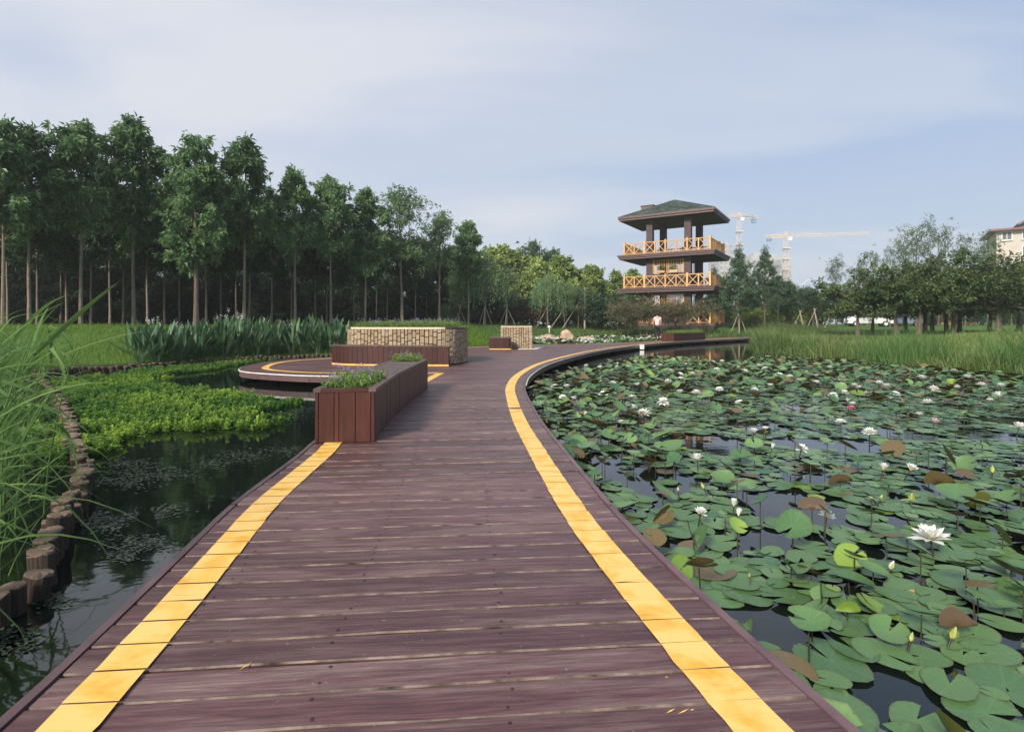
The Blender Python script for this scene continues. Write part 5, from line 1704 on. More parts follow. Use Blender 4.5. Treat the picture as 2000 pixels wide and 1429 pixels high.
def build_buildings():
    Y = 110
    x0, x1 = XW(1946, Y), XW(2120, Y); z0 = .8
    root = empty('apartment_building', (x0, Y, z0), -.62); tag(root, 'beige apartment building with dark eaves rising at the far side behind trees', 'building')
    Hh = 19.0; dep = 14
    MB().box(((x1 - x0) / 2, dep / 2, 4 + (Hh - 4) / 2), (x1 - x0, dep, Hh - 4)).obj('wall', M['beige'], root)
    MB().box(((x1 - x0) / 2, dep / 2, 2), (x1 - x0 + .3, dep + .3, 4)).obj('ground_floor', M['stonefac'], root)
    MB().box(((x1 - x0) / 2 - .3, dep / 2 - .4, Hh + .22), (x1 - x0 + 1.6, dep + 1.6, .4)).obj('eave', M['roof_red'], root)
    gx = 3.9
    g = MB(); g.prism([(gx, Hh + .44), (x1 - x0, Hh + .44), (x1 - x0, Hh + 5.2), (gx + 5.5, Hh + 4.4), (gx, Hh + 1.4)], 0, 10)
    g.v = [np.c_[v[:, 0], 2.0 + v[:, 2], v[:, 1]] for v in g.v]; g.obj('gable', M['beige'], root)
    rb = MB(); rb.bar((gx - .5, 6.5, Hh + 1.3), (gx + 5.6, 6.5, Hh + 4.7), 11.4, .35); rb.bar((gx + 5.5, 6.5, Hh + 4.6), (x1 - x0, 6.5, Hh + 5.4), 11.4, .35); rb.obj('roof', M['roof_red'], root)
    d = MB().box((gx + .3, 1.9, Hh + 1.0), (1.1, .15, .9)).obj('dormer_window', M['darkwin'], root)
    for k in range(5):
        for xx in (1.6, 4.65, 8.2, 11.6):
            zz = 5.6 + k * 3.1
            if xx == 1.6 and k % 2: continue
            w = MB(); fw, fh = 1.5, 1.7
            for s in (-1, 1):
                w.box((xx + s * fw / 2, -.06, zz), (.12, .14, fh + .12)); w.box((xx, -.06, zz + s * fh / 2), (fw - .12, .14, .12))
            w.box((xx, -.06, zz), (.09, .12, fh - .12))
            o = w.obj('window', M['whitepaint'], root)
            for s in (-1, 1): MB().box((xx + s * .37, -.02, zz), (.62, .05, fh - .14)).obj('pane', M['darkwin'], o)
            MB().box((xx, -.15, zz - fh / 2 - .12), (fw + .3, .3, .1)).obj('sill', M['whitepaint'], o)
    # shop front
    for k in range(5):
        MB().box((1.6 + k * 3.2, -.22, 1.9), (2.7, .08, 2.6)).obj('shop_pane', M['blueglass'], root)
        MB().box((3.2 + k * 3.2, -.26, 1.9), (.2, .14, 2.8)).obj('shop_mullion', M['whitepaint'], root)
    MB().box((8, -.25, 3.55), (17, .16, .5)).obj('shop_sign_board', M['whitepaint'], root)
    # low brick shop front seen under the pruned trees
    Y = 86; r2 = empty('brick_shop', (XW(1855, Y), Y, .8)); tag(r2, 'low red brick building glimpsed under the pruned trees', 'building')
    MB().box((2.2, 3, 1.9), (4.6, 6, 3.8)).obj('wall', M['brickred'], r2); MB().box((2.2, 3, 3.9), (5, 6.4, .2)).obj('roof', M['stonefac'], r2)
    MB().box((2.4, -.04, 1.5), (1.3, .08, 2.4)).obj('door', M['whitepaint'], r2)
    # two unfinished blocks of flats far off
    for nm, pa, pb, top, Yb, dp, lab in ((0, 1404, 1432, 478, 300, 16, 'pale tall block of flats just behind the tower'), (1, 1466, 1527, 502, 320, 14, 'long pale block of flats behind the two feathery conifers'), (2, 1520, 1546, 514, 330, 14, 'narrow end block of flats beside the taller crane mast')):
        x0, x1 = XW(pa, Yb), XW(pb, Yb); H = (HY - top) * Yb / F + 1
        r = empty('apartment_block', (x0, Yb, .5)); tag(r, lab, 'building')
        w = x1 - x0
        MB().box((w / 2, dp / 2, H / 2), (w, dp, H)).obj('wall', M['towerwall'], r)
        MB().box((w * .3, dp / 2, H + 1.2), (w * .25, dp * .5, 2.4)).obj('stair_head', M['towerwall'], r)
        MB().box((w * .75, dp / 2, H + .8), (w * .2, dp * .5, 1.6)).obj('stair_head', M['towerwall'], r)
        nf = int(H / 3); nw = max(3, int(w / 3.2))
        for c in range(nw):
            xx = (c + .5) * w / nw
            fin = MB().box((xx - w / nw / 2 + .12, -.25, H / 2), (.3, .5, H - .5)).obj('fin', M['towerwall'], r)
            for f in range(nf):
                MB().box((xx + .1, -.03, 1.6 + f * 3), (w / nw * .5, .1, 1.6)).obj('window', M['farwin'], r)
        sx = MB()
        for f in range(nf):
            for yy in range(3): sx.box((-.03, 2.5 + yy * 4.2, 1.6 + f * 3), (.1, 1.8, 1.6))
        tag(sx.obj('side_windows', M['farwin'], r), kind='stuff')


def lattice(mb, p, q, w, n, t=.16):
    """square lattice girder"""
    p, q = np.array(p, float), np.array(q, float); d = (q - p) / np.linalg.norm(q - p)
    u = np.array((0, 0, 1.0)) if abs(d[2]) < .9 else np.array((0, 1.0, 0))
    s = np.cross(d, u); s /= np.linalg.norm(s); u = np.cross(s, d)
    cs = [s * a * w / 2 + u * b * w / 2 for a, b in ((-1, -1), (1, -1), (1, 1), (-1, 1))]
    for c in cs: mb.bar(p + c, q + c, t * 1.25)
    for k in range(n):
        a, b = p + (q - p) * k / n, p + (q - p) * (k + 1) / n
        for j in range(4):
            c, e = cs[j], cs[(j + 1) % 4]
            mb.bar(a + c, a + e, t * .7)
            mb.bar(a + (c if k % 2 else e), b + (e if k % 2 else c), t * .7)


def build_cranes():
    for px, Yc, top, jl, jr, slope, lab in ((1443, 330, 425, -24, 40, 0, 'nearer tower crane standing right behind the viewing tower'), (1535, 300, 463, -35, 158, .03, 'tower crane with a very long pale jib over the right skyline')):
        x = XW(px, Yc); z = (HY - top) * Yc / F + 1; s = Yc / F
        root = empty('tower_crane', (x, Yc, .5)); tag(root, lab, 'crane')
        mb = MB(); lattice(mb, (0, 0, 0), (0, 0, z - 1.5), 2.0, 26, .10)
        for k in (.62, .74, .86): mb.box((0, 0, z * k), (4.2, 4.2, .5))
        mb.obj('mast', M['cranesteel'], root)
        j = MB()
        if px == 1443:
            lattice(j, (0, 0, z), (jl * s, -3, z + .2), 1.5, 10, .10); j.obj('jib', M['cranesteel'], root)
            c = MB(); lattice(c, (0, 0, z), (jr * s, 2, z - .3), 1.6, 8, .14); c.obj('counter_jib', M['cranesteel'], root)
            MB().box((jr * s - 2.4, 2, z - 1.8), (2.6, 1.6, 3.2)).obj('counterweight', M['cranecab'], root)
            MB().box((jr * s - 6, 2, z + .9), (6.5, 1.5, 1.1)).obj('winch_deck', M['cranecab'], root)
        else:
            lattice(j, (0, 0, z), (jr * s, -2, z + jr * s * slope), 1.3, 26, .09); j.obj('jib', M['cranesteel'], root)
            c = MB(); lattice(c, (0, 0, z), (jl * s, 2, z - .3), 1.6, 8, .2); c.obj('counter_jib', M['cranesteel'], root)
            MB().box((jl * s + 1.6, 2, z - 1.4), (2.4, 1.6, 2.4)).obj('counterweight', M['cranecab'], root)
        cb = MB(); cb.hexa([(.9, -1.4, z - 2.6), (2.6, -1.4, z - 2.6), (2.6, .4, z - 2.6), (.9, .4, z - 2.6)], [(.9, -1.6, z - .6), (3.0, -1.6, z - .6), (3.0, .4, z - .6), (.9, .4, z - .6)]); cb.obj('cab', M['whitepaint'], root)
        a = MB(); lattice(a, (0, 0, z), (0, 0, z + 2.4), 1.2, 2, .2); a.bar((0, 0, z + 2.3), (jl * s * .8, 1, z + .8), .12); a.bar((0, 0, z + 2.3), (jr * s * .45, 0, z + jr * s * .45 * slope + .8), .12); a.obj('tower_head', M['cranesteel'], root)


def build_vehicle(px, Y, length, height, width, rz, m, lab, van):
    root = empty('parked_van' if van else 'parked_car', (XW(px, Y), Y, gz(XW(px, Y), Y) + .02), rz); tag(root, lab, 'van' if van else 'car')
    L2 = length / 2
    if van: prof = [(-L2, .35), (-L2, .95), (-L2 + .06, height - .28), (-L2 + .22, height - .05), (-L2 + .6, height), (L2 - 1.5, height), (L2 - .95, height - .28), (L2 - .38, 1.05), (L2 - .08, .9), (L2, .6), (L2, .35)]
    else: prof = [(-L2, .32), (-L2, .8), (-L2 + .1, .95), (-L2 + .5, 1.0), (-L2 + 1.0, height - .03), (-L2 + 1.5, height), (L2 - 2.0, height), (L2 - 1.25, 1.0), (L2 - .2, .82), (L2, .6), (L2, .32)]
    n = len(prof); V = []
    for s, k in ((-1, .97), (-1, 1.0), (1, 1.0), (1, .97)):
        pass
    secs = [(-width / 2 + .09, 1), (-width / 2, 0), (width / 2, 0), (width / 2 - .09, 1)]
    mb = MB(); V = []
    for y, e in secs:
        for x, z in prof:
            tum = .10 * max(0, z - .9) / max(.1, height - .9)
            V.append((x * (1 - .012 * e), y * (1 - tum * .9), z + (-.0 if not e else .03 * (1 if z > 1 else 0))))
    i = np.arange(3)[:, None] * n + np.arange(n)[None]; j = np.arange(3)[:, None] * n + (np.arange(n)[None] + 1) % n
    Q = np.stack([i, j, j + n, i + n], -1).reshape(-1, 4)
    tri = [t for t in geometry.tessellate_polygon([[Vector((p[0], p[1], 0)) for p in prof]])]
    T = [tuple(t) for t in tri] + [tuple(3 * n + q for q in t[::-1]) for t in tri]
    mb.add(V, Q, T); mb.obj('body', m, root)
    hw = width / 2
    def side(x0, x1, z0, z1, s):
        tum0, tum1 = .10 * max(0, z0 - .9) / (height - .9), .10 * max(0, z1 - .9) / (height - .9)
        y0, y1 = s * (hw * (1 - tum0 * .9) + .006), s * (hw * (1 - tum1 * .9) + .006)
        MB().add([(x0, y0, z0), (x1, y0, z0), (x1 - .1, y1, z1), (x0 + .06, y1, z1)], [[0, 1, 2, 3]] if s < 0 else [[3, 2, 1, 0]]).obj('window', M['glass'], root)
    zw0, zw1 = (1.0, height - .22) if van else (.98, height - .09)
    xs = [(-L2 + .35, -.75), (-.68, .35), (.42, L2 - .85)] if van else [(-L2 + 1.05, -.25), (-.2, L2 - 1.6)]
    for s in (-1, 1):
        for a, b in xs: side(a, b, zw0, zw1, s)
    if van:
        MB().add([(-L2 - .012, -hw * .82, 1.0), (-L2 - .012, hw * .82, 1.0), (-L2 + .05, hw * .76, height - .3), (-L2 + .05, -hw * .76, height - .3)], [[3, 2, 1, 0]]).obj('rear_window', M['glass'], root)
        MB().add([(L2 - .365, -hw * .85, 1.09), (L2 - .365, hw * .85, 1.09), (L2 - .93, hw * .78, height - .27), (L2 - .93, -hw * .78, height - .27)], [[0, 1, 2, 3]]).obj('windscreen', M['glass'], root)
        MB().box((-L2 - .012, 0, .72), (.02, .44, .13)).obj('licence_plate', M['cranecab'], root)
        MB().box((-L2 - .03, 0, .46), (.1, width * .96, .2)).obj('bumper', M['cargrey'], root)
    else:
        MB().add([(L2 - 1.22, -hw * .84, 1.03), (L2 - 1.22, hw * .84, 1.03), (L2 - 1.95, hw * .76, height - .02), (L2 - 1.95, -hw * .76, height - .02)], [[0, 1, 2, 3]]).obj('windscreen', M['glass'], root)
    for s in (-1, 1):
        MB().box((-L2 - .008, s * hw * .84, .98), (.03, .13, .4 if van else .16)).obj('tail_light', M['redlamp'], root)
        MB().box((L2 - .05, s * hw * .75, .72), (.1, .3, .16)).obj('headlight', M['whitepaint'], root)
        for x in (-L2 + .85, L2 - .85):
            w = MB().tube([(x, s * (hw - .1) - .1, .31), (x, s * (hw - .1) + .1, .31)], .31, 14).obj('wheel', M['tyre'], root)
            MB().tube([(x, s * (hw - .1) - .107, .31), (x, s * (hw - .1) + .107, .31)], .19, 10).obj('rim', M['galv'], w)


def build_street():
    Y = 100; x = XW(1565, Y); z = gz(x, Y)
    root = empty('street_lamp', (x, Y, z)); tag(root, 'tall pale street lamp with two curved arms beyond the small trees', 'street lamp')
    MB().tube([(0, 0, 0), (0, 0, 7.3)], [.11, .07], 8).obj('pole', M['galv'], root)
    for s in (-1, 1):
        MB().tube([(s * 2.0 * t, 0, 7.2 + 1.25 * math.sin(t * 1.45)) for t in np.linspace(0, 1, 8)], .055, 6).obj('arm', M['galv'], root)
        MB().box((s * 2.2, 0, 8.42), (.75, .26, .12)).obj('lamp_head', M['galv'], root)
    # road in the distance
    for yy in (70,):
        V = [(-20, 66, 0), (160, 62, 0), (160, 72, 0), (-20, 76, 0)]
    build_vehicle(1697, 58, 4.4, 1.85, 1.75, math.radians(160), M['carwhite'], 'white van parked behind the pruned tree trunks', True)
    build_vehicle(1757, 62, 4.3, 1.45, 1.75, math.radians(4), M['cargrey'], 'blue grey car parked beyond the thick pruned trunks', False)
    for px, Y, lab in ((1197, 40.3, 'small white lawn lamp at the end of the tower shrubs'), (1336, 42.2, 'white cylindrical lawn lamp below the tower railing'), (1073, 43.5, 'small white lawn lamp beneath the row of willows')):
        x = XW(px, Y); r = empty('lawn_lamp', (x, Y, gz(x, Y))); tag(r, lab, 'lamp', 'white lawn lamps')
        MB().tube([(0, 0, 0), (0, 0, .42)], .05, 8).obj('post', M['galv'], r)
        MB().lathe([(.001, .62), (.11, .60), (.12, .44), (.001, .42)], 10).obj('lamp_head', M['whitepaint'], r)
    # bare pole by the hedge
    x = XW(1142, 46); r = MB().tube([(0, 0, 0), (.02, 0, 1.6), (0, .02, 3.6)], [.085, .08, .075], 8)
    o = r.obj('wooden_pole', M['pole'], loc=(x, 46, gz(x, 46))); tag(o, 'pale bare wooden pole upright before the dark hedge', 'pole')
    # rocks in the far pond
    rng = np.random.default_rng(91)
    for px, py, w, h, lab in ((1053, 668, 24, 10, 'low pale boulder at the near end of the rock row'), (1067, 664, 36, 20, 'rounded tan boulder beside the small stone planter'), (1083, 664, 26, 15, 'small tan boulder touching the rounded one'), (1107, 664, 32, 31, 'tall blocky pale boulder in the far lily pond'), (1122, 667, 40, 6, 'flat pale stone slab beside the tall boulder'), (1143, 667, 38, 16, 'wide low orange tan boulder ending the rock row')):
        Y = 36.0; s = Y / F
        bm = bmesh.new(); bmesh.ops.create_icosphere(bm, subdivisions=3, radius=1)
        off = Vector(rng.normal(0, 5, 3))
        for v in bm.verts:
            d = v.co.normalized(); f = 1 + .32 * mnoise.noise(d * 1.3 + off) + .16 * mnoise.noise(d * 3.1 + off) + .06 * mnoise.noise(d * 8 + off)
            v.co = Vector((d.x * f * w * s / 2, d.y * f * w * s / 2.4, max(-.12, d.z * f * h * s * .62 + .1 * h * s)))
        me = bpy.data.meshes.new('boulder'); bm.to_mesh(me); bm.free(); me.materials.append(M['rock'])
        tag(link('boulder', me, None, (XW(px, Y), Y + rng.normal(0, .2), WZ), (0, 0, rng.normal(0, .3))), lab, 'boulder')


build_buildings()
build_cranes()
build_street()

# ------------------------------------------------------------------ trees and shrubs
def grow(seed, H, cb, R, prof, nl, up, sprays, per, ll, lw, droop=.2, sig=.22, tr=.1, lean=.03, sub=4, hang=0.0, bark='bark', leaf='ash', limbr=.35, out=.8, flat=0.0, stems=1, crook=.06, bend=.18, inner=.35, tintbias=0.0, topsh=.9):
    """one tree: returns (trunk mesh, crown mesh). Leaves sit in sprays about the ends of sub-branches, so the crown clumps and opens"""
    rng = np.random.default_rng(seed)
    wood = MB()
    limbs = []
    for s in range(stems):
        m = 9
        t = np.linspace(0, 1, m)
        wob = np.cumsum(rng.normal(0, lean * H / m, (m, 2)), 0); wob[0] = 0
        if stems > 1:
            a = 6.28 * s / stems + rng.normal(0, .4); wob = wob + np.outer(t ** 1.2, [math.cos(a), math.sin(a)]) * R * .55
        T = np.c_[wob, t * H * topsh]
        rr = tr * (1 - t * .86) / (1 if stems == 1 else 1.7); rr[0] *= 1.18
        wood.tube(T, rr, 8 if stems == 1 else 6, cap=False)
        n = nl // stems
        for k in range(n):
            f = (k + rng.random()) / n
            h = cb + (H * topsh - cb) * f
            p = np.array([np.interp(h, T[:, 2], T[:, 0]), np.interp(h, T[:, 2], T[:, 1]), h])
            az = k * 2.4 + rng.normal(0, .4) + s
            ln = R * prof(min(1, (h - cb) / (H - cb))) * rng.uniform(.75, 1.12)
            u = up * rng.uniform(.7, 1.3) + (0.35 * f if not flat else 0)
            d = np.array([math.cos(az) * math.cos(u), math.sin(az) * math.cos(u), math.sin(u)])
            q = np.linspace(0, 1, 5)[:, None]
            pts = p + d * ln * q + np.array([0, 0, -hang * ln]) * q ** 2 + np.r_[[[0, 0, 0]], np.cumsum(rng.normal(0, crook * ln, (4, 3)), 0)]
            r0 = np.interp(h, T[:, 2], rr) * limbr + .004
            wood.tube(pts, np.linspace(r0, r0 * .25, 5), 5, cap=False)
            limbs.append((pts, ln, az, r0))
    tot = np.array([l[1] for l in limbs]); w = tot / tot.sum()
    cen = []
    for (pts, ln, az, r0), wi in zip(limbs, w):
        ns = max(1, int(round(sprays * wi)))
        # sub-branches
        subs = []
        for j in range(sub):
            q = rng.uniform(inner, 1); k = q * 4; i = min(3, int(k)); b = pts[i] + (pts[i + 1] - pts[i]) * (k - i)
            a2 = az + rng.normal(0, .9); l2 = ln * rng.uniform(.18, .45)
            e = b + np.array([math.cos(a2), math.sin(a2), rng.normal(.25, .4)]) * l2 * (1, 1, 1 - flat)
            subs.append((b, e)); wood.tube([b, (b + e) / 2 + rng.normal(0, .03 * ln, 3), e], [r0 * .35, r0 * .25, r0 * .12], 3, cap=False)
        subs.append((pts[3], pts[4]))
        ii = rng.integers(0, len(subs), ns); tt = rng.uniform(.3, 1.08, ns)[:, None]
        B = np.array([s_[0] for s_ in subs])[ii]; E = np.array([s_[1] for s_ in subs])[ii]
        c = B + (E - B) * tt + rng.normal(0, sig, (ns, 3)) * (1, 1, .8)
        cen.append(np.c_[c, np.full(ns, rng.normal(0, .12))])
    C = np.vstack(cen)
    n = len(C)
    axis = C[:, :2] / (np.linalg.norm(C[:, :2], axis=1)[:, None] + .2)
    base = np.c_[axis * out, np.full(n, -droop)]
    P = np.repeat(C[:, :3], per, 0) + rng.normal(0, sig * .35, (n * per, 3))
    D = np.repeat(base, per, 0) + rng.normal(0, .75, (n * per, 3))
    Nn = rng.normal(0, .55, (n * per, 3)) + [0, 0, 1.0]
    st = np.repeat(np.clip(rng.normal(.45 + tintbias, .22, n) + C[:, 3], 0, 1), per) + rng.normal(0, .1, n * per)
    sz = rng.uniform(.7, 1.3, n * per)
    cr = MB().leaves(P, D, Nn, ll * sz, lw * sz, tint=np.clip(st, 0, 1), bend=bend)
    return wood.mesh('trunk', M[bark]), cr.mesh('crown', M[leaf])


def strands(seed, H, cb, R, n, leaf, bark='bark', tr=.09):
    """weeping willow: arching limbs and hanging leafy strands"""
    tm, _ = grow(seed, H, cb, R * .8, lambda t: 1 - .4 * t, 14, .75, 40, 2, .05, .01, hang=.25, bark=bark, leaf=leaf, tr=tr)
    rng = np.random.default_rng(seed + 1)
    a = rng.random(n) * 6.28; r = R * np.sqrt(rng.random(n)); zt = cb + .3 + (H - cb) * (1 - (r / R) ** 2 * .55) * rng.uniform(.75, 1, n)
    ln = rng.uniform(.5, 1.0, n) * (.5 + .9 * r / R) * (H - cb) * .55
    k = 9
    t = np.tile(np.linspace(0, 1, k), n)
    rr = np.repeat(r, k) * (1 + .08 * t) + .05; aa = np.repeat(a, k)
    P = np.c_[np.cos(aa) * rr, np.sin(aa) * rr, np.repeat(zt, k) - t * np.repeat(ln, k)] + rng.normal(0, .03, (n * k, 3))
    D = np.c_[rng.normal(0, .35, (n * k, 2)), np.full(n * k, -1.0)]
    cr = MB().leaves(P, D, rng.normal(0, 1, (n * k, 3)), .26, .05, tint=np.clip(np.repeat(rng.normal(.5, .22, n), k) + .1 * rng.normal(0, 1, n * k), 0, 1))
    return tm, cr.mesh('crown', M[leaf])


def bushmesh(seed, R, H, n, ll, leaf, flat=.6, lumps=9):
    rng = np.random.default_rng(seed)
    c = np.c_[rng.uniform(-.65, .65, (lumps, 2)) * R, rng.uniform(.3, .72, lumps) * H]
    i = rng.integers(0, lumps, n); d = rng.normal(0, 1, (n, 3)); d /= np.linalg.norm(d, axis=1)[:, None]
    P = c[i] + d * np.array([R * .42, R * .42, H * .34]) * rng.uniform(.55, 1.05, n)[:, None]
    P[:, 2] = np.maximum(P[:, 2], .03)
    D = d + rng.normal(0, .6, (n, 3)); sz = rng.uniform(.7, 1.3, n)
    return MB().leaves(P, D, rng.normal(0, .6, (n, 3)) + [0, 0, 1], ll * sz, ll * .5 * sz, tint=np.clip(rng.normal(.45, .2, lumps)[i] + rng.normal(0, .15, n), 0, 1)).mesh('foliage', M[leaf])


oval = lambda t: (0.6 + 1.1 * t) if t < .32 else max(.10, 1.0 - ((t - .32) / .68) ** 1.25 * .9)
cone = lambda t: max(.08, 1.02 - t)
colm = lambda t: (.6 + t) if t < .35 else max(.08, 1 - ((t - .35) / .65) ** 1.2 * .92)
flatc = lambda t: 1.0

VAR = {}
VAR['ash'] = [grow(200 + k, 9.2, 3.5 + .25 * (k % 3), 1.75, oval, 36, .68, 1000, 8, .27, .092, .35, .14, .085, .012, 5, .03, 'bark', 'ash', tintbias=.04 * (k % 3), topsh=.98) for k in range(5)]
VAR['ashlow'] = [grow(220, 9.2, 2.5, 1.95, oval, 38, .5, 1250, 8, .27, .092, .45, .15, .12, .012, 5, .12, 'bark_brown', 'ash', tintbias=.08, topsh=.98)]
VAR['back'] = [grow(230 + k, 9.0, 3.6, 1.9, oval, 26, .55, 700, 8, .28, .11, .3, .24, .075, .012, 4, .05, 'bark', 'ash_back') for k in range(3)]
VAR['open'] = [grow(240, 8.0, 3.4, 1.9, lambda t: .75 + .35 * t if t < .6 else 1.3 - .9 * t, 16, .95, 520, 8, .18, .065, .3, .2, .09, .02, 5, 0, 'bark', 'ash', limbr=.5, tintbias=.12)]
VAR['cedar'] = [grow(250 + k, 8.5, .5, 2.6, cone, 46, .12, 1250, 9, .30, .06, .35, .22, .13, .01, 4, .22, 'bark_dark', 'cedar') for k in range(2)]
VAR['poplar'] = [grow(260 + k, 9.0, 1.2, 1.9, colm, 40, .85, 900, 8, .30, .24, .1, .26, .12, .01, 4, 0, 'bark', 'poplar', out=.6) for k in range(4)]
VAR['darkcone'] = [grow(270, 9.0, .8, 1.7, colm, 44, .6, 1100, 8, .24, .10, .1, .22, .12, .01, 4, 0, 'bark_dark', 'pine')]
VAR['meta'] = [grow(275 + k, 8.0, 1.4, 1.75, lambda t: max(.06, 1 - t) * (.6 + 1.8 * t if t < .22 else 1.0) * 1.35, 64, .55, 2000, 9, .19, .05, -.05, .12, .085, .012, 4, -.05, 'bark_brown', 'pine', topsh=.99) for k in range(2)]
VAR['willow'] = [strands(280 + k, 5.0, 1.7, 1.7, 330, 'willow') for k in range(2)]
VAR['feathery'] = [grow(285 + k, 5.6, 1.5, 1.8, oval, 28, .7, 650, 8, .17, .035, .1, .2, .07, .02, 4, .05, 'bark_brown', 'thin' if k else 'willow') for k in range(2)]
VAR['thin'] = [grow(290 + k, 9.0, 2.5, 2.4, lambda t: .6 + .7 * t if t < .55 else 1.45 - .9 * t, 22, 1.0, 430, 7, .24, .055, .25, .22, .085, .02, 5, 0, 'bark_brown', 'thin', limbr=.5) for k in range(3)]
VAR['pruned'] = [grow(300 + k, 3.9, 1.5, 2.45, lambda t: .85 + .25 * t, 19, .42, 900, 8, .22, .11, .15, .20, .17, .03, 5, .0, 'bark_brown', 'olive', limbr=.55, crook=.11, topsh=.66) for k in range(3)]
VAR['myrtle'] = [grow(310 + k, 3.2, 1.5, 1.75, flatc, 24, .75, 560, 8, .13, .06, .0, .20, .07, .03, 5, .0, 'bark_brown', 'myrtle', stems=4, topsh=.8) for k in range(2)]
VAR['maple'] = [grow(320 + k, 2.0, .9, 1.1, flatc, 16, .6, 260, 8, .11, .055, .0, .14, .045, .03, 4, .0, 'bark_brown', 'maple', stems=3, topsh=.85) for k in range(2)]
VAR['smalltree'] = [grow(330 + k, 5.0, 1.5, 1.35, colm, 24, .7, 420, 8, .22, .09, .1, .2, .06, .015, 4, 0, 'bark_brown', 'ash_back' if k else 'pine') for k in range(2)]
HREF = dict(ash=9.2, ashlow=9.2, back=9.0, open=8.0, cedar=8.5, poplar=9.0, darkcone=9.0, meta=8.0, willow=5.0, feathery=5.6, thin=9.0, pruned=3.9, myrtle=3.2, maple=2.0, smalltree=5.0)
TR = np.random.default_rng(400)


def tree(kind, name, x, y, H, label, group=None, wide=1.0, v=None, cat='tree', z=None):
    tm, cm = VAR[kind][(int(TR.integers(99)) if v is None else v) % len(VAR[kind])]
    s = H / HREF[kind]
    root = empty(name, (x, y, (gz(x, y) if z is None else z) - .04), TR.random() * 6.28)
    root.scale = (s * wide, s * wide, s)
    tag(root, label, cat, group)
    link('trunk', tm, root); link('crown', cm, root)
    return root


def ptree(kind, name, px, Y, top, label, group=None, wide=1.0, v=None, cat='tree'):
    """by where its foot stands and how high it reaches"""
    x = XW(px, Y); g = gz(x, Y)
    return tree(kind, name, x, Y, (HY - top) * Y / F + EYE - g, label, group, wide, v, cat)


# the grove: front row
front = [(6, 21.0, 232, 'ash', 'tall green ash tree standing at the outer end of the front row'), (57, 22.0, 252, 'ash', 'green ash with pale straight trunk, second in the front row'), (158, 23.5, 240, 'ash', 'tall spiky topped ash with one pale trunk, third in the front row'),
         (262, 25.5, 238, 'ash', 'slim ash with a narrow high top, fourth in the front row'), (383, 25.0, 262, 'ashlow', 'bright green ash whose leaves hang lowest of the front row'), (477, 27.0, 266, 'ash', 'broad dark ash with two trunks close together at its foot'),
         (576, 29.5, 332, 'ash', 'ash with leaning pale trunk just past the tallest trees'), (646, 31.0, 348, 'ash', 'bright ash with slightly leaning trunk above the flowering thalia'), (713, 33.0, 372, 'ash', 'slender ash between leaning ash and open crowned one'),
         (786, 35.0, 366, 'open', 'open crowned ash with forked limbs right above the stone planter'), (858, 38.0, 415, 'open', 'smaller open ash with thin forked trunk past the stone planter'), (915, 41.0, 432, 'ash', 'last dark ash at the end of the grove')]
for i, (px, Y, top, k, lab) in enumerate(front):
    ptree(k, 'ash_tree', px, Y, top, lab, 'front row of the ash grove', 1.0 if k != 'open' else 1.05, i)
inner = [(72, 27, 300), (130, 29, 300), (178, 27.5, 285), (215, 27, 290), (118, 33, 330), (288, 28, 290), (322, 30, 300), (403, 29, 300), (430, 33, 330), (487, 31, 310), (530, 31, 330), (569, 34, 350), (615, 35, 370), (638, 36, 372), (691, 38, 385), (735, 38, 385), (756, 40, 392), (811, 41, 400), (833, 44, 410), (880, 44, 425), (-40, 24, 260), (15, 28, 290), (240, 33, 320), (350, 35, 330), (700, 43, 395), (460, 37, 350)]
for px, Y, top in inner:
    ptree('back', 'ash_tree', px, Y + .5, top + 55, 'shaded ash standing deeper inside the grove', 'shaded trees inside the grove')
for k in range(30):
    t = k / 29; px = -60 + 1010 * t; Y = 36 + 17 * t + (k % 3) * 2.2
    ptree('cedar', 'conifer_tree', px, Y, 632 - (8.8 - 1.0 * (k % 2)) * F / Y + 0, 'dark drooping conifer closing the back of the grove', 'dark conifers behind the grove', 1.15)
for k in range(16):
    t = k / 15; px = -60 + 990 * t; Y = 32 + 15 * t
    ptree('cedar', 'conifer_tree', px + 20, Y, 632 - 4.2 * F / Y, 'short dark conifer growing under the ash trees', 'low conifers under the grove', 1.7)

# bright poplars in the middle
pop = [(935, 58, 500), (957, 60, 478), (980, 62, 472), (1000, 60, 482), (1022, 62, 492), (1048, 60, 497), (1070, 62, 505), (1092, 58, 492), (1105, 60, 498), (1127, 62, 520), (1152, 60, 512), (1163, 62, 516), (1183, 62, 545), (1203, 64, 524), (1235, 66, 520), (1250, 68, 535), (965, 54, 515), (1030, 55, 525), (1085, 55, 530), (1120, 54, 540), (910, 60, 500), (1000, 54, 530), (1145, 54, 548), (1060, 53, 540)]
for px, Y, top in pop:
    ptree('poplar', 'poplar_tree', px, Y, top, 'sunlit yellow green poplar in the clump beyond the willows', 'yellow green poplars', 1.0)
for px, Y, top, lab in ((1042, 72, 459, 'tallest dark conifer rising above the bright poplars'), (1018, 72, 481, 'small dark conifer top just beside the tallest one'), (1069, 74, 480, 'slim dark conifer, thinner of the close pair above the poplars'), (1084, 72, 476, 'pointed dark conifer, fuller of the close pair above the poplars'), (1225, 60, 545, 'dark conifer close to the tower railing')):
    ptree('darkcone', 'conifer_tree', px, Y, top, lab, 'dark conifers over the poplars', .95)

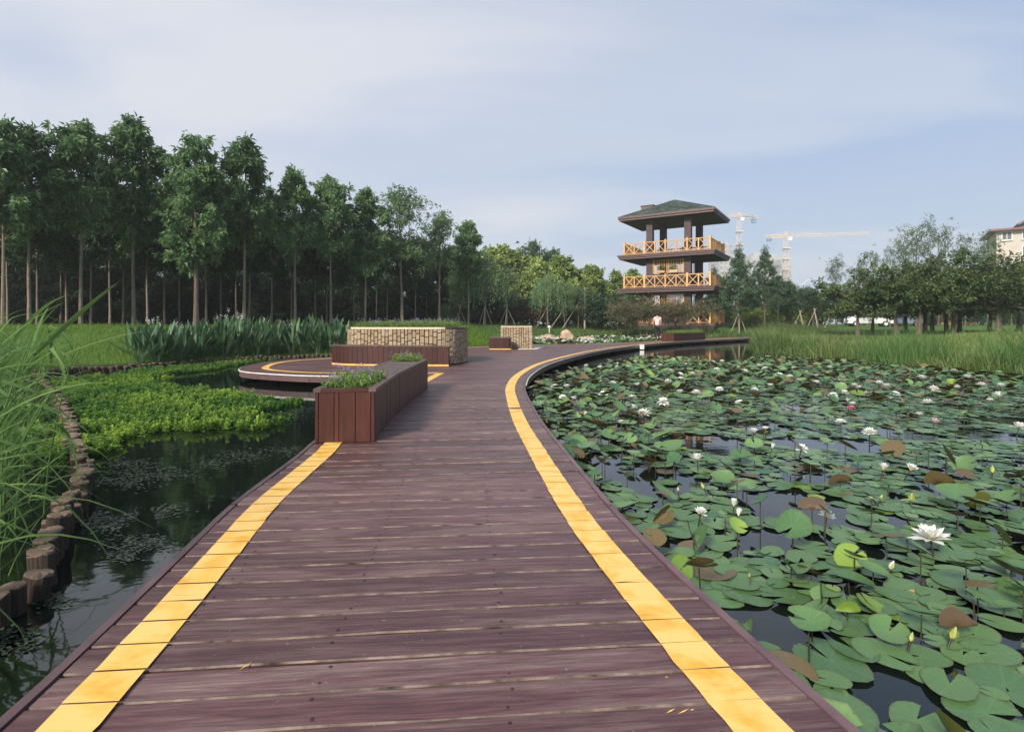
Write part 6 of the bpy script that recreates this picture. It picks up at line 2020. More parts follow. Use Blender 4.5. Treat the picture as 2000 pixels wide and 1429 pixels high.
mid = [('willow', 'willow_tree', 947, 43, 500, 'weeping willow on three stakes past the grass mound'), ('feathery', 'young_tree', 990, 44, 520, 'feathery pale young tree beside the weeping willow'), ('feathery', 'young_tree', 898, 42, 520, 'pale feathery young tree at the end of the grove'), ('willow', 'willow_tree', 1070, 46, 535, 'round crowned willow between two propped young trees'),
       ('feathery', 'young_tree', 1103, 46, 545, 'propped young tree next to the round crowned willow'), ('feathery', 'young_tree', 1129, 46, 555, 'thin reddish young tree leaning on one prop'), ('meta', 'metasequoia_tree', 1443, 44, 480, 'tall feathery conifer on stakes right beside the tower'), ('meta', 'metasequoia_tree', 1493, 47, 482, 'tall feathery conifer, farther of the pair beside the tower'), ('meta', 'metasequoia_tree', 1395, 62, 520, 'feathery conifer half hidden behind the tower')]
for i, (k, nm, px, Y, top, lab) in enumerate(mid): ptree(k, nm, px, Y, top, lab, None, 1.0, i)


def stakes(px, Y, h, n, lab, rad=.9, az0=.4):
    rad *= .7
    x = XW(px, Y); root = empty('tree_stakes', (x, Y, gz(x, Y))); tag(root, lab, 'tree stakes', 'wooden props of young trees')
    for k in range(n):
        a = az0 + k * 6.28 / max(n, 3)
        MB().tube([(math.cos(a) * rad, math.sin(a) * rad, -.05), (-math.cos(a) * .12, -math.sin(a) * .12, h)], .035, 6).obj('stake', M['pole'], root)


stakes(947, 43, 1.9, 3, 'three pale stakes propping the weeping willow'); stakes(990, 44, 1.7, 3, 'three crossed stakes propping the feathery young tree', 1.1)
stakes(1070, 46, 2.1, 1, 'single slanting prop of the round crowned willow', 1.6, 3.3); stakes(1103, 46, 1.9, 1, 'single slanting prop beside the pale wooden pole', 1.8, 3.2); stakes(1129, 46, 2.3, 1, 'long slanting prop of the thin reddish tree', 2.0, 3.2)
stakes(1443, 44, 2.0, 3, 'three pale stakes at the foot of the feathery conifer', 1.0, .2); stakes(898, 42, 1.6, 3, 'stakes propping the young tree at the grove end', .8)
# shrubs before the tower
for i, (px, Y, top, lab) in enumerate(((1218, 41.5, 588, 'rusty tinged crape myrtle at the outer end of the tower row'), (1256, 42, 586, 'crape myrtle shrub below the tower railing corner'), (1293, 41.5, 590, 'green crape myrtle in front of the walking person'), (1330, 42, 588, 'crape myrtle shrub in the middle of the tower front'), (1366, 42.5, 586, 'crape myrtle shrub beside the ground level railing'), (1240, 44, 590, 'crape myrtle shrub behind the first ones'), (1312, 43.8, 587, 'crape myrtle shrub standing close to the tower steps'))):
    ptree('myrtle', 'crape_myrtle', px, Y, top + 15, lab, 'crape myrtles before the tower', 1.0, i, 'shrub')
for i, (px, Y, top, lab) in enumerate(((965, 45, 612, 'low red leaved shrub under the weeping willow'), (1000, 45, 612, 'red leaved shrub beside the crossed stakes'), (1022, 46, 608, 'tallest red leaved shrub in the low row'), (1045, 46, 612, 'red leaved shrub at the end of the low row'))):
    ptree('maple', 'red_shrub', px, Y, top, lab, 'row of low red leaved shrubs', 1.1, i, 'shrub')
B1 = [bushmesh(500 + k, 2.0, 2.6, 2600, .22, 'bush') for k in range(2)]
B2 = [bushmesh(510 + k, 1.5, 1.4, 1500, .17, 'goldbush') for k in range(2)]
bushes = [(B1, 1165, 47, 1.25), (B1, 1190, 46.5, 1.2), (B1, 1140, 48, 1.15), (B1, 1110, 49, 1.2), (B1, 1080, 49.5, 1.2), (B1, 1050, 50, 1.2), (B1, 1020, 50, 1.2), (B1, 985, 49, 1.2), (B1, 955, 48, 1.2), (B1, 925, 47, 1.1), (B1, 885, 42.5, .75), (B1, 1215, 49, 1.1), (B1, 1240, 54, 1.2)]
for k, (bm_, px, Y, s) in enumerate(bushes):
    x = XW(px, Y); o = link('dark_bush', bm_[k % 2], None, (x, Y, gz(x, Y) - .05), (0, 0, k * 1.3), (s, s, s)); tag(o, 'dense dark green bush in the hedge under the poplars' if k != 10 else 'clipped dark green bush at the end of the grove', 'bush', 'dark hedge bushes' if k != 10 else None)
for k, (px, Y, s) in enumerate(((1395, 55, 1.5), (1420, 53, 1.4), (1450, 56, 1.5), (1480, 54, 1.4), (1510, 56, 1.5), (1540, 58, 1.4), (1470, 50, 1.0), (1575, 60, 1.4))):
    x = XW(px, Y); o = link('bright_bush', B2[k % 2], None, (x, Y, gz(x, Y) - .05), (0, 0, k * 1.1), (s, s, s)); tag(o, 'bright yellow green bush in the low hedge beyond the feathery conifers', 'bush', 'bright hedge bushes')
# to the right: small staked trees, tall thin trees, pruned trees
for i, (px, Y, top) in enumerate(((1520, 55, 545), (1540, 57, 552), (1560, 60, 562), (1588, 56, 565), (1612, 58, 568), (1635, 54, 562), (1658, 60, 560), (1576, 66, 560), (1500, 60, 560), (1460, 60, 556), (1425, 58, 560), (1405, 66, 548))):
    ptree('smalltree', 'young_tree', px, Y, top, 'young bushy tree in the row by the street lamp', 'young trees by the street lamp', 1.15)
stakes(1563, 52, 1.6, 3, 'stakes of a young tree below the street lamp', .9); stakes(1591, 50, 1.8, 3, 'tall paired stakes in the row of young trees', .9); stakes(1630, 48, 2.0, 1, 'long slanting prop beside the white van', 1.6, 3.4)
for i, (px, Y, top, w, lab) in enumerate(((1632, 50, 506, 1.0, 'thin leaved round tree above the white van'), (1700, 52, 498, .8, 'sparse tree with bare twigs over the van'), (1738, 48, 490, .6, 'narrow willow like tree between thin trees'), (1790, 50, 438, .95, 'tallest thin leaved tree with several upright stems'), (1832, 54, 450, .85, 'thin leaved tree just beside the tallest one'), (1885, 48, 468, .85, 'dark thin tree between tall tree and apartment building'), (1930, 50, 462, .9, 'thin leaved tree before the beige apartment building'), (1765, 58, 470, .8, 'faint thin tree behind the tallest one'), (1975, 54, 520, .9, 'thin leaved tree low before the apartment building'), (1670, 58, 520, .8, 'pale thin tree behind the row of young trees'))):
    ptree('thin', 'thin_leaved_tree', px, Y, top, lab, 'tall thin leaved trees', w, i)
pr = [(1675, 36, 560, 'pruned tree nearest the white van'), (1703, 37, 562, 'pruned tree with thin trunk before the van'), (1750, 34, 545, 'thick trunked pruned tree, third from the van'), (1768, 38, 550, 'pruned tree set back among the group'), (1794, 33, 538, 'large pruned tree with spreading crooked limbs'), (1806, 38, 548, 'pruned tree close behind the large one'), (1820, 36, 552, 'pruned tree leaning over the grass'), (1850, 37, 548, 'pruned tree with two limbs crossing'), (1862, 32, 535, 'stoutest pruned tree with a long low side limb'), (1874, 35, 545, 'pruned tree behind the stoutest one'), (1932, 37, 548, 'pruned tree before the brick building'), (1948, 31.5, 532, 'pruned tree standing near the outer edge of the bank'), (1990, 34, 535, 'pruned tree at the very edge of the picture')]
for i, (px, Y, top, lab) in enumerate(pr):
    ptree('pruned', 'pruned_tree', px, Y, top, lab, 'pruned trees on the bank', 1.05, i)

# trees far beyond the road, closing the view under the pruned crowns
far_rng = np.random.default_rng(431)
for k in range(34):
    px = 1385 + k * 20 + far_rng.normal(0, 6); Y = 84 + (k % 4) * 7 + far_rng.random() * 4
    ptree('smalltree' if k % 3 else 'darkcone', 'distant_tree', px, Y, 632 - far_rng.uniform(28, 50), 'distant dark green tree in the belt beyond the road', 'distant belt of trees beyond the road', 1.9 if k % 3 else 1.5)
for k in range(12):
    px = 1590 + k * 36 + far_rng.normal(0, 8); Y = 66 + far_rng.random() * 5
    x = XW(px, Y); o = link('dark_bush', B1[k % 2], None, (x, Y, gz(x, Y) - .05), (0, 0, k * .9), (.95, .95, .75)); tag(o, 'low dark bush along the road behind the parked cars', 'bush', 'bushes along the far road')

# ------------------------------------------------------------------ grasses, reeds and flowering plants on the banks
def scatter(n, lo, hi, rng):
    return rng.uniform(lo, hi, (n, 2))


def on_ground(P):
    z, d = ground_z(P)
    return np.c_[P, z], d


def build_grass():
    rng = np.random.default_rng(601)
    view = lambda P, m=1.0: (np.abs(P[:, 0]) < P[:, 1] * .98 + m)
    # lawn between the log edging and the grove, and the mound
    P = np.vstack([scatter(120000, (-24, 12), (2, 36), rng), scatter(22000, (-6, 22), (1.5, 30), rng)])
    P = P[view(P) & ~inside(P, GROVE)]
    P3, d = on_ground(P); k = d > .12
    P3, d = P3[k], d[k]
    n = len(P3)
    patch = vnoise(P3, .55, 4.0)
    tall = (rng.random(n) < .30 * np.exp(-d / 1.4))
    H = np.where(tall, rng.uniform(.25, .62, n), rng.uniform(.04, .13, n) * (1 + .8 * patch))
    mb = MB().blades(P3 - (0, 0, .01), rng.random(n) * 6.28, H, rng.uniform(.2, .9, n), np.where(tall, .012, .014) * (1 + P3[:, 1] / 40), 2, tint=np.clip(.42 + .45 * patch + rng.normal(0, .28, n), 0, 1), rng=rng)
    tag(mb.obj('lawn_grass', M['grass']), 'bright mown lawn sloping up from the log edging to the trees', None, kind='stuff')
    # rough grass and sedge on the bank across the lily pond
    P = np.vstack([scatter(62000, (9.4, 10), (30, 40), rng), scatter(34000, (9.4, 11), (20, 26), rng)])
    P = P[view(P, 1.5)]
    P3, d = on_ground(P); k = (d > -.10)
    P3, d = P3[k], d[k]; n = len(P3)
    patch = vnoise(P3, .5, 14.0); p2 = vnoise(P3, 1.6, 3.0)
    fr = np.exp(-np.maximum(d, 0) / 1.5)
    left = sstep(P3[:, 1], 17.5, 22) * np.exp(-np.maximum(d - 1.0, 0) / 3.5)           # the high tussocks where the deck goes behind
    H = rng.uniform(.07, .22, n) * (1 + .9 * patch) + fr * rng.uniform(.05, .55, n) * (.6 + 1.4 * p2) + left * rng.uniform(.1, .6, n) * np.clip(.7 + p2, 0, 2)
    p3 = vnoise(P3, .42, 31.0)
    H = np.where(left < .3, .06 + (H - .06) * np.clip(.62 + 1.1 * p3, .25, 1.35), H)
    H = np.maximum(H, .06)
    H = np.where((P3[:, 1] > 30), H * .7, H)
    sand = ((P3[:, 0] - XW(1612, 27)) / 1.0) ** 2 + ((P3[:, 1] - 27.5) / 1.6) ** 2 < 1
    H = np.where(sand, .05, H)
    mb = MB().blades(P3 - (0, 0, .03), rng.random(n) * 6.28, H, rng.uniform(.15, .75, n) + .2 * fr, .011 + .0004 * P3[:, 1] + .004 * fr, 3, tint=np.clip(.38 + .30 * sstep(d, .8, 3.5) + .45 * patch + .55 * p3 + .30 * rng.normal(0, 1, n), 0, 1), rng=rng)
    tag(mb.obj('sedge', M['sedge']), 'long wild grass and sedge on the bank across the lily pond', None, kind='stuff')
    k = rng.random(n) < .035
    mb = MB().blades(P3[k], rng.random(k.sum()) * 6.28, H[k] * 1.15, rng.uniform(.2, .9, k.sum()), .012 + .0003 * P3[k, 1], 3, tint=rng.random(k.sum()), rng=rng)
    tag(mb.obj('dry_grass', M['dry']), 'dry straw coloured blades in the wild grass', None, kind='stuff')
    # tall reeds at the corner of that bank
    P = scatter(8200, (9.9, 10.2), (15, 16.5), rng); P = P[view(P, 1)]
    P3, d = on_ground(P); k = (d > -.2) & (d < 2.2) & (vnoise(P, .9, 7.7) > -.12); P3 = P3[k]; n = len(P3)
    mb = MB().blades(P3, rng.random(n) * 6.28, rng.uniform(.45, 1.15, n), rng.uniform(.15, .8, n), rng.uniform(.010, .020, n), 4, tint=np.clip(rng.normal(.5, .25, n), 0, 1), rng=rng)
    tag(mb.obj('pond_reeds', M['reed']), 'upright reeds along the water edge of the wild bank', None, kind='stuff')
    # meadow round the far pond and up to the tower
    P = scatter(52000, (-3, 24), (26, 50), rng); P = P[view(P, 1)]
    P3, d = on_ground(P); k = (d > .0) & ~((P3[:, 0] > 16) & (P3[:, 1] < 40) & (P3[:, 0] > 11 + .0)) & (P3[:, 1] > 24) & ~((P3[:, 0] < 1.2) & (P3[:, 1] < 33))
    P3, d = P3[k], d[k]; n = len(P3); patch = vnoise(P3, .35, 21.0)
    H = rng.uniform(.14, .42, n) * (1 + .9 * patch) + .35 * np.exp(-d / .9) * rng.random(n)
    mb = MB().blades(P3 - (0, 0, .03), rng.random(n) * 6.28, np.maximum(H, .08), rng.uniform(.15, .8, n), .022, 2, tint=np.clip(.35 + .4 * patch + rng.normal(0, .2, n), 0, 1), rng=rng)
    tag(mb.obj('meadow_grass', M['meadow']), 'rough meadow grass around the far lily pond below the tower', None, kind='stuff')
    # lawn further back on the far side of the wild bank
    # lilies far off
    P = scatter(5200, (0, 25), (16, 43), rng); P = P[(sdist(P, POND_F) < -.15) & (sdist(P, DECK) > .2) & (vnoise(P, .5, 2.2) > -.35)]
    mb = MB(); rim = []
    for x, y in P[:2600]:
        V, Q, T, rm = pad_arrays(rng, 'cup', 7); r = rng.uniform(.11, .19); Rm = np.array(Matrix.Rotation(rng.normal(0, .4), 3, 'X') @ Matrix.Rotation(rng.normal(0, .4), 3, 'Y') @ Matrix.Rotation(rng.random() * 6.3, 3, 'Z'))
        mb.add((V * r) @ Rm.T + (x, y, WZ + rng.uniform(.02, .28)), Q, T, tint=rng.random()); rim.append(rm)
    me = mb.mesh('lily_pads', M['pad']); rim_attr(me, np.concatenate(rim))
    tag(link('lily_pads', me), 'crowded lily pads in the far pond beyond the boardwalk', None, kind='stuff')
    mb = MB()
    for x, y in P[:130]:
        n_ = 12; dd = rng.normal(0, 1, (n_, 3)); dd[:, 2] = np.abs(dd[:, 2])
        mb.leaves(np.tile((x, y, WZ + rng.uniform(.16, .34)), (n_, 1)), dd, rng.normal(0, 1, (n_, 3)), .13, .06, tint=.6)
    tag(mb.obj('white_lilies', M['petal']), 'white water lilies dotting the far pond', None, kind='stuff')
    # forest floor litter in the grove is left to the ground


def build_thalia():
    rng = np.random.default_rng(611)
    leafm = []
    for k in range(4):
        t = np.array([0, .12, .35, .62, .85, 1.0]); w = np.array([.04, .55, 1.0, .85, .4, .02]) * .062
        z = t * .66; bow = .10 * t ** 2 + rng.normal(0, .01)
        V = []
        for i in range(6): V += [(-w[i], bow[i] + .018 * (w[i] > .02), z[i]), (0, bow[i], z[i]), (w[i], bow[i] + .018 * (w[i] > .02), z[i])]
        Q = []
        for i in range(5): Q += [[3 * i, 3 * i + 1, 3 * i + 4, 3 * i + 3], [3 * i + 1, 3 * i + 2, 3 * i + 5, 3 * i + 4]]
        leafm.append(MB().add(V, Q, tint=rng.random()).mesh('leaf', M['thalia'], smooth=True))
    spots = []
    path = resample(LOGS_B[8:], .02)
    tries = 0
    while len(spots) < 74 and tries < 6000:
        tries += 1
        p = path[rng.integers(len(path))] + rng.normal(0, .1, 2)
        q = p + np.array([-.83, .55]) * rng.uniform(.15, 1.9)
        px = CX + q[0] * F / q[1]
        if not 262 < px < 672: continue
        if sdist(q[None], POND_L)[0] < .12 or any((q[0] - a) ** 2 + (q[1] - b) ** 2 < .115 for a, b in spots): continue
        spots.append((q[0], q[1]))
    for i, (x, y) in enumerate(spots):
        px = CX + x * F / y
        z = gz(x, y)
        root = empty('thalia_plant', (x, y, z), rng.random() * 6.28)
        tag(root, 'broad leaved thalia plant in the stand on the log edged bank', 'water plant', 'thalia plants on the log edged bank')
        hh = rng.uniform(.40, .82) * (1.0 if px > 420 else .72)
        st = MB()
        for k in range(int(rng.integers(16, 22))):
            a = rng.random() * 6.28; ln = rng.uniform(.05, .30); h0 = hh * rng.uniform(.30, .98)
            b = np.array([math.cos(a) * .05, math.sin(a) * .05, -.03]); e = np.array([math.cos(a) * ln, math.sin(a) * ln, h0])
            st.tube([b, (b + e) / 2 + (0, 0, .05), e], [.009, .007, .005], 4, cap=False, tint=.6)
            s = rng.uniform(.55, 1.0) * (1.1 if h0 > .6 * hh else .9)
            lean = rng.uniform(.0, .38) if h0 > .5 * hh else rng.uniform(.15, 1.0)
            link('leaf', leafm[rng.integers(4)], root, tuple(e), (-lean, 0, a - math.pi / 2 + rng.normal(0, .5)), (s, s, s))
        fl = None
        nf = int(rng.random() < .42)
        for k in range(nf):
            a = rng.random() * 6.28; h1 = hh + rng.uniform(.35, .72); e = np.array([math.cos(a) * .12, math.sin(a) * .12, h1])
            st.tube([(0, 0, 0), e * (.6, .6, .5), e], [.007, .006, .004], 4, cap=False, tint=.7)
            n_ = 16; fb = MB().leaves(e + rng.normal(0, .02, (n_, 3)) * (1, 1, 2.2), rng.normal(0, 1, (n_, 3)), rng.normal(0, 1, (n_, 3)), .036, .02, tint=rng.random(n_))
            fb.obj('flower_head', M['blush'] if rng.random() < .35 else M['petal'], root)
        st.obj('stems', M['thalia'], root)
        del fl


def reed_leaf(rng, L, Wd, droop, side):
    """arching ribbon leaf along +x, unit built"""
    t = np.linspace(0, 1, 8)
    x = L * (t - .10 * t ** 3) * math.cos(.5); z = L * (.55 * t - droop * t ** 2.2)
    y = L * side * t ** 2
    w = Wd * np.minimum(1, .35 + 2.6 * t) * np.maximum(.02, (1 - t) ** .7) / 2
    V = []
    for i in range(8): V += [(x[i], y[i] - w[i], z[i] + w[i] * .35), (x[i], y[i], z[i]), (x[i], y[i] + w[i], z[i] + w[i] * .35)]
    Q = []
    for i in range(7): Q += [[3 * i, 3 * i + 1, 3 * i + 4, 3 * i + 3], [3 * i + 1, 3 * i + 2, 3 * i + 5, 3 * i + 4]]
    return MB().add(V, Q, tint=np.repeat(np.clip(.35 + .4 * t + rng.normal(0, .12), 0, 1), 3))


def build_reeds():
    rng = np.random.default_rng(621)
    variants = [reed_leaf(rng, 1.0, .052, d, s).mesh('leaf', M['reed'], smooth=True) for d, s in ((.35, .05), (.55, -.08), (.75, .1), (.2, 0), (1.0, .06))]
    # (x, y, height, lean x, lean y, label)
    spec = [(-2.18, 1.72, 1.05, .30, .02), (-2.32, 1.95, 1.30, .10, .12), (-2.12, 1.58, .80, .34, -.1), (-2.62, 2.3, 1.35, .05, .1), (-2.45, 2.12, 1.10, .22, .0), (-2.8, 2.65, 1.30, .10, .05), (-2.38, 1.75, 1.22, .06, .1), (-2.9, 2.9, 1.25, .16, .1), (-2.66, 2.5, .85, .3, -.05), (-3.1, 3.1, 1.3, .0, .1), (-2.05, 1.45, .62, .22, -.05), (-3.05, 3.5, 1.15, .1, .1)]
    spec_more = 1
    labs = ['bent reed leaning farthest over the cut logs', 'tall upright reed at the near corner of the reed bed', 'short reed arching low over the nearest logs', 'tall reed with leaves reaching above the lawn', 'reed whose long leaves cross the log row', 'reed in the second rank of the reed bed', 'reed with pale broad leaves at the very near edge', 'reed leaning gently toward the water weeds', 'half height reed bending across the logs', 'upright reed deep inside the reed bed', 'smallest reed right beside the nearest log', 'reed at the far end of the near clump']
    for (x, y, h, lx, ly), lab in zip(spec, labs):
        root = empty('reed', (x, y, -.33)); tag(root, lab, 'reed', 'near reeds beside the logs')
        h = h * .8; H = h + .33
        t = np.linspace(0, 1, 7)
        pts = np.c_[lx * t ** 1.7 * H, ly * t ** 1.7 * H, H * (t - .08 * abs(lx) * t ** 3)]
        MB().tube(pts, np.linspace(.0075, .003, 7), 6, tint=.75).obj('stem', M['reed'], root)
        nl = int(6 + 3 * h)
        for k in range(nl):
            f = .28 + .70 * (k + rng.random() * .5) / nl
            p = [np.interp(f, t, pts[:, i]) for i in range(3)]
            az = (k % 2) * math.pi + rng.normal(0, .55) + (.0 if rng.random() < .6 else 1.3)
            s = rng.uniform(.42, .72) * (1.0 if f < .85 else .75)
            link('leaf', variants[rng.integers(5)], root, p, (rng.normal(0, .25), rng.normal(-.1 if f < .8 else -.5, .22), az), (s, s * rng.uniform(.7, 1.05), s))
    for k in range(26):                                              # more of the stand, nearer the edge of view
        y = rng.uniform(2.05, 4.2); x = -y * rng.uniform(.88, 1.02) - rng.uniform(.05, .25); h = rng.uniform(.5, .95)
        root = empty('reed', (x, y, -.33)); tag(root, 'green reed in the crowded stand behind the near logs', 'reed', 'crowded reeds behind the near logs')
        H = h + .33; lx = rng.uniform(.0, .3); ly = rng.normal(0, .1); t = np.linspace(0, 1, 7)
        pts = np.c_[lx * t ** 1.7 * H, ly * t ** 1.7 * H, H * t]
        MB().tube(pts, np.linspace(.0075, .003, 7), 5, tint=.75).obj('stem', M['reed'], root)
        nl = int(7 + 3 * h)
        for j in range(nl):
            f = .22 + .76 * (j + rng.random() * .5) / nl
            s = rng.uniform(.42, .78)
            link('leaf', variants[rng.integers(5)], root, [np.interp(f, t, pts[:, i]) for i in range(3)], (rng.normal(0, .25), rng.normal(-.25, .25), (j % 2) * math.pi + rng.normal(0, .6)), (s, s * rng.uniform(.75, 1.15), s))
    for k in range(18):                                              # tall reeds on the wild bank
        y = rng.uniform(10.8, 14.0); x = y * rng.uniform(.76, .96) + .2
        if sdist(np.array([[x, y]]), POND_R)[0] < .05: x = 11.0 + rng.random() * 1.2
        h = rng.uniform(.8, 1.55)
        root = empty('reed', (x, y, gz(x, y) - .05)); tag(root, 'tall reed rising out of the wild bank grass', 'reed', 'tall reeds on the wild bank')
        lx, ly = rng.normal(0, .2, 2); t = np.linspace(0, 1, 6); pts = np.c_[lx * t ** 1.7 * h, ly * t ** 1.7 * h, h * t]
        MB().tube(pts, np.linspace(.007, .003, 6), 4, tint=.7).obj('stem', M['reed'], root)
        for j in range(8):
            f = .2 + .78 * j / 8; s = rng.uniform(.3, .6)
            link('leaf', variants[rng.integers(5)], root, [np.interp(f, t, pts[:, i]) for i in range(3)], (rng.normal(0, .2), rng.normal(-.25, .25), (j % 2) * math.pi + rng.normal(0, .8)), (s, s * .6, s))
    # the mass of finer reed grass behind
    P = scatter(24000, (-13, 2.0), (-1.9, 12.5), rng)
    dl = polydist(P, LOGS_A, closed=False)
    left = (sdist(P, POND_L) > .10)
    P = P[left & (np.abs(P[:, 0]) < P[:, 1] * 1.0 + .8) & (dl > .16) & (dl < 4.2) & (rng.random(len(P)) < np.clip(.15 + dl * .75, 0, 1))]
    zz, d = ground_z(P); P3 = np.c_[P, zz]; n = len(P3); dl = polydist(P, LOGS_A, closed=False)
    H = rng.uniform(.45, 1.25, n) * (.55 + .45 * np.clip(dl / 1.2, 0, 1)) + np.where(zz < -.2, .15, 0)
    mb = MB().blades(P3, rng.normal(-.2, 1.9, n), H, rng.uniform(.1, .75, n), rng.uniform(.007, .016, n), 5, tint=np.clip(rng.normal(.45, .22, n), 0, 1), droop=.32, rng=rng)
    tag(mb.obj('reed_grass', M['reed']), 'dense fine reed grass filling the bed behind the cut logs', None, kind='stuff')
    k = rng.random(n) < .10
    mb = MB().blades(P3[k], rng.random(k.sum()) * 6.28, H[k] * .7, rng.uniform(.4, 1.1, k.sum()), .009, 4, tint=rng.random(k.sum()), rng=rng)
    tag(mb.obj('dry_reed_grass', M['dry']), 'dead straw coloured stems low in the reed bed', None, kind='stuff')


build_grass()
build_thalia()
build_reeds()


# ------------------------------------------------------------------ the walker and the bird
def skin_body(name, joints, edges, m, parent=None, sub=2, root=0):
    me = bpy.data.meshes.new(name)
    me.from_pydata([j[0] for j in joints], edges, [])
    o = bpy.data.objects.new(name, me); COL.objects.link(o)
    md = o.modifiers.new('skin', 'SKIN')
    md.use_smooth_shade = True
    sv = me.skin_vertices[0].data
    for i, j in enumerate(joints):
        r = j[1]; sv[i].radius = (r, r) if not hasattr(r, '__len__') else r
        sv[i].use_root = (i == root)
    o.modifiers.new('sub', 'SUBSURF').levels = sub
    dg = bpy.context.evaluated_depsgraph_get()
    me2 = bpy.data.meshes.new_from_object(o.evaluated_get(dg))
    bpy.data.objects.remove(o); bpy.data.meshes.remove(me)
    me2.name = name; me2.materials.clear(); me2.materials.append(m)
    return link(name, me2, parent)


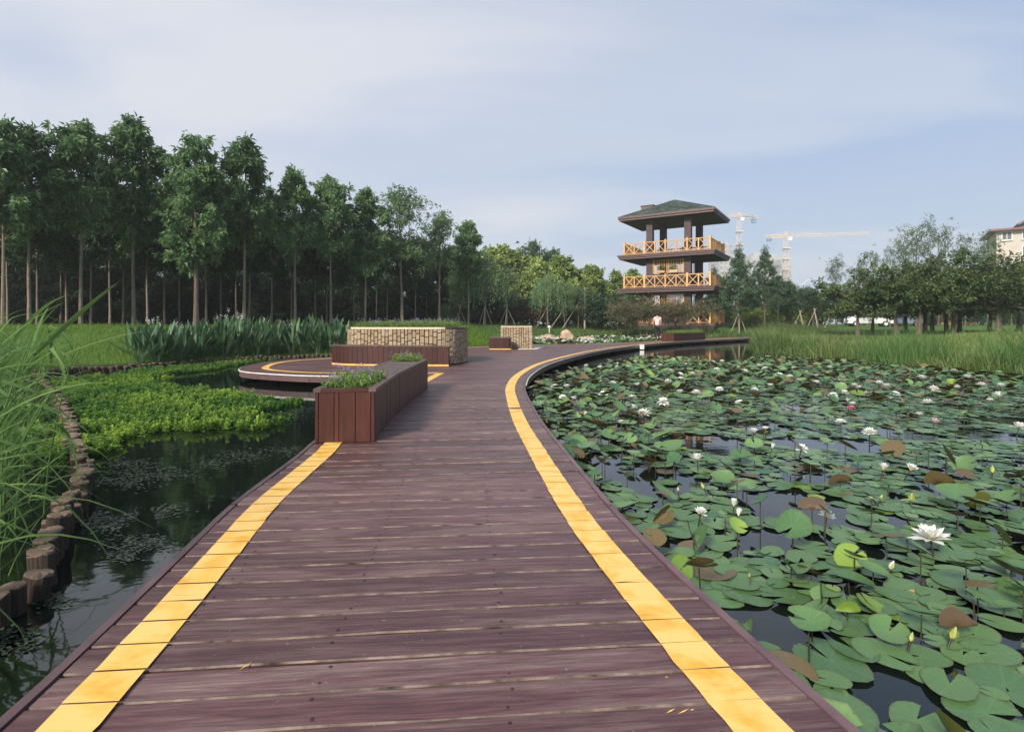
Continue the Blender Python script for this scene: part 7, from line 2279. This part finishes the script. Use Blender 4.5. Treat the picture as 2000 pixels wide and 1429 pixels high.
def build_person():
    skin = plain('skin_tone', (0.46, 0.28, 0.20), .6, .06, 10); shirt = plain('pink_shirt', (0.80, 0.56, 0.57), .8, .08, 8); trousers = plain('black_trousers', (0.018, 0.018, 0.022), .8, .2, 8); hair = plain('black_hair', (0.010, 0.008, 0.008), .5, .2, 20); shoe = plain('dark_shoe', (0.03, 0.028, 0.028), .6, .2, 8)
    Y = 31.8; x = XW(1284, Y)
    root = empty('person', (x, Y, 0.004), math.radians(8)); tag(root, 'person in a pink shirt and black trousers walking away along the boardwalk', 'person')
    # facing +y (away); x to the right. pelvis first
    J = [((0, 0, .90), (.135, .10)), ((0, .01, 1.04), (.118, .085)), ((0, .0, 1.20), (.135, .095)), ((0, -.01, 1.34), (.115, .085)), ((0, 0, 1.43), .050), ((0, .025, 1.50), .052), ((0, .03, 1.56), (.072, .085)), ((0, .03, 1.625), .055),
         ((.165, -.005, 1.345), .052), ((.215, -.02, 1.11), .040), ((.225, .06, .89), .030), ((.222, .085, .83), .024),
         ((-.165, -.005, 1.345), .052), ((-.20, .03, 1.11), .040), ((-.165, .15, .93), .030), ((-.155, .18, .88), .024),
         ((.085, .0, .84), .085), ((.085, .06, .48), .055), ((.085, -.01, .10), .038), ((.088, .10, .035), .034),
         ((-.085, .0, .84), .085), ((-.085, .05, .49), .055), ((-.085, -.24, .20), .038), ((-.085, -.24, .06), .030)]
    E = [(0, 1), (1, 2), (2, 3), (3, 4), (4, 5), (5, 6), (6, 7), (3, 8), (8, 9), (9, 10), (10, 11), (3, 12), (12, 13), (13, 14), (14, 15), (0, 16), (16, 17), (17, 18), (18, 19), (0, 20), (20, 21), (21, 22), (22, 23)]
    for h, s in ((11, 1), (15, -1)):                                  # fingers and thumb
        hx, hy, hz = J[h][0]
        for k, ln in enumerate((.062, .072, .067, .052)):
            o = (k - 1.5) * .016
            J.append(((hx + .004 * s, hy + o + .004, hz - .03), .0085)); J.append(((hx, hy + o + .010, hz - .03 - ln * .6), .0078)); J.append(((hx - .012 * s, hy + o + .012, hz - .03 - ln), .0065))
            n = len(J); E += [(h, n - 3), (n - 3, n - 2), (n - 2, n - 1)]
        J.append(((hx - .012 * s, hy + .035, hz - .012), .009)); J.append(((hx - .014 * s, hy + .045, hz - .042), .0075)); n = len(J); E += [(h, n - 2), (n - 2, n - 1)]
    skin_body('body', J, E, skin, root)
    S = [((0, 0, .90), (.165, .125)), ((0, .01, 1.04), (.145, .108)), ((0, .0, 1.20), (.160, .118)), ((0, -.01, 1.345), (.130, .10)), ((0, 0, 1.415), .066), ((.168, -.005, 1.345), .066), ((.198, -.015, 1.19), .060), ((-.168, -.005, 1.345), .066), ((-.19, .015, 1.19), .060)]
    skin_body('shirt', S, [(0, 1), (1, 2), (2, 3), (3, 4), (3, 5), (5, 6), (3, 7), (7, 8)], shirt, root)
    T = [((0, 0, .90), (.158, .122)), ((.088, .0, .82), .105), ((.087, .06, .48), .072), ((.086, -.01, .11), .055), ((-.088, .0, .82), .105), ((-.087, .05, .49), .072), ((-.085, -.22, .215), .055)]
    skin_body('trousers', T, [(0, 1), (1, 2), (2, 3), (0, 4), (4, 5), (5, 6)], trousers, root)
    Hh = [((0, .0, 1.60), (.115, .125)), ((0, -.045, 1.56), (.112, .10)), ((0, -.05, 1.47), (.085, .065))]
    skin_body('hair', Hh, [(0, 1), (1, 2)], hair, root)
    for s, p in ((1, [((.086, -.05, .04), .042), ((.09, .06, .035), .042), ((.092, .15, .025), .030)]), (-1, [((-.085, -.275, .15), .040), ((-.085, -.25, .06), .040), ((-.085, -.20, .02), .028)])):
        skin_body('shoe', p, [(0, 1), (1, 2)], shoe, root, 1)
    # face, turned away from the camera
    for s in (-1, 1):
        MB().lathe([(.001, -.008), (.009, -.003), (.009, .003), (.001, .008)], 6, (.032 * s, .108, 1.575)).obj('eye', hair, root)
        MB().lathe([(.001, -.028), (.012, -.01), (.012, .012), (.001, .026)], 6, (.075 * s, .03, 1.565)).obj('ear', skin, root)
    MB().hexa([(-.014, .10, 1.535), (.014, .10, 1.535), (.010, .128, 1.535), (-.010, .128, 1.535)], [(-.006, .105, 1.575), (.006, .105, 1.575), (.004, .112, 1.575), (-.004, .112, 1.575)]).obj('nose', skin, root)
    MB().box((0, .103, 1.515), (.04, .012, .008)).obj('mouth', shirt, root)


def build_bird():
    Y = 55; x = XW(1011, Y); z = EYE + (HY - 474) * Y / F
    feather = plain('dark_feather', (0.03, 0.03, 0.035), .7, .2, 10)
    root = empty('bird', (x, Y, z), math.radians(-10)); tag(root, 'dark bird gliding above the bright poplars', 'bird')
    skin_body('body', [((0, 0, 0), .055), ((.12, 0, .02), .045), ((.20, 0, .045), .034), ((.26, 0, .045), .010), ((-.14, 0, -.02), .035), ((-.30, 0, -.04), (.045, .010))], [(0, 1), (1, 2), (2, 3), (0, 4), (4, 5)], feather, root, 1)
    for s in (-1, 1):
        MB().add([(.08, .03 * s, .02), (-.10, .03 * s, .02), (-.08, .25 * s, .10), (.09, .26 * s, .11), (-.12, .55 * s, .05), (.0, .56 * s, .06), (.08, .03 * s, .045), (-.1, .03 * s, .035), (-.08, .25 * s, .115), (.09, .26 * s, .13)],
                 [[0, 1, 2, 3], [3, 2, 4, 5], [6, 9, 8, 7], [9, 5, 4, 8]]).obj('wing', feather, root)


build_person()
build_bird()

# ------------------------------------------------------------------ the air
def build_haze():
    m = bpy.data.materials.new('air')
    m.use_nodes = True
    nt = m.node_tree; nt.nodes.clear()
    out = N(nt, 'ShaderNodeOutputMaterial')
    v = N(nt, 'ShaderNodeVolumePrincipled')
    v.inputs['Color'].default_value = (0.95, 0.97, 1.0, 1)
    v.inputs['Density'].default_value = 0.0007
    v.inputs['Anisotropy'].default_value = 0.2
    L(nt, v.outputs[0], out.inputs['Volume'])
    mb = MB().box((0, 335, 41), (1440, 770, 86))
    tag(mb.obj('haze', m), kind='stuff')


build_haze()
